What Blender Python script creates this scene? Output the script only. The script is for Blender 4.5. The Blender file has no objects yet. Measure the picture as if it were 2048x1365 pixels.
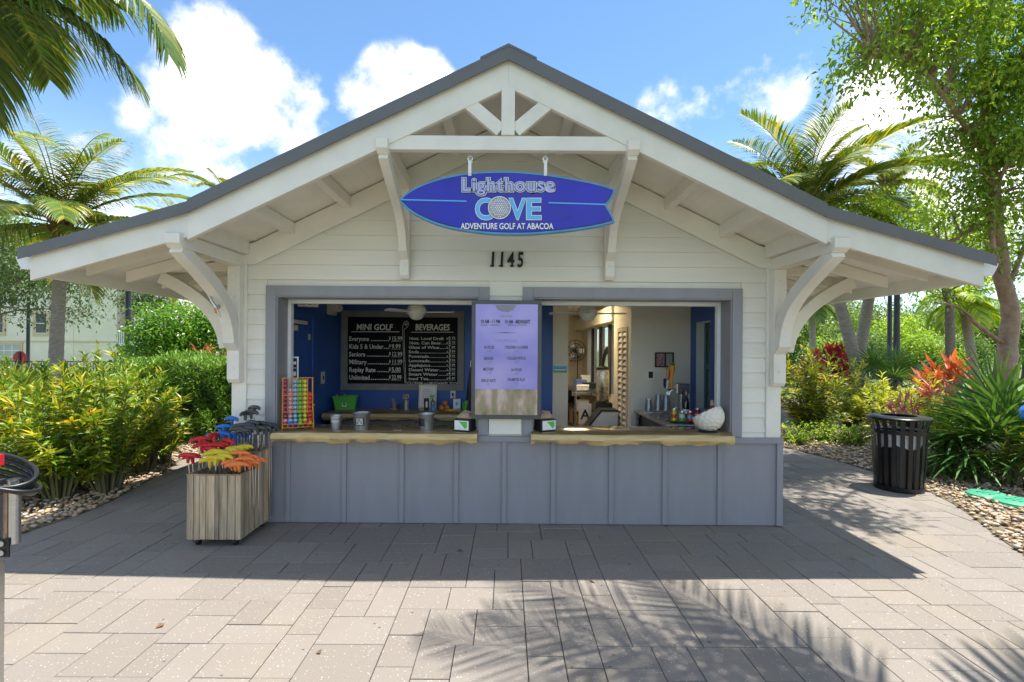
import bpy, bmesh, math, random
import numpy as np
from mathutils import Vector, Matrix

# ------------------------------------------------------------------ camera, sky, sun, exposure
scene = bpy.context.scene
COL = scene.collection
R = math.radians
CAM_D, CAM_H, F, ROLL = 5.02, 1.70, 1024.0, 0.007      # camera 5 m in front of the kiosk wall
cam_data = bpy.data.cameras.new("camera")
cam_data.lens = 18.0
cam_data.sensor_width = 36.0
cam_data.shift_x = 11.0 / 2048
cam_data.shift_y = 17.5 / 2048
cam_data.clip_start = 0.05
cam_data.clip_end = 3000
cam = bpy.data.objects.new("camera", cam_data)
COL.objects.link(cam)
cam.matrix_world = Matrix.Translation((0, -CAM_D, CAM_H)) @ Matrix.Rotation(R(90), 4, 'X') @ Matrix.Rotation(ROLL, 4, 'Z')
scene.camera = cam

FREE_A, FREE_B = 0.483, 0.623                              # cloud cover outside the picture, as in it
SUNV = Vector((0.28, 0.06, 1.0)).normalized()             # towards the sun: high, from the right, slightly behind
sun_data = bpy.data.lights.new("sun", 'SUN')
sun_data.energy = 2.0
sun_data.angle = R(0.53)
sun_data.color = (1.0, 0.965, 0.90)
sun = bpy.data.objects.new("sun", sun_data)
COL.objects.link(sun)
sun.rotation_euler = SUNV.to_track_quat('Z', 'Y').to_euler()

scene.view_settings.view_transform = 'Standard'
scene.view_settings.look = 'None'
scene.view_settings.gamma = 1.0
scene.view_settings.use_curve_mapping = False
scene.view_settings.exposure = 2.22
scene.cycles.use_denoising = True
scene.cycles.max_bounces = 10
scene.cycles.diffuse_bounces = 6
scene.cycles.transmission_bounces = 8
scene.cycles.transparent_max_bounces = 8
scene.cycles.sample_clamp_indirect = 6.0

world = bpy.data.worlds.new("World")
scene.world = world
world.use_nodes = True


def pix_dir(px, py):
    a, b = px - 1013.0, py - 700.0
    return Vector(((a + ROLL * b) / F, 1.0, -(b - ROLL * a) / F)).normalized()


def build_world():
    nt = world.node_tree
    N, L = nt.nodes, nt.links
    N.clear()

    def nd(t, **kw):
        n = N.new(t)
        for k, v in kw.items():
            setattr(n, k, v)
        return n

    def math_(op, a, b=None, clamp=False):
        n = nd('ShaderNodeMath', operation=op, use_clamp=clamp)
        for i, v in enumerate((a, b)):
            if v is None:
                continue
            if isinstance(v, (int, float)):
                n.inputs[i].default_value = v
            else:
                L.new(v, n.inputs[i])
        return n.outputs[0]

    def smooth(v, a, b):
        n = nd('ShaderNodeMapRange', interpolation_type='SMOOTHSTEP')
        L.new(v, n.inputs[0])
        n.inputs[1].default_value, n.inputs[2].default_value = a, b
        return n.outputs[0]

    sky = nd('ShaderNodeTexSky', sky_type='NISHITA', sun_disc=False)
    sky.sun_elevation = math.asin(SUNV.z)
    sky.sun_rotation = math.atan2(SUNV.x, SUNV.y)
    sky.air_density, sky.dust_density, sky.ozone_density = 1.0, 0.1, 2.2
    tc = nd('ShaderNodeTexCoord')
    nrm = nd('ShaderNodeVectorMath', operation='NORMALIZE')
    L.new(tc.outputs['Generated'], nrm.inputs[0])
    d = nrm.outputs[0]
    sep = nd('ShaderNodeSeparateXYZ')
    L.new(d, sep.inputs[0])
    # billowing edges: 3-D noise on the direction
    noi = nd('ShaderNodeTexNoise')
    L.new(d, noi.inputs['Vector'])
    noi.inputs['Scale'].default_value = 6.5
    noi.inputs['Detail'].default_value = 9
    noi.inputs['Roughness'].default_value = 0.58
    low = nd('ShaderNodeTexNoise')
    mp = nd('ShaderNodeMapping')
    mp.inputs['Location'].default_value = (3.1, 2.7, 5.3)
    mp.inputs['Scale'].default_value = (1, 1, 1.9)
    L.new(d, mp.inputs[0])
    L.new(mp.outputs[0], low.inputs['Vector'])
    low.inputs['Scale'].default_value = 2.3
    low.inputs['Detail'].default_value = 2
    # cumulus heaps (direction, radius in photo pixels, weight); the free noise carries clouds round the rest of the sky
    heaps = [(430, 105, 88, 1.0), (400, 165, 100, .95), (540, 205, 88, .95), (310, 225, 70, .55), (265, 120, 60, .45), (150, 55, 60, .5),
             (470, 215, 100, .9), (365, 300, 70, .75), (440, 318, 60, .6), (610, 285, 85, .8), (800, 185, 80, 1.0), (740, 235, 75, .85), (860, 175, 60, .8),
             (590, 215, 70, .9), (1540, 170, 75, .62), (1350, 250, 80, .55), (1470, 215, 60, .4), (1780, 200, 105, 1.0), (1730, 290, 100, .9),
             (1850, 330, 110, .9), (1960, 420, 130, .9), (190, 480, 120, .6), (60, 420, 130, .6), (205, 330, 60, .5)]
    acc = None
    for (px, py, r, w) in heaps:
        c = pix_dir(px, py)
        ang = r / F * c.y
        dot = nd('ShaderNodeVectorMath', operation='DOT_PRODUCT')
        L.new(d, dot.inputs[0])
        dot.inputs[1].default_value = c
        n = nd('ShaderNodeMapRange', interpolation_type='SMOOTHSTEP')
        L.new(dot.outputs['Value'], n.inputs[0])
        n.inputs[1].default_value = math.cos(ang * 1.35)
        n.inputs[2].default_value = math.cos(ang * 0.25)
        n.inputs[4].default_value = w
        acc = n.outputs[0] if acc is None else math_('MAXIMUM', acc, n.outputs[0])
    free = smooth(low.outputs[0], FREE_A, FREE_B)
    fwd = nd('ShaderNodeVectorMath', operation='DOT_PRODUCT')      # ahead stand the heaps listed above; all round, the same clouds with the same cover
    L.new(d, fwd.inputs[0])
    fwd.inputs[1].default_value = pix_dir(1013, 300)
    free = math_('MULTIPLY', free, smooth(fwd.outputs['Value'], 0.80, 0.62))
    acc = math_('MAXIMUM', acc, math_('MULTIPLY', free, 0.95))
    fine = nd('ShaderNodeTexNoise')
    L.new(d, fine.inputs['Vector'])
    fine.inputs['Scale'].default_value = 21
    fine.inputs['Detail'].default_value = 8
    fine.inputs['Roughness'].default_value = 0.6
    dens = math_('ADD', acc, math_('MULTIPLY', math_('SUBTRACT', noi.outputs[0], 0.5), 3.3))
    dens = math_('ADD', dens, math_('MULTIPLY', math_('SUBTRACT', fine.outputs[0], 0.5), 1.8))
    alpha = smooth(dens, 0.10, 1.12)
    alpha = math_('MULTIPLY', alpha, smooth(acc, 0.02, 0.30))
    # cloud body: white with soft grey hollows
    sh = nd('ShaderNodeTexNoise')
    L.new(d, sh.inputs['Vector'])
    sh.inputs['Scale'].default_value = 11
    sh.inputs['Detail'].default_value = 5
    ramp = nd('ShaderNodeMixRGB')
    L.new(math_('MULTIPLY', smooth(sh.outputs[0], 0.28, 0.62), smooth(dens, 0.50, 1.30)), ramp.inputs[0])
    ramp.inputs[1].default_value = (0.30, 0.305, 0.315, 1)
    ramp.inputs[2].default_value = (0.74, 0.72, 0.68, 1)
    gain = nd('ShaderNodeVectorMath', operation='SCALE')
    L.new(sky.outputs[0], gain.inputs[0])
    gain.inputs['Scale'].default_value = 0.05
    tint = nd('ShaderNodeVectorMath', operation='MULTIPLY')
    L.new(gain.outputs[0], tint.inputs[0])
    tint.inputs[1].default_value = (0.84, 1.0, 1.06)
    # a light milky veil low over the land
    veil = nd('ShaderNodeMixRGB')
    L.new(math_('MULTIPLY', smooth(sep.outputs[2], 0.40, 0.0), 0.45), veil.inputs[0])
    L.new(tint.outputs[0], veil.inputs[1])
    veil.inputs[2].default_value = (0.34, 0.38, 0.42, 1)
    mix = nd('ShaderNodeMixRGB')
    L.new(alpha, mix.inputs[0])
    L.new(veil.outputs[0], mix.inputs[1])
    L.new(ramp.outputs[0], mix.inputs[2])
    bg = nd('ShaderNodeBackground')
    L.new(mix.outputs[0], bg.inputs[0])
    bg.inputs[1].default_value = 1.0
    out = nd('ShaderNodeOutputWorld')
    L.new(bg.outputs[0], out.inputs[0])


build_world()


# ------------------------------------------------------------------ helpers
def at(px, py, Y):
    """photo point -> place in the world on the plane at depth Y"""
    a, b = px - 1013.0, py - 700.0
    D = Y + CAM_D
    return Vector(((a + ROLL * b) / F * D, Y, CAM_H - (b - ROLL * a) / F * D))


def gnd(px, py):
    a, b = px - 1013.0, py - 700.0
    D = F * CAM_H / (b - ROLL * a)
    return Vector(((a + ROLL * b) / F * D, D - CAM_D, 0))


def tag(o, label=None, cat=None, group=None, kind=None):
    if label:
        o["label"] = label
    if cat:
        o["category"] = cat
    if group:
        o["group"] = group
    if kind:
        o["kind"] = kind
    return o


def thing(name, label, cat, loc=(0, 0, 0), rz=0.0, group=None):
    o = bpy.data.objects.new(name, None)
    o.empty_display_size = 0.1
    COL.objects.link(o)
    o.location = loc
    o.rotation_euler = (0, 0, rz)
    return tag(o, label, cat, group)


def link(name, mesh, parent=None, loc=None, rot=None, scale=None):
    o = bpy.data.objects.new(name, mesh)
    COL.objects.link(o)
    if parent is not None:
        o.parent = parent
    if loc is not None:
        o.location = loc
    if rot is not None:
        o.rotation_euler = rot
    if scale is not None:
        o.scale = scale
    return o


def copy_tree(o, parent=None):
    c = o.copy()
    COL.objects.link(c)
    c.parent = parent
    for ch in o.children:
        copy_tree(ch, c)
    return c


class MB:
    """collects simple solids and links them as one mesh object"""

    def __init__(self):
        self.v, self.f, self.m = [], [], []
        self.mi = 0

    def add(self, vs, fs):
        b = len(self.v)
        self.v.extend([tuple(p) for p in vs])
        for f in fs:
            self.f.append(tuple(b + i for i in f))
            self.m.append(self.mi)
        return self

    def box(self, x0, x1, y0, y1, z0, z1):
        vs = [(x, y, z) for z in (z0, z1) for y in (y0, y1) for x in (x0, x1)]
        return self.add(vs, [(0, 2, 3, 1), (4, 5, 7, 6), (0, 1, 5, 4), (2, 6, 7, 3), (0, 4, 6, 2), (1, 3, 7, 5)])

    def bar(self, p0, p1, w, h, up=(0, 0, 1)):
        """a straight timber from p0 to p1, w across, h in the 'up' direction"""
        p0, p1 = Vector(p0), Vector(p1)
        d = (p1 - p0).normalized()
        s = d.cross(Vector(up)).normalized()
        u = s.cross(d)
        vs = [p + s * a * w / 2 + u * b * h / 2 for p in (p0, p1) for a, b in ((-1, -1), (1, -1), (1, 1), (-1, 1))]
        return self.add(vs, [(3, 2, 1, 0), (4, 5, 6, 7), (0, 1, 5, 4), (1, 2, 6, 5), (2, 3, 7, 6), (3, 0, 4, 7)])

    def prism(self, poly, axis, a0, a1):
        """closed 2-D outline pushed along an axis: 'X' takes (y,z), 'Y' takes (x,z), 'Z' takes (x,y)"""
        n = len(poly)
        if axis == 'X':
            mk = lambda p, a: (a, p[0], p[1])
        elif axis == 'Y':
            mk = lambda p, a: (p[0], a, p[1])
        else:
            mk = lambda p, a: (p[0], p[1], a)
        vs = [mk(p, a0) for p in poly] + [mk(p, a1) for p in poly]
        fs = [tuple(range(n)), tuple(range(2 * n - 1, n - 1, -1))]
        fs += [(i, n + i, n + (i + 1) % n, (i + 1) % n) for i in range(n)]
        return self.add(vs, fs)

    def strip(self, left, right, axis, a0, a1):
        """solid between two polylines of equal length (for curved braces), pushed along an axis"""
        n = len(left)
        if axis == 'X':
            mk = lambda p, a: (a, p[0], p[1])
        else:
            mk = lambda p, a: (p[0], a, p[1])
        vs = []
        for l, r in zip(left, right):
            vs += [mk(l, a0), mk(r, a0), mk(r, a1), mk(l, a1)]
        fs = [(0, 1, 2, 3), tuple(4 * (n - 1) + i for i in (3, 2, 1, 0))]
        for i in range(n - 1):
            b = 4 * i
            for k in range(4):
                fs.append((b + k, b + 4 + k, b + 4 + (k + 1) % 4, b + (k + 1) % 4))
        return self.add(vs, fs)

    def tube(self, pts, r, n=8, closed=False, cap=True):
        pts = [Vector(p) for p in pts]
        m = len(pts)
        rs = r if isinstance(r, (list, tuple)) else [r] * m
        vs, fs = [], []
        ref = None
        for i, p in enumerate(pts):
            if closed:
                d = pts[(i + 1) % m] - pts[i - 1]
            else:
                d = pts[min(i + 1, m - 1)] - pts[max(i - 1, 0)]
            d = d.normalized() if d.length > 1e-9 else Vector((0, 0, 1))
            if ref is None:
                ref = d.orthogonal().normalized()
            ref = (ref - d * ref.dot(d))
            ref = ref.normalized() if ref.length > 1e-6 else d.orthogonal().normalized()
            b = d.cross(ref)
            for k in range(n):
                a = 2 * math.pi * k / n
                vs.append(p + (ref * math.cos(a) + b * math.sin(a)) * rs[i])
        for i in range(m if closed else m - 1):
            j = (i + 1) % m
            for k in range(n):
                fs.append((i * n + k, i * n + (k + 1) % n, j * n + (k + 1) % n, j * n + k))
        if cap and not closed:
            fs.append(tuple(range(n - 1, -1, -1)))
            fs.append(tuple((m - 1) * n + k for k in range(n)))
        return self.add(vs, fs)

    def lathe(self, prof, n=24, c=(0, 0, 0), cap0=True, cap1=True):
        vs, fs = [], []
        for (r, z) in prof:
            for k in range(n):
                a = 2 * math.pi * k / n
                vs.append((c[0] + r * math.cos(a), c[1] + r * math.sin(a), c[2] + z))
        for i in range(len(prof) - 1):
            for k in range(n):
                fs.append((i * n + k, i * n + (k + 1) % n, (i + 1) * n + (k + 1) % n, (i + 1) * n + k))
        if cap0:
            fs.append(tuple(range(n - 1, -1, -1)))
        if cap1:
            fs.append(tuple((len(prof) - 1) * n + k for k in range(n)))
        return self.add(vs, fs)

    def ball(self, c, r, n=14, m=8, sc=(1, 1, 1)):
        vs, fs = [(c[0], c[1], c[2] - r * sc[2])], []
        for i in range(1, m):
            t = math.pi * i / m
            for k in range(n):
                a = 2 * math.pi * k / n
                vs.append((c[0] + r * sc[0] * math.sin(t) * math.cos(a), c[1] + r * sc[1] * math.sin(t) * math.sin(a), c[2] - r * sc[2] * math.cos(t)))
        vs.append((c[0], c[1], c[2] + r * sc[2]))
        for k in range(n):
            fs.append((0, 1 + (k + 1) % n, 1 + k))
            fs.append((len(vs) - 1, 1 + (m - 2) * n + k, 1 + (m - 2) * n + (k + 1) % n))
        for i in range(m - 2):
            for k in range(n):
                a = 1 + i * n
                fs.append((a + k, a + (k + 1) % n, a + n + (k + 1) % n, a + n + k))
        return self.add(vs, fs)

    def mesh(self, name, mats, smooth=None):
        me = bpy.data.meshes.new(name)
        me.from_pydata(self.v, [], self.f)
        if not isinstance(mats, (list, tuple)):
            mats = [mats]
        for m in mats:
            me.materials.append(m)
        if len(mats) > 1:
            me.polygons.foreach_set("material_index", self.m)
        bm = bmesh.new()
        bm.from_mesh(me)
        bmesh.ops.recalc_face_normals(bm, faces=bm.faces)
        bm.to_mesh(me)
        bm.free()
        if smooth:
            me.polygons.foreach_set("use_smooth", [True] * len(me.polygons))
            me.set_sharp_from_angle(angle=R(smooth))
        me.update()
        return me

    def build(self, name, mats, parent=None, smooth=None, bevel=0.0, loc=None, rot=None):
        me = self.mesh(name, mats, smooth)
        o = link(name, me, parent, loc, rot)
        if bevel:
            md = o.modifiers.new("edge", 'BEVEL')
            md.width = bevel
            md.segments = 2
            md.limit_method = 'ANGLE'
            md.angle_limit = R(40)
        return o


def np_mesh(name, V, T, mat, rnd=None, smooth=False):
    V = np.asarray(V, dtype=np.float32)
    T = np.asarray(T, dtype=np.int32)
    me = bpy.data.meshes.new(name)
    k = T.shape[1]
    me.vertices.add(len(V))
    me.vertices.foreach_set("co", V.ravel())
    me.loops.add(T.size)
    me.loops.foreach_set("vertex_index", T.ravel())
    me.polygons.add(len(T))
    me.polygons.foreach_set("loop_start", np.arange(0, T.size, k, dtype=np.int32))
    if rnd is not None:
        a = me.attributes.new("rnd", 'FLOAT', 'POINT')
        a.data.foreach_set("value", np.asarray(rnd, dtype=np.float32))
    me.materials.append(mat)
    me.update(calc_edges=True)
    me.validate()
    me.polygons.foreach_set("use_smooth", [bool(smooth)] * len(me.polygons))
    return me


# ------------------------------------------------------------------ materials
MATS = {}


def mat(name, col, rough=0.55, metal=0.0, var=0.10, vscale=6.0, stretch=(1, 1, 1), bump=0.0, bscale=60.0, coat=0.0, rand=0.0,
        col2=None, spec=0.5, emit=None, estr=0.0, alpha=None, trans=0.0, world_co=False, dirt=0.0, dirtcol=(0.12, 0.10, 0.07), seed=0.0):
    """painted / raw surface: base colour broken up by noise, optional grain relief, random tint for each object, blotches of dirt"""
    m = bpy.data.materials.new(name)
    MATS[name] = m
    m.use_nodes = True
    nt = m.node_tree
    N, L = nt.nodes, nt.links
    p = N['Principled BSDF']
    p.inputs['Roughness'].default_value = rough
    p.inputs['Metallic'].default_value = metal
    p.inputs['Specular IOR Level'].default_value = spec
    if coat:
        p.inputs['Coat Weight'].default_value = coat
        p.inputs['Coat Roughness'].default_value = 0.08
    if trans:
        p.inputs['Transmission Weight'].default_value = trans
    c2 = col2 if col2 is not None else tuple(max(0.0, c * (1 - 2.2 * var)) for c in col)
    if world_co:
        co = N.new('ShaderNodeNewGeometry').outputs['Position']
    else:
        co = N.new('ShaderNodeTexCoord').outputs['Object']
    mp = N.new('ShaderNodeMapping')
    mp.inputs['Scale'].default_value = stretch
    mp.inputs['Location'].default_value = (seed, seed * 1.7, seed * 0.6)
    L.new(co, mp.inputs[0])
    v = mp.outputs[0]
    if rand:
        oi = N.new('ShaderNodeObjectInfo')
        ad = N.new('ShaderNodeVectorMath')
        ad.operation = 'MULTIPLY_ADD'
        cx = N.new('ShaderNodeCombineXYZ')
        for i in range(3):
            L.new(oi.outputs['Random'], cx.inputs[i])
        L.new(cx.outputs[0], ad.inputs[0])
        ad.inputs[1].default_value = (37, 53, 71)
        L.new(v, ad.inputs[2])
        v = ad.outputs[0]
    no = N.new('ShaderNodeTexNoise')
    no.inputs['Scale'].default_value = vscale
    no.inputs['Detail'].default_value = 6
    no.inputs['Roughness'].default_value = 0.6
    L.new(v, no.inputs['Vector'])
    mr = N.new('ShaderNodeMapRange')
    L.new(no.outputs[0], mr.inputs[0])
    mr.inputs[1].default_value, mr.inputs[2].default_value = 0.32, 0.68
    mx = N.new('ShaderNodeMixRGB')
    L.new(mr.outputs[0], mx.inputs[0])
    mx.inputs[1].default_value = (*c2, 1)
    mx.inputs[2].default_value = (*col, 1)
    cout = mx.outputs[0]
    if rand:
        hs = N.new('ShaderNodeHueSaturation')
        mr2 = N.new('ShaderNodeMapRange')
        L.new(oi.outputs['Random'], mr2.inputs[0])
        mr2.inputs[3].default_value, mr2.inputs[4].default_value = 1 - rand, 1 + rand
        L.new(mr2.outputs[0], hs.inputs['Value'])
        L.new(cout, hs.inputs['Color'])
        cout = hs.outputs[0]
    if dirt:
        dn = N.new('ShaderNodeTexNoise')
        dn.inputs['Scale'].default_value = vscale * 0.45
        dn.inputs['Detail'].default_value = 8
        dn.inputs['Roughness'].default_value = 0.7
        L.new(v, dn.inputs['Vector'])
        dr = N.new('ShaderNodeMapRange')
        L.new(dn.outputs[0], dr.inputs[0])
        dr.inputs[1].default_value, dr.inputs[2].default_value, dr.inputs[4].default_value = 0.52, 0.75, dirt
        dm = N.new('ShaderNodeMixRGB')
        L.new(dr.outputs[0], dm.inputs[0])
        L.new(cout, dm.inputs[1])
        dm.inputs[2].default_value = (*dirtcol, 1)
        cout = dm.outputs[0]
    L.new(cout, p.inputs['Base Color'])
    rr = N.new('ShaderNodeMapRange')
    L.new(no.outputs[0], rr.inputs[0])
    rr.inputs[3].default_value, rr.inputs[4].default_value = min(1, rough * 1.15), rough * 0.85
    L.new(rr.outputs[0], p.inputs['Roughness'])
    if bump:
        bn = N.new('ShaderNodeTexNoise')
        bn.inputs['Scale'].default_value = bscale
        bn.inputs['Detail'].default_value = 4
        L.new(v, bn.inputs['Vector'])
        bp = N.new('ShaderNodeBump')
        bp.inputs['Strength'].default_value = bump
        bp.inputs['Distance'].default_value = 0.01
        L.new(bn.outputs[0], bp.inputs['Height'])
        L.new(bp.outputs[0], p.inputs['Normal'])
    if emit:
        p.inputs['Emission Color'].default_value = (*emit, 1)
        p.inputs['Emission Strength'].default_value = estr
    if alpha is not None:
        p.inputs['Alpha'].default_value = alpha
    return m


def leaf_mat(name, stops, rough=0.42, transl=0.35, tgain=1.5, noise=0.25, nscale=3.0):
    """leaf: colour picked by each leaf's own random number, light shining through"""
    m = bpy.data.materials.new(name)
    MATS[name] = m
    m.use_nodes = True
    nt = m.node_tree
    N, L = nt.nodes, nt.links
    p = N['Principled BSDF']
    out = N['Material Output']
    a = N.new('ShaderNodeAttribute')
    a.attribute_name = "rnd"
    no = N.new('ShaderNodeTexNoise')
    no.inputs['Scale'].default_value = nscale
    geo = N.new('ShaderNodeNewGeometry')
    L.new(geo.outputs['Position'], no.inputs['Vector'])
    ma = N.new('ShaderNodeMath')
    ma.operation = 'MULTIPLY_ADD'
    sb = N.new('ShaderNodeMath')
    sb.operation = 'SUBTRACT'
    L.new(no.outputs[0], sb.inputs[0])
    sb.inputs[1].default_value = 0.5
    L.new(sb.outputs[0], ma.inputs[0])
    ma.inputs[1].default_value = noise * 2
    L.new(a.outputs['Fac'], ma.inputs[2])
    cr = N.new('ShaderNodeValToRGB')
    els = cr.color_ramp.elements
    while len(els) < len(stops):
        els.new(0.5)
    for e, (t, c) in zip(els, stops):
        e.position = t
        e.color = (*c, 1)
    L.new(ma.outputs[0], cr.inputs[0])
    L.new(cr.outputs[0], p.inputs['Base Color'])
    p.inputs['Roughness'].default_value = rough
    p.inputs['Specular IOR Level'].default_value = 0.4
    tr = N.new('ShaderNodeBsdfTranslucent')
    g = N.new('ShaderNodeMixRGB')
    g.blend_type = 'MULTIPLY'
    g.inputs[0].default_value = 1
    L.new(cr.outputs[0], g.inputs[1])
    g.inputs[2].default_value = (tgain * 1.05, tgain, tgain * 0.45, 1)
    L.new(g.outputs[0], tr.inputs[0])
    mx = N.new('ShaderNodeMixShader')
    mx.inputs[0].default_value = transl
    L.new(p.outputs[0], mx.inputs[1])
    L.new(tr.outputs[0], mx.inputs[2])
    L.new(mx.outputs[0], out.inputs[0])
    return m


def text_mesh(name, body, size, m, width=None, offset=0.0, shear=0.0, extrude=0.0008, align='LEFT', spacing=1.0, res=3):
    cu = bpy.data.curves.new("lettering", 'FONT')
    cu.body = body
    cu.size = size
    cu.offset = offset
    cu.shear = shear
    cu.extrude = extrude
    cu.align_x = align
    cu.space_character = spacing
    cu.resolution_u = res
    cu.fill_mode = 'BOTH' if extrude else 'FRONT'
    o = bpy.data.objects.new("lettering", cu)
    COL.objects.link(o)
    dg = bpy.context.evaluated_depsgraph_get()
    me = bpy.data.meshes.new_from_object(o.evaluated_get(dg))
    me.name = name
    bpy.data.objects.remove(o)
    bpy.data.curves.remove(cu)
    if width:
        xs = [v.co.x for v in me.vertices]
        w = max(xs) - min(xs)
        k = width / w
        for v in me.vertices:
            v.co.x *= k
    me.materials.clear()
    me.materials.append(m)
    return me


def text(name, body, size, m, parent, loc, rot=(math.pi / 2, 0, 0), **kw):
    return link(name, text_mesh(name, body, size, m, **kw), parent, loc, rot)


# palette ---------------------------------------------------------------
white = mat("white_paint", (0.79, 0.755, 0.665), 0.45, var=0.05, vscale=3, bump=0.05, bscale=40, dirt=0.10, dirtcol=(0.40, 0.375, 0.32))
siding_m = mat("siding_paint", (0.755, 0.725, 0.640), 0.5, var=0.03, vscale=2.5, bump=0.10, bscale=25, stretch=(0.3, 1, 3), dirt=0.08, dirtcol=(0.5, 0.48, 0.42), rand=0.015)
slate = mat("slate_paint", (0.262, 0.262, 0.285), 0.42, var=0.045, vscale=3, bump=0.12, bscale=24, stretch=(3, 3, .6), dirt=0.12, dirtcol=(0.15, 0.15, 0.165))
roof_m = mat("roof_metal", (0.135, 0.135, 0.138), 0.5, metal=0.0, var=0.06, vscale=2)
alu = mat("white_aluminium", (0.78, 0.78, 0.76), 0.35, var=0.03)
blue_wall = mat("blue_wall_paint", (0.030, 0.110, 0.42), 0.42, var=0.08, vscale=2, bump=0.10, bscale=80)
cream_wall = mat("cream_wall_paint", (0.80, 0.75, 0.63), 0.55, var=0.03, vscale=2, bump=0.06, bscale=70)
ceil_m = mat("ceiling_paint", (0.82, 0.80, 0.75), 0.7, var=0.03)
floor_m = mat("shop_floor", (0.30, 0.26, 0.21), 0.5, var=0.12, vscale=4)
black_m = mat("black_plastic", (0.012, 0.012, 0.013), 0.38, var=0.1)
black_metal = mat("black_metal", (0.016, 0.016, 0.018), 0.32, var=0.15, metal=0.2, dirt=0.25, dirtcol=(0.05, 0.048, 0.045))
steel = mat("brushed_steel", (0.55, 0.55, 0.54), 0.28, metal=1.0, var=0.06, stretch=(1, 1, 8))
chrome = mat("chrome", (0.75, 0.75, 0.75), 0.12, metal=1.0, var=0.04)
galv = mat("galvanised_tin", (0.52, 0.53, 0.54), 0.40, metal=0.85, var=0.16, vscale=22)
paper = mat("white_paper", (0.82, 0.81, 0.78), 0.7, var=0.02)
plastic_w = mat("white_plastic", (0.80, 0.79, 0.74), 0.35, var=0.02)
beige_pl = mat("beige_plastic", (0.68, 0.62, 0.48), 0.4, var=0.03)
chalk = mat("chalk_lettering", (0.85, 0.84, 0.77), 0.8, var=0.08, vscale=80)
board_black = mat("chalkboard", (0.006, 0.006, 0.007), 0.6, var=0.2, vscale=3, spec=.15)
grey_frame = mat("grey_wood_frame", (0.255, 0.25, 0.24), 0.6, var=0.10, vscale=6, stretch=(1, 1, 1), bump=0.1)
trunk_m = mat("palm_trunk", (0.34, 0.30, 0.25), 0.85, var=0.2, vscale=9, stretch=(1, 1, 3.5), bump=0.8, bscale=22)
bark_red = mat("gumbo_bark", (0.30, 0.19, 0.11), 0.55, var=0.22, vscale=7, col2=(0.17, 0.10, 0.06), bump=0.6, bscale=22, dirt=0.75, dirtcol=(0.42, 0.36, 0.29))
bark = mat("grey_bark", (0.23, 0.19, 0.15), 0.85, var=0.2, vscale=10, bump=0.6, bscale=30)
stem_m = mat("green_stem", (0.16, 0.15, 0.06), 0.6, var=0.2)

# ================================================================== ground, paving, gravel
rng = np.random.default_rng(7)
random.seed(11)


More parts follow.
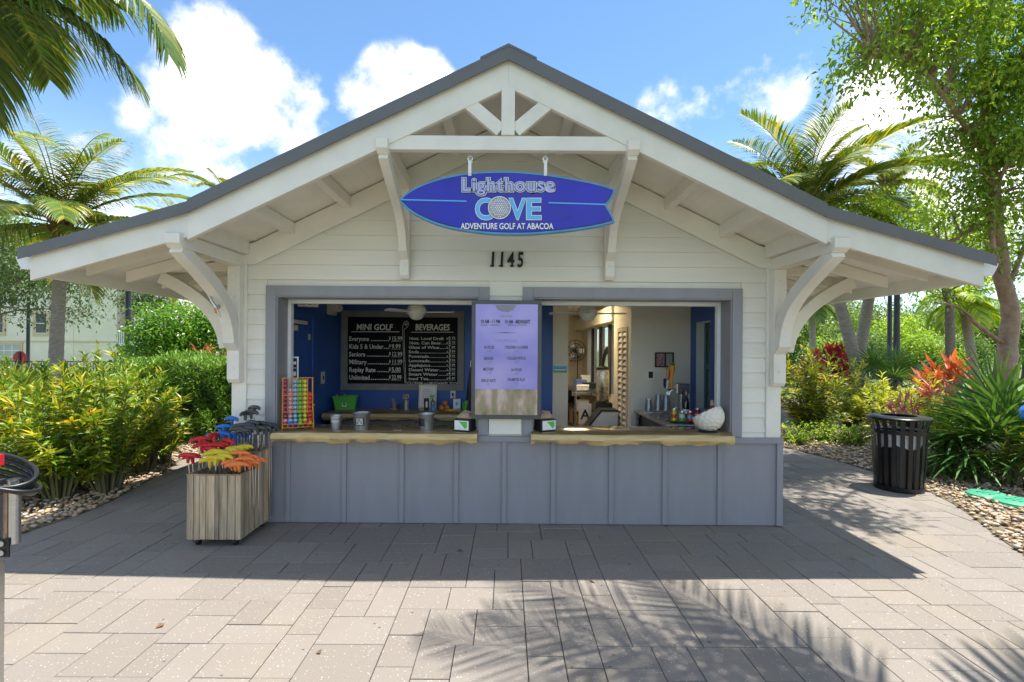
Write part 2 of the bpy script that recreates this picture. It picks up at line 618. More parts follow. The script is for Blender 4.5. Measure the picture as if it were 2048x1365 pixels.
def paver_material():
    m = bpy.data.materials.new("shell_concrete_paver")
    m.use_nodes = True
    nt = m.node_tree
    N, L = nt.nodes, nt.links
    p = N['Principled BSDF']
    geo = N.new('ShaderNodeNewGeometry')
    oi = N.new('ShaderNodeObjectInfo')
    pos = geo.outputs['Position']

    def noise(scale, detail=4, rough=0.55):
        n = N.new('ShaderNodeTexNoise')
        n.inputs['Scale'].default_value = scale
        n.inputs['Detail'].default_value = detail
        n.inputs['Roughness'].default_value = rough
        L.new(pos, n.inputs['Vector'])
        return n.outputs[0]

    def mrange(v, a, b, c=0.0, d=1.0):
        n = N.new('ShaderNodeMapRange')
        L.new(v, n.inputs[0])
        for i, x in enumerate((a, b, c, d)):
            n.inputs[i + 1].default_value = x
        return n.outputs[0]

    def mixc(f, a, b):
        n = N.new('ShaderNodeMixRGB')
        for i, x in enumerate((f, a, b)):
            if isinstance(x, tuple):
                n.inputs[i].default_value = (*x, 1)
            elif isinstance(x, float):
                n.inputs[i].default_value = x
            else:
                L.new(x, n.inputs[i])
        return n.outputs[0]

    def mul(a, b):
        n = N.new('ShaderNodeMath')
        n.operation = 'MULTIPLY'
        L.new(a, n.inputs[0])
        L.new(b, n.inputs[1])
        return n.outputs[0]

    add = N.new('ShaderNodeMath')
    add.operation = 'ADD'
    L.new(geo.outputs['Random Per Island'], add.inputs[0])
    L.new(oi.outputs['Random'], add.inputs[1])
    fr = N.new('ShaderNodeMath')
    fr.operation = 'FRACT'
    L.new(add.outputs[0], fr.inputs[0])
    base = mixc(fr.outputs[0], (0.186, 0.160, 0.133), (0.236, 0.206, 0.175))
    base = mixc(mrange(noise(3.0), 0.35, 0.7, 0.0, 0.40), base, (0.20, 0.170, 0.142))
    base = mixc(mrange(noise(140, 2), 0.35, 0.65, 0.0, 0.35), base, (0.30, 0.268, 0.235))
    # shell chips: sparse stretched cells, pale; grit: tiny dark cells
    def chips(scale, lo, seed):
        mp = N.new('ShaderNodeMapping')
        mp.inputs['Location'].default_value = (seed, seed, seed)
        L.new(pos, mp.inputs[0])
        ds = N.new('ShaderNodeTexNoise')
        ds.inputs['Scale'].default_value = scale * 0.7
        L.new(mp.outputs[0], ds.inputs['Vector'])
        vm = N.new('ShaderNodeVectorMath')
        vm.operation = 'MULTIPLY_ADD'
        L.new(ds.outputs['Color'], vm.inputs[0])
        vm.inputs[1].default_value = (0.5 / scale,) * 3
        L.new(mp.outputs[0], vm.inputs[2])
        v = N.new('ShaderNodeTexVoronoi')
        v.inputs['Scale'].default_value = scale
        L.new(vm.outputs[0], v.inputs['Vector'])
        sp = N.new('ShaderNodeSeparateColor')
        L.new(v.outputs['Color'], sp.inputs[0])
        pick = N.new('ShaderNodeMath')
        pick.operation = 'GREATER_THAN'
        L.new(sp.outputs[0], pick.inputs[0])
        pick.inputs[1].default_value = lo
        size = mrange(v.outputs['Distance'], 0.12, 0.26, 1.0, 0.0)
        return mul(size, pick.outputs[0])
    base = mixc(chips(60, 0.70, 0.0), base, (0.46, 0.43, 0.39))
    base = mixc(chips(34, 0.93, 5.0), base, (0.40, 0.37, 0.33))
    base = mixc(chips(24, 0.955, 9.0), base, (0.09, 0.075, 0.06))
    # tan stains where drinks get spilled before the counter, and faint walked-in grey
    st = mrange(noise(0.9, 5, 0.6), 0.52, 0.68, 0.0, 0.45)
    base = mixc(st, base, (0.27, 0.225, 0.155))
    base = mixc(mrange(noise(5.5, 6, 0.7), 0.64, 0.78, 0.0, 0.30), base, (0.20, 0.175, 0.14))
    L.new(base, p.inputs['Base Color'])
    p.inputs['Roughness'].default_value = 0.78
    p.inputs['Specular IOR Level'].default_value = 0.3
    b = N.new('ShaderNodeBump')
    b.inputs['Strength'].default_value = 0.25
    b.inputs['Distance'].default_value = 0.004
    L.new(noise(90, 5), b.inputs['Height'])
    L.new(b.outputs[0], p.inputs['Normal'])
    return m


paver_m = paver_material()
sand_m = mat("joint_sand", (0.075, 0.064, 0.052), 0.95, var=0.2, vscale=30, world_co=True)
soil_m = mat("bed_soil", (0.20, 0.155, 0.10), 0.95, var=0.25, vscale=9, world_co=True, bump=0.6, bscale=60)
lawn_m = mat("lawn_ground", (0.105, 0.155, 0.04), 0.9, var=0.25, vscale=1.2, world_co=True, bump=0.8, bscale=60, col2=(0.06, 0.09, 0.025))

o = MB().add([(-600, -300, -0.09), (600, -300, -0.09), (600, 1200, -0.09), (-600, 1200, -0.09)], [(0, 1, 2, 3)]).build("ground", lawn_m)
tag(o, "flat grassy ground reaching to the horizon", None, None, "structure")

LEDGE = [(-9.0, -6.2), (-4, -5.3), (-2, -4.85), (-0.9, -4.5), (-0.4, -4.39), (0.16, -4.31), (0.68, -4.36), (1.5, -4.54), (2.15, -4.71), (2.9, -4.93), (3.35, -4.75), (3.55, -4.0), (3.62, -2.7)]
REDGE = [(-9.0, 5.4), (-4, 4.4), (-1.5, 4.18), (-0.65, 4.40), (0.13, 4.76), (0.7, 5.02), (1.3, 5.17), (2.1, 5.22), (3.25, 5.14), (4.2, 4.87), (5.0, 4.5), (6.2, 3.8), (7.5, 2.7)]


def smooth_edge(pts, n=8):
    out = []
    for i in range(len(pts) - 1):
        p0, p1, p2, p3 = (Vector(pts[max(i - 1, 0)]), Vector(pts[i]), Vector(pts[i + 1]), Vector(pts[min(i + 2, len(pts) - 1)]))
        for k in range(n):
            t = k / n
            out.append(0.5 * ((2 * p1) + (p2 - p0) * t + (2 * p0 - 5 * p1 + 4 * p2 - p3) * t * t + (3 * p1 - p0 - 3 * p2 + p3) * t ** 3))
    out.append(Vector(pts[-1]))
    return [(p.y, p.x) for p in out]          # (x, y)


LE, RE = smooth_edge(LEDGE), smooth_edge(REDGE)


def in_poly(poly, x, y):
    c = False
    j = len(poly) - 1
    for i in range(len(poly)):
        xi, yi = poly[i]
        xj, yj = poly[j]
        if (yi > y) != (yj > y) and x < (xj - xi) * (y - yi) / (yj - yi) + xi:
            c = not c
        j = i
    return c


LBED = LE + [(-2.7, 14), (-30, 14), (-30, -9)]
RBED = RE + [(2.7, 14), (30, 14), (30, -9)]


def bed(name, poly, label):
    b = MB()
    b.prism(poly, 'Z', -0.10, 0.006)
    o = b.build(name, soil_m)
    return tag(o, label, None, None, "structure")


bed("planting_bed", LBED, "brown planting bed on the side of the hedge, edged by the paving")
bed("planting_bed", RBED, "brown planting bed on the side of the litter bin, edged by the paving")

pave = MB().add([(-6.4, -9, -0.035), (5.6, -9, -0.035), (5.6, 8, -0.035), (-6.4, 8, -0.035)], [(0, 1, 2, 3)]).build("pavement", sand_m)
tag(pave, "grey shell concrete paving in mixed sizes before the kiosk", None, None, "structure")

U = 0.102
nx, ny = int(11.9 / U), int(16.0 / U)
X0, Y0 = -6.3, -8.4
occ = np.zeros((nx, ny), bool)
pavers = []
rp = random.Random(5)
for j in range(ny):
    i = 0
    while i < nx:
        if occ[i, j]:
            i += 1
            continue
        run = 0
        while i + run < nx and not occ[i + run, j] and run < 12:
            run += 1
        opts = [w for w in (2, 3, 4) if w <= run and run - w != 1] or [run]
        w = rp.choices(opts, [{2: 2, 3: 3, 4: 4}.get(q, 1) for q in opts])[0]
        d = rp.choices((2, 3, 4), {2: (1, 3, 2), 3: (3, 1, 3), 4: (3, 2, 4)}.get(w, (1, 1, 1)))[0]
        d = min(d, ny - j)
        occ[i:i + w, j:j + d] = True
        pavers.append((X0 + (i + w / 2) * U, Y0 + (j + d / 2) * U, w, d))
        i += w


def paver_shape(w, d):
    g, c = 0.0024, 0.0026
    a, b = w * U / 2 - g, d * U / 2 - g
    vs = [(-a, -b, -0.04), (a, -b, -0.04), (a, b, -0.04), (-a, b, -0.04), (-a, -b, -c), (a, -b, -c), (a, b, -c), (-a, b, -c),
          (-a + c, -b + c, 0), (a - c, -b + c, 0), (a - c, b - c, 0), (-a + c, b - c, 0)]
    fs = [(8, 9, 10, 11)] + [(k, (k + 1) % 4, 4 + (k + 1) % 4, 4 + k) for k in range(4)] + [(4 + k, 4 + (k + 1) % 4, 8 + (k + 1) % 4, 8 + k) for k in range(4)]
    return vs, fs


keep = []
for (x, y, w, d) in pavers:
    a, b = w * U / 2, d * U / 2
    cs = [(x + sx * a, y + sy * b) for sx in (-1, 1) for sy in (-1, 1)]
    if all(abs(cx) < 2.62 and cy > 0.02 for cx, cy in cs):
        continue
    if all(in_poly(LBED, *c) for c in cs) or all(in_poly(RBED, *c) for c in cs):
        continue
    D = y + CAM_D
    vis = -1.0
    if D > 1.5 and abs(x) / D < 1.03 and CAM_H * F / D < 690:
        vis = w * d / (D ** 3)
        if abs(x) < 2.3 and y > 0:
            vis = -1
    keep.append((vis, x, y, w, d))
keep.sort(reverse=True)
shapes = {}
rest = MB()
for n, (vis, x, y, w, d) in enumerate(keep):
    z = rp.uniform(-0.0022, 0.0022)
    if n < 300 and vis > 0:
        if (w, d) not in shapes:
            vs, fs = paver_shape(w, d)
            shapes[(w, d)] = MB().add(vs, fs).mesh("paver", paver_m)
        link("paver", shapes[(w, d)], pave, (x, y, z), (rp.uniform(-0.003, 0.003), rp.uniform(-0.003, 0.003), 0))
    else:
        vs, fs = paver_shape(w, d)
        rest.add([(vx + x, vy + y, vz + z) for vx, vy, vz in vs], fs)
o = rest.build("paver_field", paver_m, pave)
tag(o, None, None, None, "stuff")


def stone_field(name, poly, box, n, label, mat_, seed, smin=0.016, smax=0.036):
    r = np.random.default_rng(seed)
    # unit pebble: octahedron split once
    base = [(1, 0, 0), (-1, 0, 0), (0, 1, 0), (0, -1, 0), (0, 0, 1), (0, 0, -1)]
    tris = [(0, 2, 4), (2, 1, 4), (1, 3, 4), (3, 0, 4), (2, 0, 5), (1, 2, 5), (3, 1, 5), (0, 3, 5)]
    vs = [np.array(b, float) for b in base]
    cache, T = {}, []

    def mid(a, b):
        k = (min(a, b), max(a, b))
        if k not in cache:
            v = vs[a] + vs[b]
            vs.append(v / np.linalg.norm(v))
            cache[k] = len(vs) - 1
        return cache[k]
    for a, b, c in tris:
        ab, bc, ca = mid(a, b), mid(b, c), mid(c, a)
        T += [(a, ab, ca), (ab, b, bc), (ca, bc, c), (ab, bc, ca)]
    vs, T = np.array(vs), np.array(T)
    pts = []
    x0, x1, y0, y1 = box
    while len(pts) < n:
        x, y = r.uniform(x0, x1), r.uniform(y0, y1)
        if not in_poly(poly, x, y):
            continue
        pts.append((x, y))
    pts = np.array(pts)
    s = r.uniform(smin, smax, n)[:, None, None] * np.stack([r.uniform(.8, 1.25, n), r.uniform(.6, 1.0, n), r.uniform(.38, .62, n)], 1)[:, None, :]
    ang = r.uniform(0, 2 * np.pi, n)
    V = vs[None] * (1 + r.normal(0, .07, (n, len(vs), 1))) * s
    tl = r.normal(0, .35, n)
    ct, st = np.cos(tl)[:, None], np.sin(tl)[:, None]
    y_, z_ = V[..., 1] * ct - V[..., 2] * st, V[..., 1] * st + V[..., 2] * ct
    ca, sa = np.cos(ang)[:, None], np.sin(ang)[:, None]
    X = V[..., 0] * ca - y_ * sa + pts[:, 0:1]
    Y = V[..., 0] * sa + y_ * ca + pts[:, 1:2]
    Z = z_ + 0.006 + s[:, :, 2] * 0.45 + (r.random(n) ** 2 * 0.03)[:, None]
    V = np.stack([X, Y, Z], -1).reshape(-1, 3)
    TT = (T[None] + (np.arange(n) * len(vs))[:, None, None]).reshape(-1, 3)
    me = np_mesh(name, V, TT, mat_, np.repeat(r.random(n), len(vs)), smooth=True)
    return tag(link(name, me), label, None, None, "stuff")


def stone_material():
    m = bpy.data.materials.new("river_pebble")
    m.use_nodes = True
    N, L = m.node_tree.nodes, m.node_tree.links
    p = N['Principled BSDF']
    a = N.new('ShaderNodeAttribute')
    a.attribute_name = "rnd"
    cr = N.new('ShaderNodeValToRGB')
    cols = [(0.0, (0.22, 0.14, 0.08)), (0.2, (0.40, 0.27, 0.15)), (0.45, (0.44, 0.32, 0.19)), (0.65, (0.48, 0.38, 0.25)), (0.82, (0.30, 0.26, 0.21)), (1.0, (0.60, 0.53, 0.43))]
    els = cr.color_ramp.elements
    while len(els) < len(cols):
        els.new(0.5)
    for e, (t, c) in zip(els, cols):
        e.position, e.color = t, (*c, 1)
    L.new(a.outputs['Fac'], cr.inputs[0])
    no = N.new('ShaderNodeTexNoise')
    no.inputs['Scale'].default_value = 70
    geo = N.new('ShaderNodeNewGeometry')
    L.new(geo.outputs['Position'], no.inputs['Vector'])
    mx = N.new('ShaderNodeMixRGB')
    mx.blend_type = 'MULTIPLY'
    mx.inputs[0].default_value = 0.5
    L.new(cr.outputs[0], mx.inputs[1])
    L.new(no.outputs['Color'], mx.inputs[2])
    L.new(cr.outputs[0], p.inputs['Base Color'])
    p.inputs['Roughness'].default_value = 0.6
    return m


pebble_m = stone_material()
stone_field("gravel", LBED, (-9.0, -3.0, -2.4, 4.6), 14000, "tan river pebbles spread in the bed below the crotons", pebble_m, 1)
stone_field("gravel", RBED, (3.4, 10.0, -2.2, 6.5), 20000, "tan river pebbles spread in the bed around the litter bin", pebble_m, 2)

# ================================================================== the kiosk
kiosk = thing("kiosk", "white clapboard ticket kiosk with slate wainscot and grey metal gable roof", "kiosk")
HW = 2.66                      # half width
DEP = 8.2
RZ, RB, RBX, REX = 4.05, 2.853, 2.45, 3.81
S1 = (RZ - RB) / RBX
S2 = 0.283


def zroof(x):
    x = abs(x)
    return RZ - S1 * x if x <= RBX else RB - S2 * (x - RBX)


WL = (-2.245, -0.27)           # window openings
WR = (0.255, 2.195)
ZH, ZS = 2.21, 0.81            # head and sill heights
YW = 0.23                      # wall thickness


def kpart(mb, name, m, **kw):
    return mb.build(name, m, kiosk, **kw)


# structural wall pieces behind the boards
for x0, x1 in ((-HW + 0.02, WL[0]), (WL[1], WR[0]), (WR[1], HW - 0.02)):
    kpart(MB().box(x0, x1, 0.004, YW, ZS, ZH), "wall", white)
kpart(MB().prism([(-HW + .02, ZH), (HW - .02, ZH), (HW - .02, zroof(HW) - .12), (RBX, zroof(RBX) - .12), (0, zroof(0) - .12), (-RBX, zroof(RBX) - .12), (-HW + .02, zroof(HW) - .12)], 'Y', 0.004, YW), "wall", white)
kpart(MB().box(-HW + .02, HW - .02, -0.02, YW, 0, ZS - 0.002), "wall", slate)
for s in (-1, 1):
    if s < 0:
        kpart(MB().box(-HW, -HW + .12, YW, DEP, 0, 2.6), "wall", white)
    else:                        # the side wall with its little window, and the window of the back room
        for y0, y1, z0, z1 in ((YW, 1.14, 0, 2.6), (1.14, 1.60, 0, 0.95), (1.14, 1.60, 2.07, 2.6), (1.60, 2.9, 0, 2.6)):
            kpart(MB().box(HW - .12, HW, y0, y1, z0, z1), "wall", white)
kpart(MB().box(-HW, 1.92, DEP - .12, DEP, 0, 2.6), "wall", white)
for y0, y1, z0, z1 in ((2.9, 3.3, 0, 2.6), (3.3, 6.4, 0, .95), (3.3, 6.4, 2.14, 2.6), (6.4, DEP - .12, 0, 2.6)):
    kpart(MB().box(1.87, 1.92, y0, y1, z0, z1), "wall", white)

# lap siding: each course is a board, cut to the gable
zc = 0.86
course = 0
offs = (2.81 - 0.86) % 0.146
edges_z = [0.862] + [0.86 + offs + 0.146 * k for k in range(24)]
for za, zb in zip(edges_z[:-1], edges_z[1:]):
    if zb - za < 0.03:
        continue
    spans = []
    if za < ZH + 0.09:
        spans = [(-2.53, WL[0] - 0.1), (WL[1] + 0.1, WR[0] - 0.1), (WR[1] + 0.1, 2.53)]
    else:
        spans = [(-2.53, 2.53)]
    for x0, x1 in spans:
        def lim(z, x):
            zt = z + 0.11
            if zt < zroof(2.53):
                return x
            xm = (RZ - zt) / S1
            return max(-xm, min(xm, x))
        if (RZ - (za + 0.11)) / S1 < 0.05:
            continue
        zt = min(zb, RZ - 0.125)
        a0, a1, b0, b1 = lim(za, x0), lim(za, x1), lim(zt, x0), lim(zt, x1)
        t = random.uniform(-0.0008, 0.0008)
        vs = [(a0, -0.026 + t, za), (a1, -0.026 + t, za), (b1, -0.007 + t, zt), (b0, -0.007 + t, zt), (a0, 0.003, za), (a1, 0.003, za), (b1, 0.003, zt), (b0, 0.003, zt)]
        kpart(MB().add(vs, [(0, 1, 2, 3), (5, 4, 7, 6), (4, 5, 1, 0), (3, 2, 6, 7), (4, 0, 3, 7), (1, 5, 6, 2)]), "siding_board", siding_m)

for s in (-1, 1):
    # corner boards (front face and return), frieze board up the rake
    kpart(MB().box(s * 2.531 if s > 0 else -HW - .012, HW + .012 if s > 0 else -2.531, -0.040, 0.10, 0.862, 2.66), "corner_board", white, bevel=0.004)
    fz = lambda x, d: zroof(x) - d
    kpart(MB().prism([(s * 0.0, fz(0, .125)), (s * RBX, fz(RBX, .125)), (s * 2.60, fz(2.60, .125)), (s * 2.60, fz(2.60, .30)), (s * RBX, fz(RBX, .34)), (s * 0.0, fz(0, .34))], 'Y', -0.050, -0.0365), "frieze_board", white)

# window trim, reveal, sliding-window track
for (a, b) in (WL, WR):
    w_ = thing("window_surround", None, None)
    w_.parent = kiosk
    MB().box(a - .1, a, -0.045, -0.002, .862, ZH + .1).build("side_trim", slate, w_, bevel=0.004)
    MB().box(b, b + .1, -0.045, -0.002, .862, ZH + .1).build("side_trim", slate, w_, bevel=0.004)
    MB().box(a, b, -0.043, -0.002, ZH, ZH + .1).build("head_trim", slate, w_, bevel=0.004)
    MB().box(a - .001, a + .012, -0.030, YW + .02, ZS + .1, ZH).build("reveal", slate, w_)
    MB().box(b - .012, b + .001, -0.030, YW + .02, ZS + .1, ZH).build("reveal", slate, w_)
    MB().box(a + .012, b - .012, -0.030, YW + .02, ZH - .012, ZH).build("reveal", slate, w_)
    MB().box(a + .012, a + .045, YW - .03, YW + .04, ZS + .1, ZH - .012).build("track", alu, w_, bevel=0.003)
    MB().box(b - .045, b - .012, YW - .03, YW + .04, ZS + .1, ZH - .012).build("track", alu, w_, bevel=0.003)
    MB().box(a + .045, b - .045, YW - .03, YW + .04, ZH - .052, ZH - .012).build("track", alu, w_, bevel=0.003)
# bare panel on the pier under the screen
kpart(MB().box(-0.165, 0.150, -0.046, -0.037, 0.88, 1.08), "pier_panel", white)

# wainscot: panels with battens and a cap
bat = [582, 693, 807, 915, 1010, 1107, 1222, 1328, 1437]
bx = [-HW - .012] + [(p - 1013) / 204.0 for p in bat] + [HW + .012]
for a, b in zip(bx[:-1], bx[1:]):
    kpart(MB().box(a + .001, b - .001, -0.036, -0.021, 0.012, ZS - 0.003), "wainscot_panel", slate)
for x in bx[1:-1]:
    kpart(MB().box(x - .022, x + .022, -0.056, -0.036, 0.016, ZS - 0.003), "batten", slate, bevel=0.003)
for s in (-1, 1):
    kpart(MB().box(s * HW - .03, s * HW + .03, -0.058, 0.3, 0.010, ZS - 0.003), "batten", slate, bevel=0.003)
for x0, x1 in ((-HW - .03, WL[0]), (WL[1], WR[0]), (WR[1], HW + .03)):
    kpart(MB().box(x0, x1, -0.068, 0.004, ZS - 0.003, 0.862), "wainscot_cap", slate, bevel=0.004)
for s in (-1, 1):
    kpart(MB().box(min(s * (HW - .01), s * (HW + .014)), max(s * (HW - .01), s * (HW + .014)), 0.301, 2.9 if s > 0 else DEP, 0.0, .86), "wainscot_panel", slate)

# live-edge counters
wood_top = mat("lacquered_slab", (0.30, 0.215, 0.105), 0.16, var=0.22, vscale=3.0, stretch=(0.5, 5, 5), coat=0.8, col2=(0.12, 0.085, 0.04))
wood_edge = mat("live_edge", (0.66, 0.49, 0.22), 0.38, var=0.18, vscale=5, stretch=(0.7, 3, 5), coat=0.35, bump=0.35, bscale=18, col2=(0.44, 0.30, 0.12))


def counter(x0, x1, y0, y1, z, th, seed, parent, name="countertop", n=70):
    r = random.Random(seed)
    ph = [r.uniform(0, 6.28) for _ in range(8)]
    b = MB()
    rows = []
    for i in range(n + 1):
        t = i / n
        x = x0 + (x1 - x0) * t
        wob = .012 * math.sin(x * 4.1 + ph[0]) + .008 * math.sin(x * 11 + ph[1]) + .005 * math.sin(x * 27 + ph[2])
        low = .008 * math.sin(x * 7.3 + ph[3]) + .007 * math.sin(x * 19 + ph[4]) + .004 * math.sin(x * 43 + ph[5])
        mid = .006 * math.sin(x * 13 + ph[6])
        rows.append([(x, y1, z), (x, y0 + wob + .008, z), (x, y0 + wob - .002, z - .010), (x, y0 + wob - .014 + mid, z - th * .55), (x, y0 + wob + .016, z - th + low), (x, y1, z - th)])
    k = 6
    vs = [p for row in rows for p in row]
    top, edge = [], []
    for i in range(n):
        for j in range(5):
            q = (i * k + j, (i + 1) * k + j, (i + 1) * k + j + 1, i * k + j + 1)
            (top if j == 0 else edge).append(q)
    edge += [tuple(range(k)), tuple(n * k + j for j in range(k - 1, -1, -1))]
    b.v = vs
    b.f = top + edge
    b.m = [0] * len(top) + [1] * len(edge)
    o = b.build(name, [wood_top, wood_edge], parent, smooth=50)
    return o


counter(-2.205, -0.272, -0.20, 0.36, 0.905, 0.092, 3, kiosk)
counter(0.238, 2.150, -0.20, 0.36, 0.905, 0.092, 8, kiosk)

# ------------------------------------------------------------------ roof
YF = -1.02
for s in (-1, 1):
    def sl(x0, x1, up, dn, lift=0.0):
        return [(s * x0, zroof(x0) + lift - up), (s * x1, zroof(x1) + lift - up), (s * x1, zroof(x1) + lift - dn), (s * x0, zroof(x0) + lift - dn)]
    up_sheet = kpart(MB().prism(sl(0.0, RBX + .0, 0, .018, .012), 'Y', YF - .004, DEP + .35), "roof_sheet", roof_m)
    lo_sheet = kpart(MB().prism(sl(RBX - .06, REX, 0.004, .020), 'Y', YF, DEP + .35), "roof_sheet", roof_m)
    for k in range(16):          # standing seams
        y = YF + .42 + k * .56
        MB().bar((s * 0.05, y, zroof(0.05) + .028), (s * (RBX - .02), y, zroof(RBX - .02) + .028), 0.022, 0.03).build("seam", roof_m, up_sheet)
        MB().bar((s * (RBX + .03), y, zroof(RBX + .03) + .012), (s * (REX - .03), y, zroof(REX - .03) + .012), 0.022, 0.03).build("seam", roof_m, lo_sheet)
    kpart(MB().prism(sl(0.0, RBX + .045, -.016, .088), 'Y', YF - .016, YF - .004), "rake_trim", roof_m)
    kpart(MB().prism(sl(RBX + .02, RBX + .42, .000, .088), 'Y', YF - .013, YF - .003), "rake_trim", roof_m)
    kpart(MB().prism(sl(RBX + .40, REX + .01, .000, .085), 'Y', YF - .009, YF - .001), "rake_trim", roof_m)
    kpart(MB().prism(sl(0.0, .22, -.034, -.014), 'Y', YF - .02, DEP + .35), "ridge_cap", roof_m)
    # soffit boards, side by side down the slope
    def soffit(xa, xb, n, d):
        for i in range(n):
            p, q = xa + (xb - xa) * i / n + .0005, xa + (xb - xa) * (i + 1) / n - .0005
            kpart(MB().prism([(s * p, zroof(p) - d), (s * q, zroof(q) - d), (s * q, zroof(q) - d + .02), (s * p, zroof(p) - d + .02)], 'Y', YF + .05, DEP), "soffit_board", white)
    soffit(0.01, RBX, 17, .112)
    soffit(RBX, REX - .03, 9, .108)
    # barge boards
    kpart(MB().prism(sl(0.0, RBX + .07, .060, .285), 'Y', -0.992, -0.945), "barge_board", white, bevel=0.003)
    kpart(MB().prism(sl(RBX + .03, REX - .05, .060, .262), 'Y', -0.985, -0.944), "barge_board", white, bevel=0.003)
    # rafter tails of the side eave
    for y in (-0.62, -0.16, 0.34, 0.84, 1.34, 1.84, 2.34, 2.9, 3.5, 4.1, 4.7, 5.3, 5.9, 6.5, 7.1, 7.7):
        kpart(MB().prism([(s * 2.603, zroof(2.603) - .112), (s * 3.60, zroof(3.60) - .112), (s * 3.60, zroof(3.60) - .215), (s * 2.603, zroof(2.603) - .225)], 'Y', y - .022, y + .022), "rafter", white, bevel=0.003)
    kpart(MB().prism(sl(REX - .05, REX - .025, .06, .215), 'Y', -0.945, DEP), "fascia_board", white)
    # gutter with its open end showing
    gx = REX - .02
    gz = zroof(REX)
    prof = [(0, -.055), (0, -.145), (.035, -.155), (.085, -.150), (.105, -.115), (.125, -.075), (.132, -.052), (.120, -.052), (.112, -.078), (.080, -.138), (.012, -.135), (.010, -.055)]
    g = kpart(MB().prism([(s * (gx + a), gz + b) for a, b in prof], 'Y', -0.93, DEP), "gutter", alu)
    MB().prism([(s * (gx + a), gz + b) for a, b in prof[:7]], 'Y', -0.936, -0.929).build("end_cap", alu, g)
    # lookouts carrying the gable overhang
    for x in (0.50, 1.02, 1.56, 2.10):
        z = zroof(x) - .113
        kpart(MB().prism([(s * x - .04, zroof(x - .04 * s * s) - .113), (s * x + .04, z - .0), (s * x + .04, z - .105), (s * x - .04, z - .105)], 'Y', -0.943, -0.03), "lookout", white, bevel=0.003)
    kpart(MB().box(min(s * 2.50, s * 2.60), max(s * 2.50, s * 2.60), -0.943, -0.052, 2.605, 2.765), "wall_plate", white, bevel=0.003)
    # fly rafter against the wall, behind the brackets
# gable truss
TY0, TY1 = -0.985, -0.915
kpart(MB().box(-0.945, 0.945, TY0 + .004, TY1, 3.275, 3.388), "tie_beam", white, bevel=0.004)
kpart(MB().prism([(-.053, 3.389), (.053, 3.389), (.053, 3.765), (0, 3.80), (-.053, 3.765)], 'Y', TY0 - .012, TY1), "king_post", white, bevel=0.004)
for s in (-1, 1):
    a = Vector((s * 0.055, -0.955, 3.43))
    b = Vector((s * 0.335, -0.955, 3.665))
    kpart(MB().bar(a + Vector((0, 0, .0)), b, 0.062, 0.105, up=(0, 0, 1)), "strut", white, bevel=0.004)


def bez(p0, p1, p2, p3, n=14):
    out = []
    for i in range(n + 1):
        t = i / n
        out.append(tuple((1 - t) ** 3 * a + 3 * (1 - t) ** 2 * t * b + 3 * (1 - t) * t * t * c + t ** 3 * d for a, b, c, d in zip(p0, p1, p2, p3)))
    return out


def offset_line(pts, w):
    l, r = [], []
    for i in range(len(pts)):
        a, b = Vector(pts[max(i - 1, 0)]), Vector(pts[min(i + 1, len(pts) - 1)])
        d = (b - a).normalized()
        nrm = Vector((-d.y, d.x))
        p = Vector(pts[i])
        ww = w[i] if isinstance(w, list) else w
        l.append(p + nrm * ww / 2)
        r.append(p - nrm * ww / 2)
    return l, r


def bolt(parent, p, axis):
    d = {'y': (0, -.010, 0), 'x': (.010, 0, 0), '-x': (-.010, 0, 0)}[axis]
    q = Vector(p) + Vector(d)
    MB().tube([p, q], 0.013, 8).build("bolt", alu, parent)


def front_bracket(x, w, ztop, zleg, zknee, bh, parent):
    """bracket standing out from the wall: leg, beam, curved brace, bolts"""
    br = thing("bracket", None, None)
    br.parent = parent
    lt = .085
    yl0, yl1 = -0.041 - lt, -0.041
    leg = MB()
    leg.prism([(yl1, zleg), (yl0 + .03, zleg), (yl0, zleg + .035), (yl0, ztop - bh), (yl1, ztop - bh)], 'X', x - w / 2, x + w / 2)
    lo = leg.build("leg", white, br, bevel=0.004)
    bm_ = MB()
    bm_.prism([(yl1, ztop - bh), (-0.985, ztop - bh), (-1.03, ztop - bh + .03), (-1.035, ztop - .012), (-1.01, ztop), (yl1, ztop)], 'X', x - w / 2 - .003, x + w / 2 + .003)
    bm_.build("beam", white, br, bevel=0.004)
    mid = bez((yl0 - .03, zknee), (yl0 - .06, zknee + (ztop - bh - zknee) * .62), (-0.60, ztop - bh - .18), (-0.965, ztop - bh + .01))
    l, r = offset_line(mid, [.10 + .02 * math.sin(i / 14 * 3.14) for i in range(15)])
    MB().strip(l, r, 'X', x - w / 2 + .006, x + w / 2 - .006).build("brace", white, br, bevel=0.004)
    MB().prism([(yl0 + .001, zknee - .07), (yl0 - .045, zknee - .035), (yl0 - .09, zknee + .005), (yl0 - .09, zknee + .04), (yl0 + .001, zknee + .05)], 'X', x - w / 2 + .003, x + w / 2 - .003).build("knee_block", white, br, bevel=0.004)
    for z in (zleg + .14, (zknee + ztop) / 2 + .02, ztop - bh - .1):
        bolt(lo, (x, yl0 + .001, z), 'y')
    return br


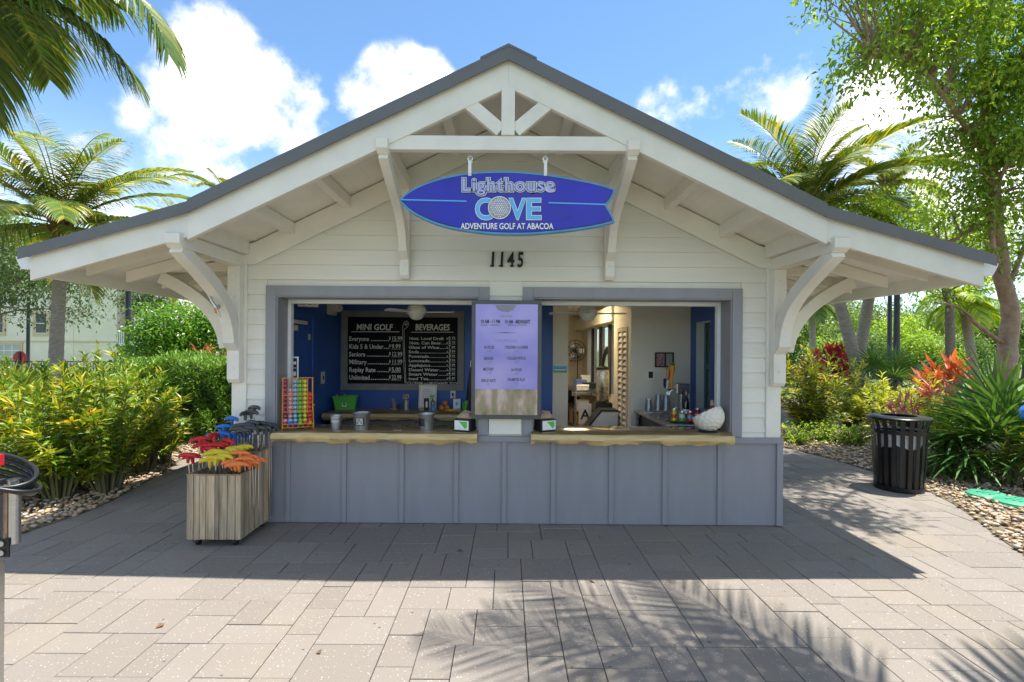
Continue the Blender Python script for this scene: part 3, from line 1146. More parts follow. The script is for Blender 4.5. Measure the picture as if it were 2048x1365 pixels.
for s in (-1, 1):
    front_bracket(s * 0.985, .088, 3.352, 2.375, 2.62, .112, kiosk)
    front_bracket(s * 2.615, .118, 2.602, 1.365, 1.74, .115, kiosk)
    # side bracket carrying the eave, set on the side wall
    br = thing("bracket", None, None)
    br.parent = kiosk
    X = lambda v: s * v
    xl0, xl1 = HW + .014, HW + .10
    MB().prism([(X(xl0), 1.40), (X(xl1 + .03), 1.43), (X(xl1 + .03), 2.48), (X(xl0), 2.48)], 'Y', .13, .235).build("leg", white, br, bevel=0.004)
    mid = bez((2.835, 1.70), (2.88, 2.02), (3.08, 2.22), (3.50, 2.41))
    l, r = offset_line(mid, .12)
    MB().strip([(X(a.x), a.y) for a in l], [(X(a.x), a.y) for a in r], 'Y', .136, .229).build("brace", white, br, bevel=0.004)
    MB().prism([(X(xl0), 2.482), (X(3.50), 2.482 - .02), (X(3.50), 2.535 - .02), (X(xl0), 2.58)], 'Y', .132, .233).build("beam", white, br, bevel=0.003)
# ------------------------------------------------------------------ cleat on the left bracket
ct = thing("boat_cleat", "silver boat cleat screwed to the curved bracket near the hedge", "cleat", (-2.60, -0.405, 2.07))
ct.rotation_euler = (0, 0, 0)
MB().tube([(0, 0, 0), (0, -.045, -.01)], [.022, .016], 10).build("base", steel, ct, smooth=40)
MB().tube([(-.055, -.05, .105), (-.03, -.055, .05), (0, -.05, 0), (.03, -.055, -.055), (.05, -.05, -.10)], [.006, .012, .015, .012, .006], 10).build("horn", steel, ct, smooth=50)
orange_m = mat("orange_cord", (0.62, 0.24, 0.04), 0.6)
MB().tube([(0.005, -.058, -.02), (.02, -.06, -.055)], .014, 8).build("cord", orange_m, ct)

# ------------------------------------------------------------------ house number
num = thing("house_number", "black metal house number 1145 on the gable wall", "house number", (0, -0.026, 2.50))
num_m = mat("black_number", (0.008, 0.008, 0.009), 0.35)
for ch, px in (("1", 983), ("1", 1001), ("4", 1019), ("5", 1038)):
    x = (px - 1013.0 + 1) / 204.0
    me = text_mesh("digit", ch, 0.205, num_m, width={"1": .030, "4": .070, "5": .058}[ch], offset=0.004, shear=0.06, extrude=0.008, align='CENTER')
    o = link("digit", me, num, (x, -0.012, 0.008 - (px - 1013) * .00003), (math.pi / 2, 0, 0))
    if ch in "14":
        dx = -0.006 if ch == "1" else 0.012
        MB().box(-.018 + dx, .022 + dx, -.0075, .0075, 0.0, .014).build("serif", num_m, o, rot=(-math.pi / 2, 0, 0))

# ================================================================== surfboard sign
sb_blue = mat("sign_blue", (0.012, 0.018, 0.47), 0.30, var=0.12, vscale=2.5, coat=0.1, spec=.3, col2=(0.010, 0.022, 0.32))
sb_rim = mat("sign_rim_blue", (0.09, 0.33, 0.60), 0.35, var=0.10, vscale=6)
sb_dark = mat("sign_outline", (0.006, 0.012, 0.07), 0.4)
sb_light = mat("sign_light_blue", (0.10, 0.46, 0.85), 0.35, var=0.03)
sb_lilac = mat("sign_lilac", (0.42, 0.45, 0.78), 0.4, var=0.03)
sb_white = mat("sign_white", (0.82, 0.82, 0.82), 0.4, var=0.02)
YS = -0.945
up_px = [(797, 400), (812, 386), (840, 370), (880, 356), (930, 346), (985, 342), (1040, 343), (1100, 349), (1160, 359), (1205, 369), (1232, 378)]
dn_px = [(1231, 445), (1200, 453), (1160, 460), (1110, 466), (1050, 470), (985, 469), (925, 462), (880, 452), (845, 438), (815, 420)]
notch = [(1228, 391), (1221, 403), (1213, 411), (1220, 421), (1227, 433)]


def sm(pts, n=5):
    out = []
    for i in range(len(pts) - 1):
        p0, p1, p2, p3 = (Vector(pts[max(i - 1, 0)]), Vector(pts[i]), Vector(pts[i + 1]), Vector(pts[min(i + 2, len(pts) - 1)]))
        for k in range(n):
            t = k / n
            out.append(0.5 * ((2 * p1) + (p2 - p0) * t + (2 * p0 - 5 * p1 + 4 * p2 - p3) * t * t + (3 * p1 - p0 - 3 * p2 + p3) * t ** 3))
    out.append(Vector(pts[-1]))
    return out


outline = sm(up_px) + [Vector(p) for p in notch] + sm(dn_px + [(797, 400)])[:-1]
sc0 = at(1013, 408, YS)
sign = thing("surfboard_sign", "blue surfboard shaped hanging sign with golf ball emblem under the gable truss", "sign", (0, YS, sc0.z))
out2 = [(at(p.x, p.y, YS).x, at(p.x, p.y, YS).z - sc0.z) for p in outline]


def inset(poly, d):
    n = len(poly)
    res = []
    for i in range(n):
        a, b, c = Vector(poly[i - 1]), Vector(poly[i]), Vector(poly[(i + 1) % n])
        d1, d2 = (b - a).normalized(), (c - b).normalized()
        nrm = Vector((d1.y, -d1.x)) + Vector((d2.y, -d2.x))
        nrm = nrm.normalized() if nrm.length > 1e-6 else Vector((d1.y, -d1.x))
        res.append(tuple(b + nrm * d / max(.45, nrm.dot(Vector((d1.y, -d1.x))))))
    return res


MB().prism(out2, 'Y', 0.0, 0.055).build("board", sb_rim, sign, bevel=0.010)
MB().prism(inset(out2, .018), 'Y', -0.0035, -0.0005).build("outline", sb_dark, sign)
MB().prism(inset(out2, .023), 'Y', -0.007, -0.0036).build("face", sb_blue, sign)


def spx(px, py):
    v = at(px, py, YS)
    return v.x, v.z - sc0.z


def sline(x0, y0, x1, y1, w, m, y=-0.009, name="stringer"):
    a, b = spx(x0, y0), spx(x1, y1)
    MB().bar((a[0], y, a[1]), (b[0], y, b[1]), 0.003, w, up=(0, 0, 1)).build(name, m, sign)


sline(803, 400.5, 933, 403.5, 0.009, sb_light)
sline(1097, 406.5, 1212, 410, 0.009, sb_light)


def layered(body, px, py, size, width, layers, **kw):
    x, z = spx(px, py)
    for k, (off, m) in enumerate(layers):
        me = text_mesh("lettering", body, size, m, width=width + 2 * off, offset=off, extrude=0.0008, align='CENTER', res=4, **kw)
        o = link("lettering", me, sign, (x, -0.0085 - .002 * k, z), (math.pi / 2, -ROLL, 0))


layered("Lighthouse", 1016, 383, 0.142, 0.725, [(0.0150, sb_dark), (0.0118, sb_white), (0.0070, sb_dark), (0.0022, sb_lilac)], spacing=1.10)
for ch, px, wd in (("C", 968, .125), ("V", 1035, .125), ("E", 1066, .105)):
    layered(ch, px, 439, 0.232, wd, [(0.0125, sb_dark), (0.0095, sb_white), (0.0045, sb_light)])
layered("ADVENTURE GOLF AT ABACOA", 1014, 459, 0.066, 0.735, [(0.0035, sb_dark), (0.0012, sb_white)])
# the golf ball that stands for the O
bxp, bzp = spx(999, 417)
bl_m = mat("sign_ball_grey", (0.30, 0.31, 0.37), 0.4, var=0.05)
gb = MB()
gb.lathe([(0.0, .012), (0.045, .0105), (0.075, .006), (0.088, 0.0)][::-1], 28, cap0=True, cap1=False)
gbo = gb.build("golf_ball_emblem", bl_m, sign, smooth=60, loc=(bxp, -0.016, bzp), rot=(math.pi / 2, 0, 0))
MB().lathe([(0.094, 0), (0.094, .002)], 32).build("emblem_rim", sb_dark, sign, loc=(bxp, -0.0135, bzp), rot=(math.pi / 2, 0, 0))
MB().lathe([(0.091, 0), (0.091, .002)], 32).build("emblem_rim", sb_white, sign, loc=(bxp, -0.0155, bzp), rot=(math.pi / 2, 0, 0))
dm = MB()
for i in range(-7, 8):
    for j in range(-7, 8):
        x, y = (i + .5 * (j % 2)) * .0165, j * .0143
        r2 = x * x + y * y
        if r2 < .074 ** 2:
            z = .0122 * (1 - r2 / .088 ** 2) ** .6 + .0003
            dm.add([(x + .0058 * math.cos(a * 1.0472), y + .0058 * math.sin(a * 1.0472), z) for a in range(6)], [tuple(range(6))])
dm.build("dimples", sb_white, gbo)["kind"] = "stuff"
# ghost of older raised lettering
x, z = spx(1092, 446)
link("ghost_lettering", text_mesh("ghost_lettering", "Golf", .105, sb_blue, width=.20, shear=.35, extrude=.0012, res=3, offset=-.003), sign, (x, -.0078, z), (math.pi / 2, 0, 0))
# hangers: eye, shackle, strap
for px in (940, 1091):
    a = at(px, 310, YS)
    x, zt = a.x, a.z - sc0.z
    hg = thing("hanger", None, None)
    hg.parent = sign
    ztop = 3.275 - sc0.z
    zst = spx(px, 322)[1]
    zsb = spx(px, 353)[1]
    yb = .022
    MB().tube([(x, yb, ztop + .01), (x, yb, ztop - .03)], .004, 8).build("eye_bolt", chrome, hg)
    MB().tube([(x + .019 * math.cos(t), yb, ztop - .047 + .019 * math.sin(t)) for t in np.linspace(0, 6.283, 17)[:-1]], .0042, 8, closed=True).build("ring", chrome, hg, smooth=60)
    MB().tube([(x + .016 * math.cos(t), yb + .003, zst + .006 + .02 * math.sin(t)) for t in np.linspace(-.6, 3.74, 12)], .004, 8).build("shackle", chrome, hg, smooth=60)
    MB().box(x - .013, x + .013, -.013, -.009, zsb, zst).build("strap", alu, hg, bevel=0.002)
    MB().box(x - .013, x + .013, -.009, .03, zst - .008, zst).build("strap_bend", alu, hg)
    MB().tube([(x, -.013, zsb + .018), (x, -.019, zsb + .018)], .006, 8).build("bolt", steel, hg)

# ================================================================== shop interior
room = thing("shop_interior", "blue and cream painted room seen through the serving windows", "room")
room["kind"] = "structure"
BY = 2.5


def rpart(mb, name, m, **kw):
    return mb.build(name, m, room, **kw)


rpart(MB().box(-HW + .12, 1.86, YW, DEP - .12, -.03, 0.012), "floor", floor_m)
rpart(MB().box(-HW + .1, HW - .1, YW + .001, BY + .2, 2.385, 2.42), "ceiling", ceil_m)
tile_m = mat("ceiling_tile", (0.66, 0.64, 0.60), 0.8, var=0.03)
for i in range(4):
    for j in range(4):
        x, y = -.2 + i * .6, BY + .2 + j * 1.3
        rpart(MB().box(x + .006, x + .594, y + .006, y + 1.294, 2.50, 2.52), "ceiling_tile", tile_m)
rpart(MB().box(-.3, 2.2, BY + .2, DEP - .12, 2.521, 2.54), "ceiling", ceil_m)
rpart(MB().box(-2.45 - .09, -2.45, YW + .04, BY + .1, 0, 2.384), "wall", blue_wall)          # left side
rpart(MB().box(-2.45, .68, BY, BY + .12, 0, 2.384), "wall", blue_wall)                       # back, behind the menu
rpart(MB().box(.68, .905, BY - .02, BY + .16, 0, 2.384), "wall", cream_wall)                 # end of the partition
rpart(MB().box(.906, 1.70, BY + .02, BY + .14, 2.16, 2.384), "wall", cream_wall) if False else None
# closet: front face, louvred side
rpart(MB().box(1.745, 2.45, 1.80, 1.90, 0, 2.384), "wall", cream_wall)
rpart(MB().box(1.66, 1.745, 1.80, 1.98, 0, 2.5), "wall", cream_wall)
rpart(MB().box(1.66, 1.745, 2.62, 2.90, 0, 2.5), "wall", cream_wall)
rpart(MB().box(1.66, 1.745, 1.98, 2.62, 2.03, 2.5), "wall", cream_wall)
rpart(MB().box(1.746, 2.53, 2.80, 2.90, 0, 2.5), "wall", cream_wall)
# right side wall around its window
for y0, y1, z0, z1 in ((YW + .04, 1.14, 0, 2.384), (1.14, 1.60, 0, .95), (1.14, 1.60, 2.07, 2.384), (1.60, 1.80, 0, 2.384)):
    rpart(MB().box(2.45, 2.54, y0, y1, z0, z1), "wall", blue_wall)
# back room
rpart(MB().box(-.3, 1.0, 7.2, 7.3, 0, 2.5), "wall", cream_wall)
rpart(MB().box(1.0, 1.87, 7.2, 7.3, 0, 2.5), "wall", cream_wall)
rpart(MB().box(-.3, -.2, BY + .16, 7.2, 0, 2.5), "wall", cream_wall)
for y0, y1, z0, z1 in ((2.9, 3.3, 0, 2.5), (3.3, 6.4, 0, .95), (3.3, 6.4, 2.14, 2.5), (6.4, 7.2, 0, 2.5)):
    rpart(MB().box(1.80, 1.869, y0, y1, z0, z1), "wall", cream_wall)
rpart(MB().box(1.62, 1.799, 2.91, 7.19, 2.16, 2.40), "header", cream_wall)
# side window: pale reveal, frame, insect screen
wn = thing("side_window", None, None)
wn.parent = room
pale = mat("pale_teal_paint", (0.60, 0.66, 0.64), 0.5, var=0.05)
teal = mat("teal_frame", (0.06, 0.19, 0.24), 0.45)
screen_m = mat("insect_screen", (0.05, 0.055, 0.06), 0.7, var=0.3, vscale=90, alpha=0.75)
MB().box(2.452, 2.64, 1.585, 1.612, .95, 2.07).build("reveal", pale, wn)
MB().box(2.452, 2.64, 1.128, 1.150, .95, 2.07).build("reveal", pale, wn)
MB().box(2.452, 2.64, 1.15, 1.585, .94, .962).build("sill", pale, wn)
MB().box(2.452, 2.64, 1.15, 1.585, 2.058, 2.075).build("reveal", pale, wn)
MB().box(2.55, 2.58, 1.15, 1.585, 1.47, 1.53).build("sash_rail", teal, wn)
MB().box(2.55, 2.58, 1.15, 1.19, .962, 2.058).build("frame", teal, wn)
MB().box(2.55, 2.58, 1.545, 1.585, .962, 2.058).build("frame", teal, wn)
MB().box(2.562, 2.566, 1.19, 1.545, .962, 2.058).build("screen", screen_m, wn)
# back-room window band with frames and dark blinds
bw = thing("back_window", None, None)
bw.parent = room
for y in (3.3, 3.95, 4.05, 4.85, 4.95, 5.7, 5.8, 6.35):
    MB().box(1.805, 1.90, y, y + .05, .95, 2.14).build("frame", alu, bw)
glass_m = mat("window_glass", (0.9, 0.95, 0.95), 0.03, trans=1.0, var=0.0)
MB().box(1.87, 1.876, 3.35, 6.35, .95, 2.14).build("pane", glass_m, bw)
dark_m = mat("dark_blind", (0.035, 0.035, 0.04), 0.6)
for y in (3.75, 4.6, 5.5):
    MB().box(1.77, 1.80, y, y + .16, .95, 2.15).build("blind", dark_m, bw)
# louvred closet door: stiles and slats
ld = thing("louvred_door", "cream louvred folding door in the closet side", "door", (1.655, 2.30, 0))
lm = mat("louvre_paint", (0.68, 0.63, 0.53), 0.5, var=0.04)
for y0, y1 in ((-.31, -.25), (-.03, .03), (.25, .31)):
    MB().box(-.008, .020, y0, y1, .02, 2.02).build("stile", lm, ld)
for half, (y0, y1) in enumerate(((-.25, -.03), (.03, .25))):
    for k in range(22):
        z = .16 + k * .083
        MB().prism([(-.004, z), (.018, z + .05), (.018, z + .058), (-.004, z + .008)], 'Y', y0, y1).build("slat", lm, ld)
    for z0 in (.02, 1.975):
        MB().box(-.006, .018, y0, y1, z0, z0 + .045 if z0 > 1 else z0 + .13).build("rail", lm, ld)
# blue door in the left wall with its casing
dr = thing("blue_door", "royal blue door in the side wall behind the ball rack", "door", (-2.45, .95, 0))
MB().box(0, .022, -.46, .42, .02, 2.06).build("leaf", blue_wall, dr, bevel=.004)
MB().box(.0, .035, .42, .52, .02, 2.16).build("casing", blue_wall, dr, bevel=.004)
MB().box(.0, .035, -.46, .42, 2.06, 2.16).build("casing", blue_wall, dr, bevel=.004)
for z0, z1 in ((.2, .95), (1.1, 1.9)):
    MB().box(.022, .030, -.34, .30, z0, z1).build("panel", blue_wall, dr, bevel=.006)
MB().ball((.07, .34, 1.0), .03).build("knob", chrome, dr, smooth=60)
MB().tube([(.022, .34, 1.0), (.06, .34, 1.0)], .012).build("spindle", chrome, dr)
MB().box(.031, .09, -.42, .1, 1.98, 2.02).build("closer_arm", beige_pl, dr)
MB().box(.031, .08, -.40, -.15, 1.90, 1.96).build("closer_body", beige_pl, dr)


def wall_plate(name, label, cat, loc, w, h, m, slot=None, axis='y'):
    t = thing(name, label, cat, loc)
    if axis == 'y':
        MB().box(-w / 2, w / 2, -.008, 0, -h / 2, h / 2).build("plate", m, t, bevel=.002)
        if slot:
            MB().box(-slot[0] / 2, slot[0] / 2, -.014, -.008, -slot[1] / 2, slot[1] / 2).build("rocker", slot[2], t)
    else:
        MB().box(0, .008, -w / 2, w / 2, -h / 2, h / 2).build("plate", m, t, bevel=.002)
        if slot:
            MB().box(.008, .014, -slot[0] / 2, slot[0] / 2, -slot[1] / 2, slot[1] / 2).build("rocker", slot[2], t)
    return t


def on_left(px, py):
    """point on the left interior wall seen at this photo pixel"""
    D = 2.45 * F / (1013 - px)
    return Vector((-2.45, D - CAM_D, CAM_H - (py - 700 + ROLL * (1013 - px)) / F * D))


p = on_left(639, 757)
wall_plate("switch_plate", "beige switch plate on the blue wall beside the blue door", "switch", p + Vector((.001, .12, 0)), .13, .16, beige_pl, (.03, .05, black_m), 'x')
p = on_left(621, 653)
wall_plate("door_sensor", "small cream sensor box high on the blue door", "sensor", (-2.4185, .95 + .30, 1.84), .06, .075, beige_pl, None, 'x')
# framed notice by the jamb
t = thing("notice_strip", "narrow navy and white notice fixed by the window jamb over the ball rack", "notice", at(589, 737, .30))
MB().box(-.04, .04, 0, .01, -.12, .12).build("backing", plastic_w, t)
navy = mat("navy_print", (0.012, 0.02, 0.08), 0.4)
MB().box(-.026, .026, -.003, 0, -.105, .105).build("print", navy, t)
MB().box(-.016, .016, -.005, -.003, .04, .07).build("mark", plastic_w, t)
MB().box(-.016, .016, -.005, -.003, -.08, -.035).build("mark", plastic_w, t)
MB().box(-.020, .020, -.005, -.003, .0, .006).build("mark", plastic_w, t)
# exit sign, seen from its edge under the head of the window
ex = thing("exit_sign", "cream exit sign with red letters high by the blue door", "exit sign", (-2.25, .78, 2.24), R(20))
MB().box(-.11, .11, -.025, .025, -.07, .10).build("housing", plastic_w, ex, bevel=.006)
red_l = mat("exit_red", (0.55, 0.10, 0.05), 0.5)
text("lettering", "EXIT", .13, red_l, ex, (-.092, -.027, -.045), width=.18, offset=.002)
MB().box(-.02, .02, -.02, .02, .10, .146).build("canopy", plastic_w, ex)
# emergency light with two heads
p = at(661, 620, 2.02)
el = thing("emergency_light", "cream emergency light with two round heads beside the menu board", "light fitting", (-2.449, 2.05, p.z + .02))
MB().box(0, .07, -.11, .11, -.09, .09).build("housing", beige_pl, el, bevel=.01)
for dy in (-.07, .13):
    MB().lathe([(.03, -.03), (.055, .0), (.058, .03), (.03, .034)], 16).build("lamp_head", plastic_w, el, smooth=50, loc=(.10, dy, .01), rot=(R(75), 0, R(-20)))
# dome camera
dc = thing("dome_camera", "small white dome camera on the ceiling above the menu board", "camera", at(730, 611, 2.1) * 1.0)
dc.location.z = 2.384
MB().lathe([(.05, 0), (.055, -.02), (.05, -.045)], 18).build("base", plastic_w, dc, smooth=40)
MB().ball((0, 0, -.045), .036, 14, 8).build("dome", black_m, dc, smooth=60)

# menu board
a = at(683, 622, BY - .03)
b = at(927, 780, BY - .03)
mw, mh = 1.80, 1.165
mc = ((at(683, 700, BY - .03).x + at(927, 700, BY - .03).x) / 2, (at(805, 622, BY).z + at(805, 781, BY).z) / 2)
menu = thing("menu_board", "large chalkboard price menu in grey frame on the blue wall", "menu board", (mc[0], BY - .001, mc[1]))
fw = .095
MB().box(-mw / 2, mw / 2, -.012, 0, -mh / 2, mh / 2).build("panel", board_black, menu)
MB().box(-mw / 2, mw / 2, -.03, -.0125, mh / 2 - fw, mh / 2).build("frame", grey_frame, menu, bevel=.003)
MB().box(-mw / 2, mw / 2, -.03, -.0125, -mh / 2, -mh / 2 + fw).build("frame", grey_frame, menu, bevel=.003)
for s in (-1, 1):
    MB().box(min(s * mw / 2, s * (mw / 2 - fw)), max(s * mw / 2, s * (mw / 2 - fw)), -.03, -.0125, -mh / 2 + fw, mh / 2 - fw).build("frame", grey_frame, menu, bevel=.003)


# crop pixel (board close-up 1972x1365 of photo 680..940 x 620..800) -> board coordinates
def bp(cx, cy):
    px, py = 680 + cx * 260 / 1972, 620 + cy * 180 / 1365
    v = at(px, py, BY - .013)
    return v.x - mc[0], v.z - mc[1]


def mtext(body, x0, x1, ybase, size, **kw):
    (xa, z), (xb, _) = bp(x0, ybase), bp(x1, ybase)
    text("lettering", body, size, chalk, menu, (xa, -.0135, z), width=xb - xa, extrude=.0004, res=2, **kw)


def mline(x0, y0, x1, y1, w=.006, name="underline"):
    (xa, za), (xb, zb) = bp(x0, y0), bp(x1, y1)
    MB().bar((xa, -.0135, za), (xb, -.0135, zb), .001, w, up=(0, 0, 1) if abs(xb - xa) > abs(zb - za) else (1, 0, 0)).build(name, chalk, menu)


mtext("MINI GOLF", 245, 798, 305, .125, shear=.08, offset=.003)
mtext("BEVERAGES", 1140, 1660, 308, .125, shear=.08, offset=.003)
mline(172, 334, 900, 334, .010)
mline(1078, 340, 1722, 340, .008)
for k, (l, pr, x1, xd) in enumerate((("Everyone", "15.99", 437, 455), ("Kids 5 & Under", "9.99", 655, 650), ("Seniors", "12.99", 380, 395), ("Military", "11.99", 400, 400), ("Replay Rate", "5.00", 535, 545), ("Unlimited", "22.99", 445, 450))):
    y = 472 + k * 117.5
    mtext(l, 137, x1, y, .096, offset=.0016)
    n = max(3, int((745 - xd) / 31))
    mtext("." * n, xd + 10, 745, y, .085, offset=.002)
    mtext("$", 742, 768, y - 22, .06, offset=.001)
    mtext(pr, 782, 930 if len(pr) > 4 else 918, y - 4, .090, offset=.0012)
    mline(776, y + 8, 925, y + 8, .004)
for k, (l, big, small, x1) in enumerate((("16oz. Local Draft", "6", "75", 1562), ("16oz. Can Beer", "5", "75", 1518), ("Glass of Wine", "7", "00", 1502), ("Soda", "3", "99", 1198), ("Powerade", "3", "99", 1340), ("Lemonade", "3", "99", 1352), ("Applejuice", "3", "49", 1372), ("Dasani Water", "3", "99", 1495), ("Smart Water", "4", "49", 1482), ("Iced Tea", "4", "49", 1338))):
    y = 455 + k * 67.8
    mtext(l, 1040, x1, y, .060, offset=.0010)
    if 1600 - x1 > 40:
        mtext("." * max(2, int((1600 - x1) / 22)), x1 + 8, 1605, y, .05, offset=.0012)
    mtext("$", 1614, 1634, y - 4, .04, offset=.0008)
    mtext(big, 1644, 1676, y - 8, .064, offset=.0010)
    mtext(small, 1692, 1745, y - 10, .046, offset=.0006)
    mline(1630, y + 2, 1756, y + 2, .003)
mtext("ICE CREAM and MILKSHAKES, TOO!", 1010, 1775, 1138, .066, offset=.0002)
# chalk drawing of a club
for seg in (((950, 300), (968, 780)), ((972, 300), (985, 780)), ((965, 775), (985, 1105)), ((990, 775), (1000, 1105)), ((985, 1105), (1000, 1105)), ((965, 778), (990, 775))):
    mline(*seg[0], *seg[1], .005, "club_drawing")
loop = [(952, 300), (950, 250), (975, 195), (1010, 168), (1035, 190), (1042, 225), (1020, 265), (972, 300)]
for q, w_ in zip(loop[:-1], loop[1:]):
    mline(*q, *w_, .006, "club_drawing")
for k in range(3):
    mline(978 + 6 * k, 225 + 10 * k, 1020 + 4 * k, 198 + 10 * k, .004, "club_drawing")


# ceiling fans
globe_m = mat("frosted_globe", (0.80, 0.78, 0.72), 0.35, var=0.02)
def fan(name, label, loc, rz, blades):
    f = thing(name, label, "ceiling fan", loc)
    MB().lathe([(.045, .16), (.045, .10), (.095, .07), (.118, .03), (.118, -.01), (.10, -.035)], 24).build("motor_housing", plastic_w, f, smooth=40)
    MB().lathe([(.055, .232), (.055, .20), (.02, .19), (.02, .15)], 16).build("downrod", plastic_w, f, smooth=40)
    gl = MB()
    gl.lathe([(.092, -.036), (.086, -.06), (.06, -.085), (.025, -.097), (.001, -.1)], 20)
    gl.build("glass_globe", globe_m, f, smooth=60)
    for k in range(blades):
        b = MB()
        b.prism([(.10, -.03), (.16, -.042), (.44, -.05), (.47, -.03), (.47, .03), (.44, .05), (.16, .042), (.10, .03)], 'Z', -.004, .004)
        b.build("blade", plastic_w, f, loc=(0, 0, .0), rot=(R(12), 0, rz + k * 2 * math.pi / blades))
    return f


fan("ceiling_fan", "white ceiling fan with globe in front of the menu board", (at(833, 628, 1.25).x, 1.25, 2.155), R(-8), 3)
fan("ceiling_fan", "white ceiling fan with globe before the back room doorway", (at(1175, 630, 1.25).x, 1.25, 2.150), R(-4), 4)

# back counter with drawers
bc = thing("back_counter", "dark live edge back counter on grey drawer cabinet under the menu", "counter")
cab_m = mat("cabinet_grey", (0.17, 0.155, 0.135), 0.5, var=0.08)
MB().box(-2.30, -.10, 1.76, BY - .002, .06, .772).build("carcass", cab_m, bc)
wood_top2 = wood_top
counter(-2.40, -.05, 1.66, BY - .001, .852, .08, 21, bc, "counter_slab", 50)
for k in range(4):
    x0 = -2.28 + k * .545
    for z0, z1 in ((.56, .755), (.10, .545)):
        dw = MB().box(x0 + .008, x0 + .537, 1.742, 1.759, z0, z1).build("drawer", cab_m, bc, bevel=.004)
        xm = x0 + .272
        zh = (z0 + z1) / 2
        MB().tube([(xm - .05, 1.742, zh), (xm - .05, 1.715, zh), (xm + .05, 1.715, zh), (xm + .05, 1.742, zh)], .006, 8).build("handle", chrome, dw)

BT = .853          # back counter top
CT = .906          # front counter top


def bpos(px, Y, z=BT):
    return (at(px, 800, Y).x, Y, z)


green_pl = mat("green_plastic", (0.10, 0.50, 0.06), 0.4, var=0.03)
bn = thing("green_bin", "bright green tapered plastic bin on the back counter", "bin", bpos(692, 2.16), R(8))
b = MB()
w0, w1, d0, d1, h = .125, .16, .085, .11, .185
b.add([(-w0, -d0, 0), (w0, -d0, 0), (w0, d0, 0), (-w0, d0, 0), (-w1, -d1, h), (w1, -d1, h), (w1, d1, h), (-w1, d1, h),
       (-w1 + .008, -d1 + .008, h), (w1 - .008, -d1 + .008, h), (w1 - .008, d1 - .008, h), (-w1 + .008, d1 - .008, h),
       (-w0 + .008, -d0 + .008, .01), (w0 - .008, -d0 + .008, .01), (w0 - .008, d0 - .008, .01), (-w0 + .008, d0 - .008, .01)],
      [(3, 2, 1, 0)] + [(k, (k + 1) % 4, 4 + (k + 1) % 4, 4 + k) for k in range(4)] + [(4 + k, 4 + (k + 1) % 4, 8 + (k + 1) % 4, 8 + k) for k in range(4)] + [(8 + k, 8 + (k + 1) % 4, 12 + (k + 1) % 4, 12 + k) for k in range(4)] + [(12, 13, 14, 15)])
b.build("tub", green_pl, bn)
MB().box(-w1 - .008, w1 + .008, -d1 - .008, d1 + .008, h - .018, h - .012).build("rim", green_pl, bn)
MB().box(-.035, .025, -.104, -.0985, .06, .105).build("sticker", paper, bn, rot=(R(8), 0, 0), loc=(0, .012, 0))
MB().box(-.022, .010, -.1065, -.1045, .082, .102).build("sticker_print", black_m, bn, rot=(R(8), 0, 0), loc=(0, .012, 0))
yellow_pl = mat("yellow_plastic", (0.75, 0.50, 0.04), 0.45)
for k in range(4):
    MB().tube([(-.10 + k * .03, 0, .1), (-.13 + k * .035, -.01 + .01 * k, .215)], .006, 8).build("pencil", (yellow_pl, navy, black_m, yellow_pl)[k], bn)

clear_pl = mat("clear_plastic", (0.92, 0.93, 0.93), 0.08, trans=0.92, var=0.0)
cup = thing("card_cup", "clear cup holding tan wooden spoons on an orange saucer", "cup", bpos(788, 2.15))
MB().lathe([(.062, 0), (.066, .008), (.058, .008), (.05, .004)], 18).build("saucer", mat("orange_saucer", (0.62, 0.30, 0.08), 0.4), cup)
MB().lathe([(.030, .009), (.038, .105), (.036, .105), (.028, .012)], 18, cap0=True, cap1=False).build("tumbler", clear_pl, cup, smooth=40)
tan = mat("tan_card", (0.48, 0.34, 0.20), 0.7)
for k in range(4):
    MB().bar((-.012 + .008 * k, .0, .02), (-.03 + .012 * k, .0, .15 + .01 * (k % 2)), .018, .004).build("spoon", tan, cup)
MB().box(.05, .085, -.02, .02, .0, .08).build("tag_block", black_m, cup)
pc = thing("pencil_cup", "grey metal cup holding yellow scissors and pens", "cup", bpos(812, 2.12))
MB().lathe([(.042, 0), (.046, .13), (.043, .13), (.038, .01)], 18, cap1=False).build("cup_body", galv, pc, smooth=40)
for sx in (-1, 1):
    MB().tube([(sx * .018 + .018 * math.cos(t), 0, .185 + .026 * math.sin(t)) for t in np.linspace(0, 6.283, 13)[:-1]], .006, 6, closed=True).build("scissor_handle", mat("scissor_yellow", (0.78, 0.48, 0.12), 0.4) if "scissor_yellow" not in MATS else MATS["scissor_yellow"], pc)
    MB().bar((sx * .012, 0, .16), (-sx * .006, 0, .03), .010, .003).build("blade", steel, pc)
MB().tube([(-.03, .01, .03), (-.045, .01, .165)], .005).build("pen", green_pl, pc)
nt_ = thing("framed_notice", "white framed paper notice leaning under the menu board", "notice", (at(855, 800, 2.38).x, 2.38, BT), 0)
nt_.rotation_euler = (R(-10), 0, 0)
for x0, x1, z0, z1 in ((-.13, .13, 0, .02), (-.13, .13, .31, .335), (-.13, -.11, .02, .31), (.11, .13, .02, .31)):
    MB().box(x0, x1, -.012, .006, z0, z1).build("frame", beige_pl, nt_)
MB().box(-.11, .11, -.004, .004, .02, .31).build("sheet", paper, nt_)
ink = mat("grey_ink", (0.20, 0.20, 0.22), 0.7)
for k in range(9):
    MB().box(-.085, .085 - .03 * (k % 3), -.0055, -.0045, .06 + k * .025, .064 + k * .025).build("text_line", ink, nt_)
bt = thing("black_bottle", "tall black tumbler standing before the white notice", "bottle", bpos(853, 2.02))
MB().lathe([(.033, 0), (.034, .16), (.03, .175), (.0, .175)], 18).build("body", black_m, bt, smooth=40)
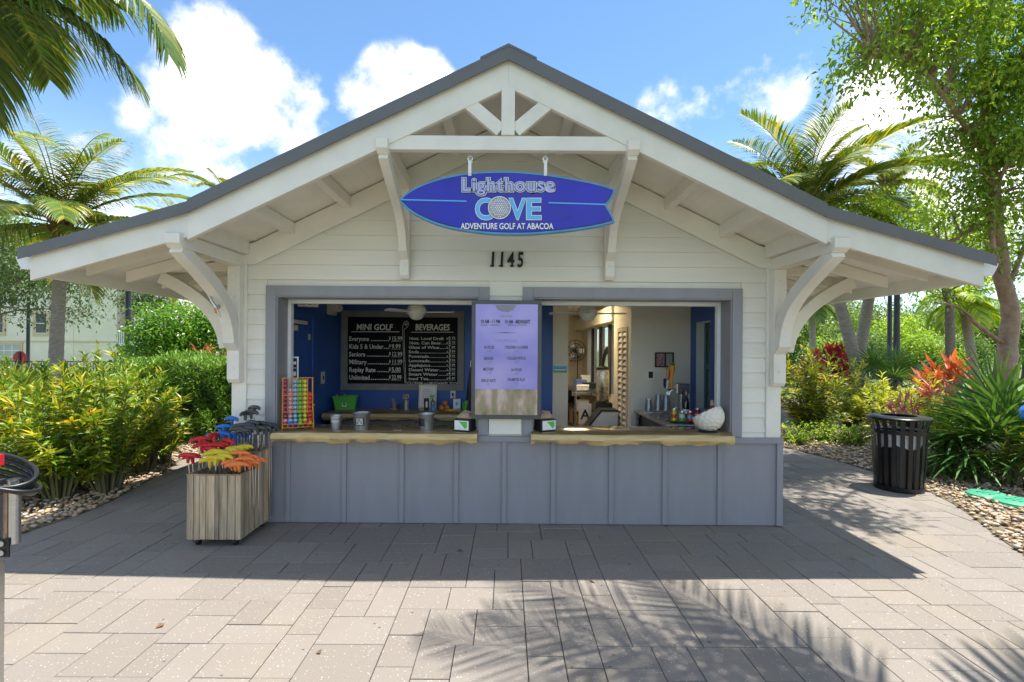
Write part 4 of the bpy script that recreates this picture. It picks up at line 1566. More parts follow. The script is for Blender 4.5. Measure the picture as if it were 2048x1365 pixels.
MB().box(-.006, .02, -.0365, -.0345, .05, .13).build("mark", paper, bt)
sp = thing("spray_bottle", "blue spray bottle with green trigger head on the back counter", "spray bottle", bpos(866, 2.06))
MB().lathe([(.030, 0), (.032, .06), (.032, .09)], 16).build("cleaner", mat("blue_cleaner", (0.10, 0.36, 0.60), 0.2), sp, smooth=40)
MB().lathe([(.033, .09), (.028, .13), (.012, .16), (.012, .18)], 16).build("bottle_neck", clear_pl, sp, smooth=40)
MB().box(-.045, .02, -.014, .014, .18, .215).build("trigger_head", green_pl, sp, bevel=.005)
MB().bar((-.02, 0, .185), (-.045, 0, .145), .012, .008).build("trigger", green_pl, sp)
orange_fr = mat("orange_peel", (0.78, 0.25, 0.02), 0.45, var=0.1, bump=0.2, bscale=120)
for k, (px, z, lab) in enumerate(((883, 0, "orange nearest the notice in the small fruit pile"), (894, 0, "orange beside the banana in the small fruit pile"), (890, .062, "orange on top of the small fruit pile"))):
    o = MB().ball((0, 0, .036), .036, 16, 10, (1, 1, .94)).build("orange", orange_fr, None, smooth=80, loc=(bpos(px, 2.1 + .02 * k)[0], 2.1 + .02 * k, BT + z))
    tag(o, lab, "orange", "oranges on the back counter")
o = MB().tube([(-.10, 0, .012), (-.06, -.02, .016), (0, -.03, .018), (.06, -.02, .022), (.10, .01, .032), (.112, .016, .038)], [.005, .015, .018, .017, .009, .004], 10).build("banana", mat("banana_skin", (0.72, 0.45, 0.06), 0.5, var=0.15), None, smooth=70, loc=bpos(903, 1.98))
tag(o, "yellow banana lying in front of the oranges", "banana")
bxo = thing("white_carton", "small white carton with blue diamond near the outlet", "carton", bpos(914, 2.2))
MB().box(-.05, .05, -.03, .03, 0, .15).build("box", paper, bxo, bevel=.002)
MB().add([(0, -.0312, .05), (.025, -.0312, .085), (0, -.0312, .12), (-.025, -.0312, .085)], [(0, 1, 2, 3)]).build("diamond", sb_light, bxo)
wp = wall_plate("wall_outlet", "white outlet with a black plug below the menu board", "outlet", (at(906, 790, BY).x, BY - .001, at(906, 789, BY).z), .075, .115, plastic_w)
MB().box(-.014, .014, -.035, -.008, -.02, .02).build("plug", black_m, wp)
MB().tube([(0, -.03, -.02), (.02, -.05, -.08), (.06, -.08, -.15), (.10, -.1, -.25)], .004, 6).build("cord", black_m, wp)
# dark tall thing at the end of the back counter
um = thing("folded_umbrella", "dark folded stand leaning at the end of the back counter", "umbrella", (at(938, 800, 2.2).x, 2.2, BT))
MB().tube([(-.02, 0, 0), (0, 0, .28), (.02, 0, .60)], [.035, .03, .008], 8).build("canopy", black_m, um)
MB().tube([(.02, 0, .60), (.02, 0, .68), (.05, 0, .70)], .007, 6).build("handle", steel, um)
MB().tube([(-.06, -.02, .0), (-.05, -.02, .09), (-.02, -.02, .13)], [.03, .045, .01], 8).build("plush_leaf", green_pl, um)

# ================================================================== portrait screen on the pier
scr = thing("display_screen", "portrait menu screen in grey frame hung between the serving windows", "screen", (0.0, -0.115, 1.605))
bez_m = mat("screen_bezel", (0.085, 0.082, 0.085), 0.4, var=0.05, metal=0.3)
SW, SH = .335, .568
MB().box(-SW + .01, SW - .01, .0, .068, -SH + .01, SH - .01).build("housing", bez_m, scr)
for x0, x1, z0, z1 in ((-SW, SW, SH - .037, SH), (-SW, SW, -SH, -SH + .04), (-SW, -SW + .037, -SH + .04, SH - .037), (SW - .037, SW, -SH + .04, SH - .037)):
    MB().box(x0, x1, -.014, 0, z0, z1).build("bezel", bez_m, scr, bevel=.003)
ls = bpy.data.materials.new("screen_glow")
ls.use_nodes = True
N, L = ls.node_tree.nodes, ls.node_tree.links
p = N['Principled BSDF']
tcn = N.new('ShaderNodeTexCoord')
sepn = N.new('ShaderNodeSeparateXYZ')
L.new(tcn.outputs['Object'], sepn.inputs[0])
nz = N.new('ShaderNodeTexNoise')
nz.inputs['Scale'].default_value = 2.2
L.new(tcn.outputs['Object'], nz.inputs['Vector'])
crn = N.new('ShaderNodeValToRGB')
crn.color_ramp.elements[0].position, crn.color_ramp.elements[0].color = .40, (0.20, 0.20, 0.62, 1)
crn.color_ramp.elements[1].position, crn.color_ramp.elements[1].color = .66, (0.34, 0.33, 0.70, 1)
L.new(nz.outputs[0], crn.inputs[0])
L.new(crn.outputs[0], p.inputs['Emission Color'])
p.inputs['Emission Strength'].default_value = 0.15
p.inputs['Base Color'].default_value = (0.03, 0.03, 0.05, 1)
p.inputs['Roughness'].default_value = 0.06
ZP = -SH + .04 + .245
MB().box(-SW + .037, SW - .037, -.006, -.0005, ZP, SH - .037).build("lit_panel", ls, scr)
# plaza reflection painted as a glowing panel in the screen's foot
pic = bpy.data.materials.new("screen_reflection")
pic.use_nodes = True
N, L = pic.node_tree.nodes, pic.node_tree.links
p = N['Principled BSDF']
tcn = N.new('ShaderNodeTexCoord')
mpn = N.new('ShaderNodeMapping')
mpn.inputs['Scale'].default_value = (11, 1, 4.5)
L.new(tcn.outputs['Object'], mpn.inputs[0])
nz = N.new('ShaderNodeTexNoise')
nz.inputs['Scale'].default_value = 1.0
nz.inputs['Detail'].default_value = 5
L.new(mpn.outputs[0], nz.inputs['Vector'])
crn = N.new('ShaderNodeValToRGB')
els = crn.color_ramp.elements
for _ in range(3):
    els.new(.5)
for e, (t, c) in zip(els, [(.25, (.10, .07, .05)), (.38, (.20, .22, .10)), (.5, (.30, .24, .20)), (.6, (.42, .38, .34)), (.75, (.50, .50, .55))]):
    e.position, e.color = t, (*c, 1)
L.new(nz.outputs[0], crn.inputs[0])
L.new(crn.outputs[0], p.inputs['Emission Color'])
p.inputs['Emission Strength'].default_value = 0.15
p.inputs['Base Color'].default_value = (0.03, 0.03, 0.04, 1)
p.inputs['Roughness'].default_value = 0.06
MB().box(-SW + .037, SW - .037, -.006, -.0005, -SH + .04, ZP - .001).build("reflection_panel", pic, scr)
scr_ink = mat("screen_ink", (0.03, 0.025, 0.05), 0.4)
scr_grey = mat("screen_grey_ink", (0.30, 0.29, 0.34), 0.4)
scr_pale = mat("screen_pale_ink", (0.20, 0.19, 0.33), 0.4)


def sp_(cx, cy):           # close-up 774x1365 of photo 930..1100 x 590..890
    v = at(930 + cx * 170 / 774, 590 + cy * 300 / 1365, -0.121)
    return v.x, v.z - 1.605


def stext(body, x0, x1, ybase, size, m=scr_ink, **kw):
    (xa, z), (xb, _) = sp_(x0, ybase), sp_(x1, ybase)
    text("lettering", body, size, m, scr, (xa, -.0075, z), width=xb - xa, extrude=.0003, res=2, **kw)


stext("HOURS", 320, 425, 205, .030, scr_pale, shear=.2)
stext("10 AM - 11 PM", 142, 314, 258, .048, offset=.0022)
stext("(SUNDAY - THURSDAY)", 140, 315, 284, .026)
stext("10 AM - MIDNIGHT", 362, 590, 260, .048, offset=.0022)
stext("(FRIDAY & SATURDAY)", 388, 562, 284, .026)
stext("GOLF PRICING", 266, 474, 430, .040, scr_pale, offset=-.0005)
for body, x0, x1, y, pr, xp in (("18 HOLES", 170, 262, 490, "15.99", 215), ("CHILDREN 5 & UNDER", 362, 575, 490, "9.99", 468), ("SENIORS", 172, 258, 592, "12.99", 222), ("COLLEGE WITH ID", 383, 552, 590, "12.99", 468),
                           ("MILITARY", 166, 262, 690, "11.99", 214), ("36 HOLES", 420, 515, 695, "19.99", 466), ("REPLAY RATE", 148, 278, 793, "5", 208), ("UNLIMITED PLAY", 385, 548, 785, "22.99", 464)):
    stext(body, x0, x1, y, .040, scr_ink, offset=.0010)
    stext(pr, xp - (8 if len(pr) < 3 else 20), xp + (8 if len(pr) < 3 else 20), y + 34, .034, scr_pale)
(xa, za), (xb, _) = sp_(250, 345), sp_(485, 345)
MB().add([(xa, -.0075, za), ((xa + xb) / 2, -.0075, za - .004), (xb, -.0075, za), ((xa + xb) / 2, -.0075, za + .004)], [(0, 1, 2, 3)]).build("divider", scr_ink, scr)
xc, zc_ = sp_(370, 92)
MB().add([(xc + .098 * math.cos(t), -.0075, zc_ - .068 * math.sin(t)) for t in np.linspace(0, math.pi, 20)], [tuple(range(20))]).build("half_disc", scr_grey, scr)
MB().box(SW, SW + .006, -.004, .01, .02, .08).build("latch", black_m, scr)

# ================================================================== things on the front counter
def bucket(label, px, Y, r0, r1, h, sign_txt=None, sx=0.0, rim_in=None, ridges=False):
    t = thing("tin_bucket", label, "bucket", (at(px, 850, Y).x, Y, CT), 0, "tin buckets on the counter")
    prof = [(r0, 0.0), (r0 + .002, .004)]
    if ridges:
        prof += [(r0 + (r1 - r0) * .5, h * .5), (r0 + (r1 - r0) * .55 + .004, h * .62), (r0 + (r1 - r0) * .6, h * .68), (r0 + (r1 - r0) * .7 + .004, h * .75)]
    prof += [(r1, h - .006), (r1 + .004, h - .003), (r1 + .004, h), (r1 - .001, h), (r0 - .002, .006)]
    MB().lathe(prof, 28, cap1=True).build("pail", galv, t, smooth=50)
    if rim_in:
        MB().lathe([(r1 - .008, h - .02), (r1 - .004, h - .010), (0.001, h - .010)], 24, cap0=False).build("contents", rim_in, t)
    if sign_txt:
        rm = (r0 + r1) / 2 + .004
        n = 8
        span = .098 / rm / 2
        vs, fs = [], []
        for i in range(n + 1):
            a = -math.pi / 2 + sx + (i / n - .5) * 2 * span
            for z in (h * .26, h * .74):
                rr = r0 + (r1 - r0) * z / h + .0015
                vs.append((rr * math.cos(a), rr * math.sin(a), z))
        fs = [(2 * i, 2 * i + 2, 2 * i + 3, 2 * i + 1) for i in range(n)]
        MB().add(vs, fs).build("label_patch", black_m, t)
        if sx > -.3:
            for k, wd in enumerate(sign_txt):
                rr = r0 + (r1 - r0) * (.62 - .24 * k) + .004
                text("lettering", wd, .042, paper, t, (-.030, -rr - .0012, h * (.53 - .21 * k)), width=.066, extrude=.0004, res=2, offset=.0006)
    return t


bucket("small ribbed tin bucket, the one nearest the ball rack", 672, .03, .042, .058, .135, ridges=True)
blue_card = mat("blue_card", (0.14, 0.25, 0.62), 0.6)
bucket("tin bucket with black score cards label", 723, .03, .066, .083, .165, ("SCORE", "CARDS"), 0.0, blue_card)
bucket("tin bucket with its label turned aside, beside the napkin holder", 853, .03, .062, .080, .160, ("S",), -.75, None)


def napkins(label, px, Y, rz):
    t = thing("napkin_dispenser", label, "napkin dispenser", (at(px, 850, Y).x, Y, CT), rz, "napkin dispensers on the counters")
    MB().box(-.085, .085, -.075, .075, 0.004, .125).build("case", black_m, t, bevel=.012)
    MB().box(-.075, .075, -.0765, -.0752, .018, .108).build("label_panel", paper, t)
    MB().add([(-.03, -.078, .10), (.06, -.078, .10), (.06, -.078, .05), (.04, -.078, .03)], [(0, 1, 2, 3)]).build("green_print", green_pl, t)
    kraft = MATS.get("kraft_paper") or mat("kraft_paper", (0.46, 0.33, 0.21), 0.8, var=0.08)
    MB().tube([(-.07, 0, .118), (-.02, 0, .14), (.04, 0, .136), (.08, 0, .118)], [.03, .045, .045, .02], 10).build("napkin_stack", kraft, t)
    MB().add([(-.05, -.02, .15), (.03, -.03, .165), (.075, .02, .185), (-.02, .03, .20)], [(0, 1, 2), (0, 2, 3)]).build("loose_napkin", kraft, t)
    return t


napkins("black napkin holder at the end of the counter before the menu", 930, -.02, R(-22))
napkins("black napkin holder on the counter before the back room doorway", 1090, .02, R(28))
o = MB().box(-.04, .04, -.016, .016, 0, .0015).build("paper_slip", mat("pink_paper", (0.75, 0.35, 0.36), 0.7), None, loc=(at(795, 856, -.02).x, -.02, CT + .0005))
tag(o, "pink paper slip lying flat on the serving counter", "paper slip")

# ball rack ------------------------------------------------------------
ow = mat("orange_wire", (0.80, 0.28, 0.02), 0.4)
RKX = at(597, 850, .06).x
rack = thing("ball_rack", "orange wire rack full of coloured golf balls", "ball rack", (RKX, .04, CT), R(24))
W2 = .135
wires = []
for i in range(7):
    x = -W2 + i * 2 * W2 / 6
    wires.append([(x, .035, .085), (x, .055, .50)])
    wires.append([(x, -.025, .16), (x, -.005, .50)])
    wires.append([(x, .05, .10), (x, -.06, .055), (x, -.125, .03), (x, -.130, .065)])
for z, y in ((.50, .055), (.50, -.005), (.33, -.012), (.17, -.022), (.30, .045)):
    wires.append([(-W2 - .012, y, z), (W2 + .012, y, z)])
for y, z in ((-.130, .065), (-.125, .03), (-.06, .055), (.05, .10)):
    wires.append([(-W2, y, z), (W2, y, z)])
for s in (-1, 1):
    wires.append([(s * (W2 + .006), -.13, 0.004), (s * (W2 + .006), -.13, .07), (s * (W2 + .006), -.03, .19), (s * (W2 + .006), .055, .5), (s * (W2 + .006), .08, .004), (s * (W2 + .006), -.13, .004)])
wires.append([(-W2, .08, .004), (W2, .08, .004)])
for w in wires:
    MB().tube(w, .0034, 6).build("wire", ow, rack)
ball_cols = [("plum", (0.30, 0.05, 0.13)), ("pink", (0.78, 0.36, 0.45)), ("light blue", (0.22, 0.55, 0.72)), ("green", (0.16, 0.55, 0.08)), ("yellow", (0.70, 0.66, 0.06)), ("red", (0.75, 0.05, 0.03))]
ball_me = {}
ORD = ['first', 'second', 'third', 'fourth', 'fifth', 'sixth', 'seventh', 'eighth', 'ninth', 'tenth', 'eleventh', 'twelfth', 'thirteenth']
rmat = Matrix.Translation(rack.location) @ Matrix.Rotation(R(24), 4, 'Z')
rb = random.Random(3)
for nme, c in ball_cols + [("deep blue", (0.05, 0.12, 0.55)), ("orange", (0.8, 0.30, 0.05))]:
    mm = mat(nme.replace(" ", "_") + "_ball", c, 0.3, var=0.05, bump=0.25, bscale=260, coat=0.3)
    ball_me[nme] = MB().ball((0, 0, 0), .0213, 14, 10).mesh("golf_ball", mm, smooth=80)
for i, (nme, c) in enumerate(ball_cols):
    x = -W2 + (i + .5) * 2 * W2 / 6
    nb = 9 if nme != "red" else 6
    if nme == "pink":
        nb = 7
    for k in range(nb):
        z = .125 + k * .0428
        y = .004 + .02 * (z - .1) / .4 + .006
        o = link("golf_ball", ball_me[nme], None, rmat @ Vector((x, y, z)))
        tag(o, "%s golf ball, %s from the bottom of the %s upright lane" % (nme, ORD[k], nme), "golf ball", nme + " balls in the rack")
for row, (y, z) in enumerate(((-.040, .081), (-.094, .058))):
    for i in range(6):
        x = -W2 + (i + .5) * 2 * W2 / 6
        nme = [["pink", "light blue", "light blue", "green", "yellow", "red"], ["plum", "deep blue", "deep blue", "green", "red", "orange"]][row][i]
        o = link("golf_ball", ball_me[nme], None, rmat @ Vector((x, y, z + .006)))
        tag(o, "%s golf ball, %s from the left in the %s row of the rack's tray" % (nme, ORD[i], "upper" if row == 0 else "lowest"), "golf ball", "balls in the rack tray")
# golf-ball shaped bowl on a dark base
gm = mat("bowl_white", (0.74, 0.70, 0.60), 0.45, var=0.04)
gbw = thing("golf_ball_bowl", "cream half golf ball bowl tilted on a black base", "bowl", (at(1416, 860, .02).x, .02, CT))
MB().lathe([(.092, 0), (.094, .010), (.070, .022), (.05, .026)], 26).build("base", black_m, gbw, smooth=40)
bm = bmesh.new()
bmesh.ops.create_uvsphere(bm, u_segments=72, v_segments=40, radius=.152)
bmesh.ops.delete(bm, geom=[v for v in bm.verts if v.co.z > .055], context='VERTS')
dirs = []
for i in range(150):
    z = 1 - 2 * (i + .5) / 150
    a = i * 2.399963
    dirs.append(Vector((math.sqrt(1 - z * z) * math.cos(a), math.sqrt(1 - z * z) * math.sin(a), z)))
for v in bm.verts:
    n = v.co.normalized()
    dd = max(n.dot(q) for q in dirs)
    ang = math.acos(min(1, dd))
    v.co -= n * .011 * max(0, 1 - (ang / .15) ** 2)
me = bpy.data.meshes.new("bowl_shell")
bm.to_mesh(me)
bm.free()
me.materials.append(gm)
me.polygons.foreach_set("use_smooth", [True] * len(me.polygons))
o = link("bowl_shell", me, gbw, (0, 0, .155), (R(-18), R(-24), 0))
sd = o.modifiers.new("shell", 'SOLIDIFY')
sd.thickness = .008
MB().lathe([(.03, .02), (.03, .05)], 12).build("stem", black_m, gbw)

# ------------------------------------------------------------------ steel side counter and what stands on it
sc_ = thing("steel_counter", "stainless steel side counter against the cream closet wall", "counter")
MB().prism([(1.70, .42), (2.43, .42), (2.43, 1.79), (1.70, 1.79)], 'Z', .885, .915).build("worktop", steel, sc_, bevel=.004)
MB().box(1.76, 2.42, .50, 1.78, .10, .884).build("cabinet", black_metal, sc_)
for y in (.47, 1.72):
    MB().tube([(1.74, y, .012), (1.74, y, .884)], .02, 10).build("leg", steel, sc_)
ST = .916


def spos(px, Y, z=ST):
    return (at(px, 830, Y).x, Y, z)


mtx = thing("bar_mat", "black rubber bar mat under the drink cans", "mat", (2.02, .62, ST))
MB().box(-.24, .30, -.10, .12, .0, .008).build("sheet", black_m, mtx, bevel=.003)
tr = thing("cup_tray", "steel tray under the upturned plastic cups", "tray", spos(1313, 1.50))
MB().box(-.19, .17, -.08, .08, .0, .018).build("pan", steel, tr, bevel=.004)
for k, (px, n, lab) in enumerate(((1297, 5, "stack of clear plastic cups nearest the louvred door"), (1316, 9, "middle stack of clear plastic cups on the tray"), (1332, 9, "stack of clear plastic cups nearest the beer tower"))):
    t = thing("cup_stack", lab, "cups", (spos(px, 1.50)[0], 1.50, ST + .019), 0, "stacks of plastic cups")
    for j in range(n):
        z = j * .012
        MB().lathe([(.048, z), (.034, z + .115), (.0335, z + .115), (.047, z + .002)], 18, cap0=False, cap1=True).build("cup", clear_pl, t, smooth=40)
tw = thing("beer_tower", "steel T shaped draught beer tower with four taps", "beer tower", spos(1366, 1.25))
MB().box(-.045, .045, -.045, .045, 0, .30).build("column", steel, tw, bevel=.008)
MB().box(-.10, .06, -.06, .06, .26, .39).build("head_box", steel, tw, bevel=.010)
for k in range(4):
    y = -.05 + k * .035
    MB().tube([(-.10, y, .31), (-.15, y, .31), (-.175, y, .29), (-.185, y, .24)], [.012, .012, .012, .008], 8).build("tap", chrome, tw, smooth=50)
th1 = mat("tap_orange", (0.80, 0.36, 0.03), 0.4)
th2 = mat("tap_white", (0.8, 0.78, 0.72), 0.4)
th3 = mat("tap_green", (0.06, 0.22, 0.05), 0.4)
th4 = mat("tap_red", (0.50, 0.05, 0.03), 0.4)
h = MB().lathe([(.014, 0), (.02, .04), (.017, .12), (.024, .20), (.034, .23), (.034, .27), (.024, .285)], 14).build("tap_handle", th1, tw, smooth=50, loc=(-.165, -.05, .325), rot=(0, R(3), 0))
MB().ball((0, 0, .30), .03, 12, 8, (1, 1, .7)).build("finial", th3, h, smooth=60)
h = MB().box(-.010, .010, -.012, .012, 0, .31).build("tap_handle", th2, tw, bevel=.004, loc=(-.205, -.02, .325), rot=(0, R(7), 0))
MB().box(-.0112, .0112, -.0135, -.012, .10, .30).build("stripe", th4, h)
MB().lathe([(.012, 0), (.022, .05), (.014, .12), (.022, .25)], 12).build("tap_handle", mat("tap_gold", (0.55, 0.38, 0.05), 0.4), tw, smooth=50, loc=(-.185, .02, .325))
MB().lathe([(.014, 0), (.026, .04), (.026, .10), (.014, .12)], 12).build("tap_handle", navy, tw, smooth=50, loc=(-.20, .055, .325))
wb = thing("wine_bottle", "dark green wine bottle behind the drink cans", "bottle", spos(1372, 1.02))
gl_green = mat("green_glass", (0.006, 0.012, 0.006), 0.08, coat=0.5)
MB().lathe([(.036, 0), (.037, .01), (.037, .18), (.03, .21), (.014, .235), (.013, .30)], 20).build("body", gl_green, wb, smooth=40)
MB().lathe([(.0145, .26), (.0145, .31), (.0, .31)], 14).build("foil", mat("gold_foil", (0.45, 0.30, 0.12), 0.4, metal=.5), wb, smooth=40)
MB().lathe([(.0376, .05), (.0376, .10)], 20, cap0=False, cap1=False).build("bottle_label", paper, wb)


def can(label, px, Y, bands, h=.125, r=.031):
    t = thing("drink_can", label, "drink can", spos(px, Y, ST + .0085), 0, "drink cans on the bar mat")
    z = 0.012
    MB().lathe([(.024, 0), (r, .012)], 20).build("base", steel, t, smooth=40)
    for frac, m in bands:
        z2 = z + (h - .03) * frac
        MB().lathe([(r, z), (r, z2)], 20, cap0=False, cap1=False).build("printed_wall", m, t, smooth=40)
        z = z2
    MB().lathe([(r, z), (.026, z + .014), (.026, z + .017), (.023, z + .014)], 20, cap0=False).build("top", steel, t, smooth=40)


cy = mat("can_yellow", (0.72, 0.52, 0.04), 0.3, metal=.3)
cr_ = mat("can_red", (0.55, 0.05, 0.04), 0.3, metal=.2)
cw = mat("can_white", (0.72, 0.72, 0.70), 0.3)
cg = mat("can_green", (0.12, 0.45, 0.05), 0.3)
cb = mat("can_blue", (0.10, 0.42, 0.60), 0.3)
can("tall yellow drink can with red band", 1348, .60, [(.25, cy), (.35, cr_), (.4, cy)], .15)
can("white and green drink can between the yellow and red ones", 1364, .58, [(.35, cg), (.45, cw), (.2, cg)])
can("red and blue drink can in front of the cream bowl", 1380, .58, [(.3, cr_), (.35, cb), (.35, cr_)])
can("white drink can half hidden by the cream bowl", 1395, .70, [(.6, cw), (.4, cr_)], .14)
can("slim white bottle with red patch behind the cream bowl", 1425, .62, [(.55, cw), (.25, cr_), (.2, cw)], .24, .024)
# on the closet wall
pf = thing("framed_pictures", "small dark framed pair of prints on the cream closet wall", "picture", (at(1328, 720, 1.80).x, 1.799, at(1328, 720, 1.80).z))
fr_m = mat("dark_wood_frame", (0.06, 0.028, 0.016), 0.4)
MB().box(-.125, .125, -.012, 0, -.10, .10).build("backing", fr_m, pf)
MB().box(-.125, .125, -.022, -.0125, .082, .10).build("frame", fr_m, pf)
MB().box(-.125, .125, -.022, -.0125, -.10, -.082).build("frame", fr_m, pf)
for x in (-.116, .012, .116):
    MB().box(x - .009, x + .009, -.021, -.0125, -.082, .082).build("frame", fr_m, pf)
MB().box(-.104, .002, -.0135, -.0123, -.08, .08).build("print", mat("pink_print", (0.62, 0.33, 0.40), 0.6, var=0.4, vscale=40), pf)
MB().box(.022, .106, -.0135, -.0123, -.08, .08).build("print", mat("sage_print", (0.36, 0.38, 0.30), 0.6, var=0.1), pf)
wall_plate("switch_plate", "white plate with black rocker on the cream closet wall", "switch", (at(1301, 750, 1.8).x, 1.799, at(1301, 750, 1.8).z), .11, .13, plastic_w, (.055, .085, black_m))
st = thing("counter_sticker", "small blue and green sticker on the cream partition end", "sticker", (at(1120, 739, BY - .02).x, BY - .0205, at(1120, 739, BY).z))
MB().box(-.10, .10, -.002, 0, -.02, .05).build("blue_field", sb_light, st)
MB().box(-.10, .10, -.002, 0, -.05, -.02).build("green_field", cg, st)
text("lettering", "PLEASE ORDER HERE", .02, navy, st, (-.085, -.003, .02), width=.17, extrude=.0002, res=2) if False else None
MB().box(-.08, .08, -.003, -.0021, .012, .018).build("print_line", navy, st)
MB().box(-.085, .085, -.003, -.0021, -.012, .004).build("print_line", paper, st)

# ------------------------------------------------------------------ back room
wf = thing("wall_fan", "dark wire cage fan on the back room wall", "fan", (at(1152, 702, 6.6).x, 6.7, at(1152, 702, 6.6).z), R(-12))
cage = MB()
for rr in (.24, .17, .09):
    wf_r = [(rr * math.cos(t), -.10 * (1 - (rr / .26) ** 2) - .04, rr * math.sin(t)) for t in np.linspace(0, 6.283, 25)[:-1]]
    cage.tube(wf_r, .006, 6, closed=True)
for k in range(12):
    t = k * math.pi / 6
    cage.tube([(.05 * math.cos(t), -.14, .05 * math.sin(t)), (.16 * math.cos(t), -.10, .16 * math.sin(t)), (.245 * math.cos(t), -.03, .245 * math.sin(t))], .004, 5)
cage.build("cage", black_metal, wf)
MB().lathe([(.05, -.02), (.07, .05), (.05, .16)], 16).build("motor", black_metal, wf, loc=(0, .02, 0), rot=(R(90), 0, 0))
for k in range(3):
    MB().bar((0, -.06, 0), (.2 * math.cos(k * 2.094), -.06, .2 * math.sin(k * 2.094)), .10, .006, up=(0, 1, 0)).build("blade", steel, wf)
MB().tube([(0, .1, 0), (0, .45, -.02)], .03, 10).build("arm", black_metal, wf)
MB().tube([(.02, .44, -.1), (.02, .44, -.75)], .010, 6).build("cord", black_m, wf)
MB().box(-.04, .08, .40, .46, -.92, -.75).build("switch_box", steel, wf)
sk = thing("sink", "dark utility sink with gooseneck tap in the back room", "sink", (1.02, 5.4, 0))
MB().box(-.25, .28, -.3, .3, .62, .90).build("basin", black_metal, sk, bevel=.02)
MB().box(-.22, .25, -.27, .27, .012, .619).build("cabinet", black_m, sk)
MB().tube([(0, .2, .90), (0, .2, 1.15), (.03, .12, 1.25), (.08, .02, 1.25), (.10, -.02, 1.15)], .014, 8).build("tap", chrome, sk, smooth=50)
sh = thing("storage_shelf", "wire storage shelf crowded with supplies in the back room", "shelf", (1.42, 4.3, 0))
for x in (-.25, .25):
    for y in (-.7, .7):
        MB().tube([(x, y, .012), (x, y, 1.0)], .014, 8).build("post", chrome, sh)
for z in (.30, .66, .98):
    MB().box(-.26, .26, -.72, .72, z, z + .02).build("shelf_board", steel, sh)
card = mat("cardboard", (0.36, 0.24, 0.13), 0.8, var=0.1)
items = [(-.1, -.5, .32, .22, .25, .28, card), (.1, -.1, .32, .2, .3, .25, paper), (-.08, .3, .32, .24, .26, .3, card), (-.1, -.45, .68, .2, .2, .16, paper), (.05, -.1, .68, .22, .24, .2, card), (0, .35, .68, .3, .3, .15, black_m),
         (-.1, -.5, 1.0, .2, .3, .08, paper), (.06, -.15, 1.0, .24, .22, .10, black_m), (-.04, .25, 1.0, .2, .2, .13, blue_card), (.1, .55, 1.0, .16, .16, .2, plastic_w)]
for k, (x, y, z, w, d, h_, m) in enumerate(items):
    lab = "%s box on the %s shelf of the back room rack" % ({card: "brown cardboard", paper: "white paper", black_m: "black plastic", blue_card: "blue card", plastic_w: "glossy white"}[m], {.32: "lowest", .68: "middle", 1.0: "top"}[z]) + (", nearer end" if y < -.3 else (", far end" if y > .2 else ", mid length"))
    t = thing("supply_box", lab, "box", (1.42 + x, 4.3 + y, z + .0215 if z > .9 else z + .001), random.uniform(-.2, .2), "supplies on the back room rack")
    MB().box(-w / 2, w / 2, -d / 2, d / 2, 0, h_ * .8).build("carton", m, t, bevel=.004)
    MB().box(-w / 2 - .004, w / 2 + .004, -d / 2 - .004, d / 2 + .004, h_ * .8, h_).build("lid", m, t, bevel=.004)
ur = thing("drink_urn", "tall stainless steel drink urn near the louvred door", "urn", (1.52, 3.05, .0))
MB().box(-.13, .13, -.13, .13, .012, .88).build("stand", black_metal, ur)
MB().lathe([(.085, .881), (.10, .90), (.10, 1.36), (.09, 1.40), (.03, 1.42)], 22).build("tank", steel, ur, smooth=40)
MB().lathe([(.11, 1.40), (.11, 1.43), (.02, 1.46)], 20).build("lid", black_m, ur, smooth=40)
MB().tube([(0, 0, 1.46), (.02, -.02, 1.62), (.05, -.03, 1.68), (.06, -.03, 1.76)], [.02, .03, .045, .02], 10).build("pump", black_m, ur, smooth=50)
fz_ = thing("chest_freezer", "white chest freezer with sloping black lid in the doorway", "freezer", (1.42, 2.72, 0))
MB().prism([(-.32, .012), (.22, .012), (.22, .80), (-.02, .80), (-.32, .42)], 'Y', -.25, .05).build("cabinet", plastic_w, fz_, bevel=.008)
MB().prism([(-.36, .40), (-.34, .44), (-.03, .83), (.22, .83), (.22, .805), (-.02, .805)], 'Y', -.26, .06).build("lid", black_m, fz_)
tsn = thing("table_sign", "white easel sign with black letter A leaning on the freezer", "sign", (1.24, 3.02, 0))
MB().box(-.10, .10, -.01, .01, .55, .86).build("panel", paper, tsn, rot=(0, 0, R(10)))
MB().box(-.09, .09, .02, .05, .012, .55).build("stand", steel, tsn)
text("lettering", "A", .22, black_m, tsn, (-.075, -.03, .62), extrude=.0005, res=2, offset=.004)
# the lit lamp of the back room: a ceiling panel
lp = thing("ceiling_light", "lit warm ceiling light panel in the back room", "ceiling light", (1.12, 3.3, 2.49))
lamp_m = mat("lit_diffuser", (0.9, 0.8, 0.6), 0.5, emit=(1.0, 0.78, 0.46), estr=8.0)
MB().box(-.16, .16, -.4, .4, -.012, .0).build("diffuser", lamp_m, lp)
MB().box(-.18, .18, -.42, .42, .0005, .009).build("tray", alu, lp)

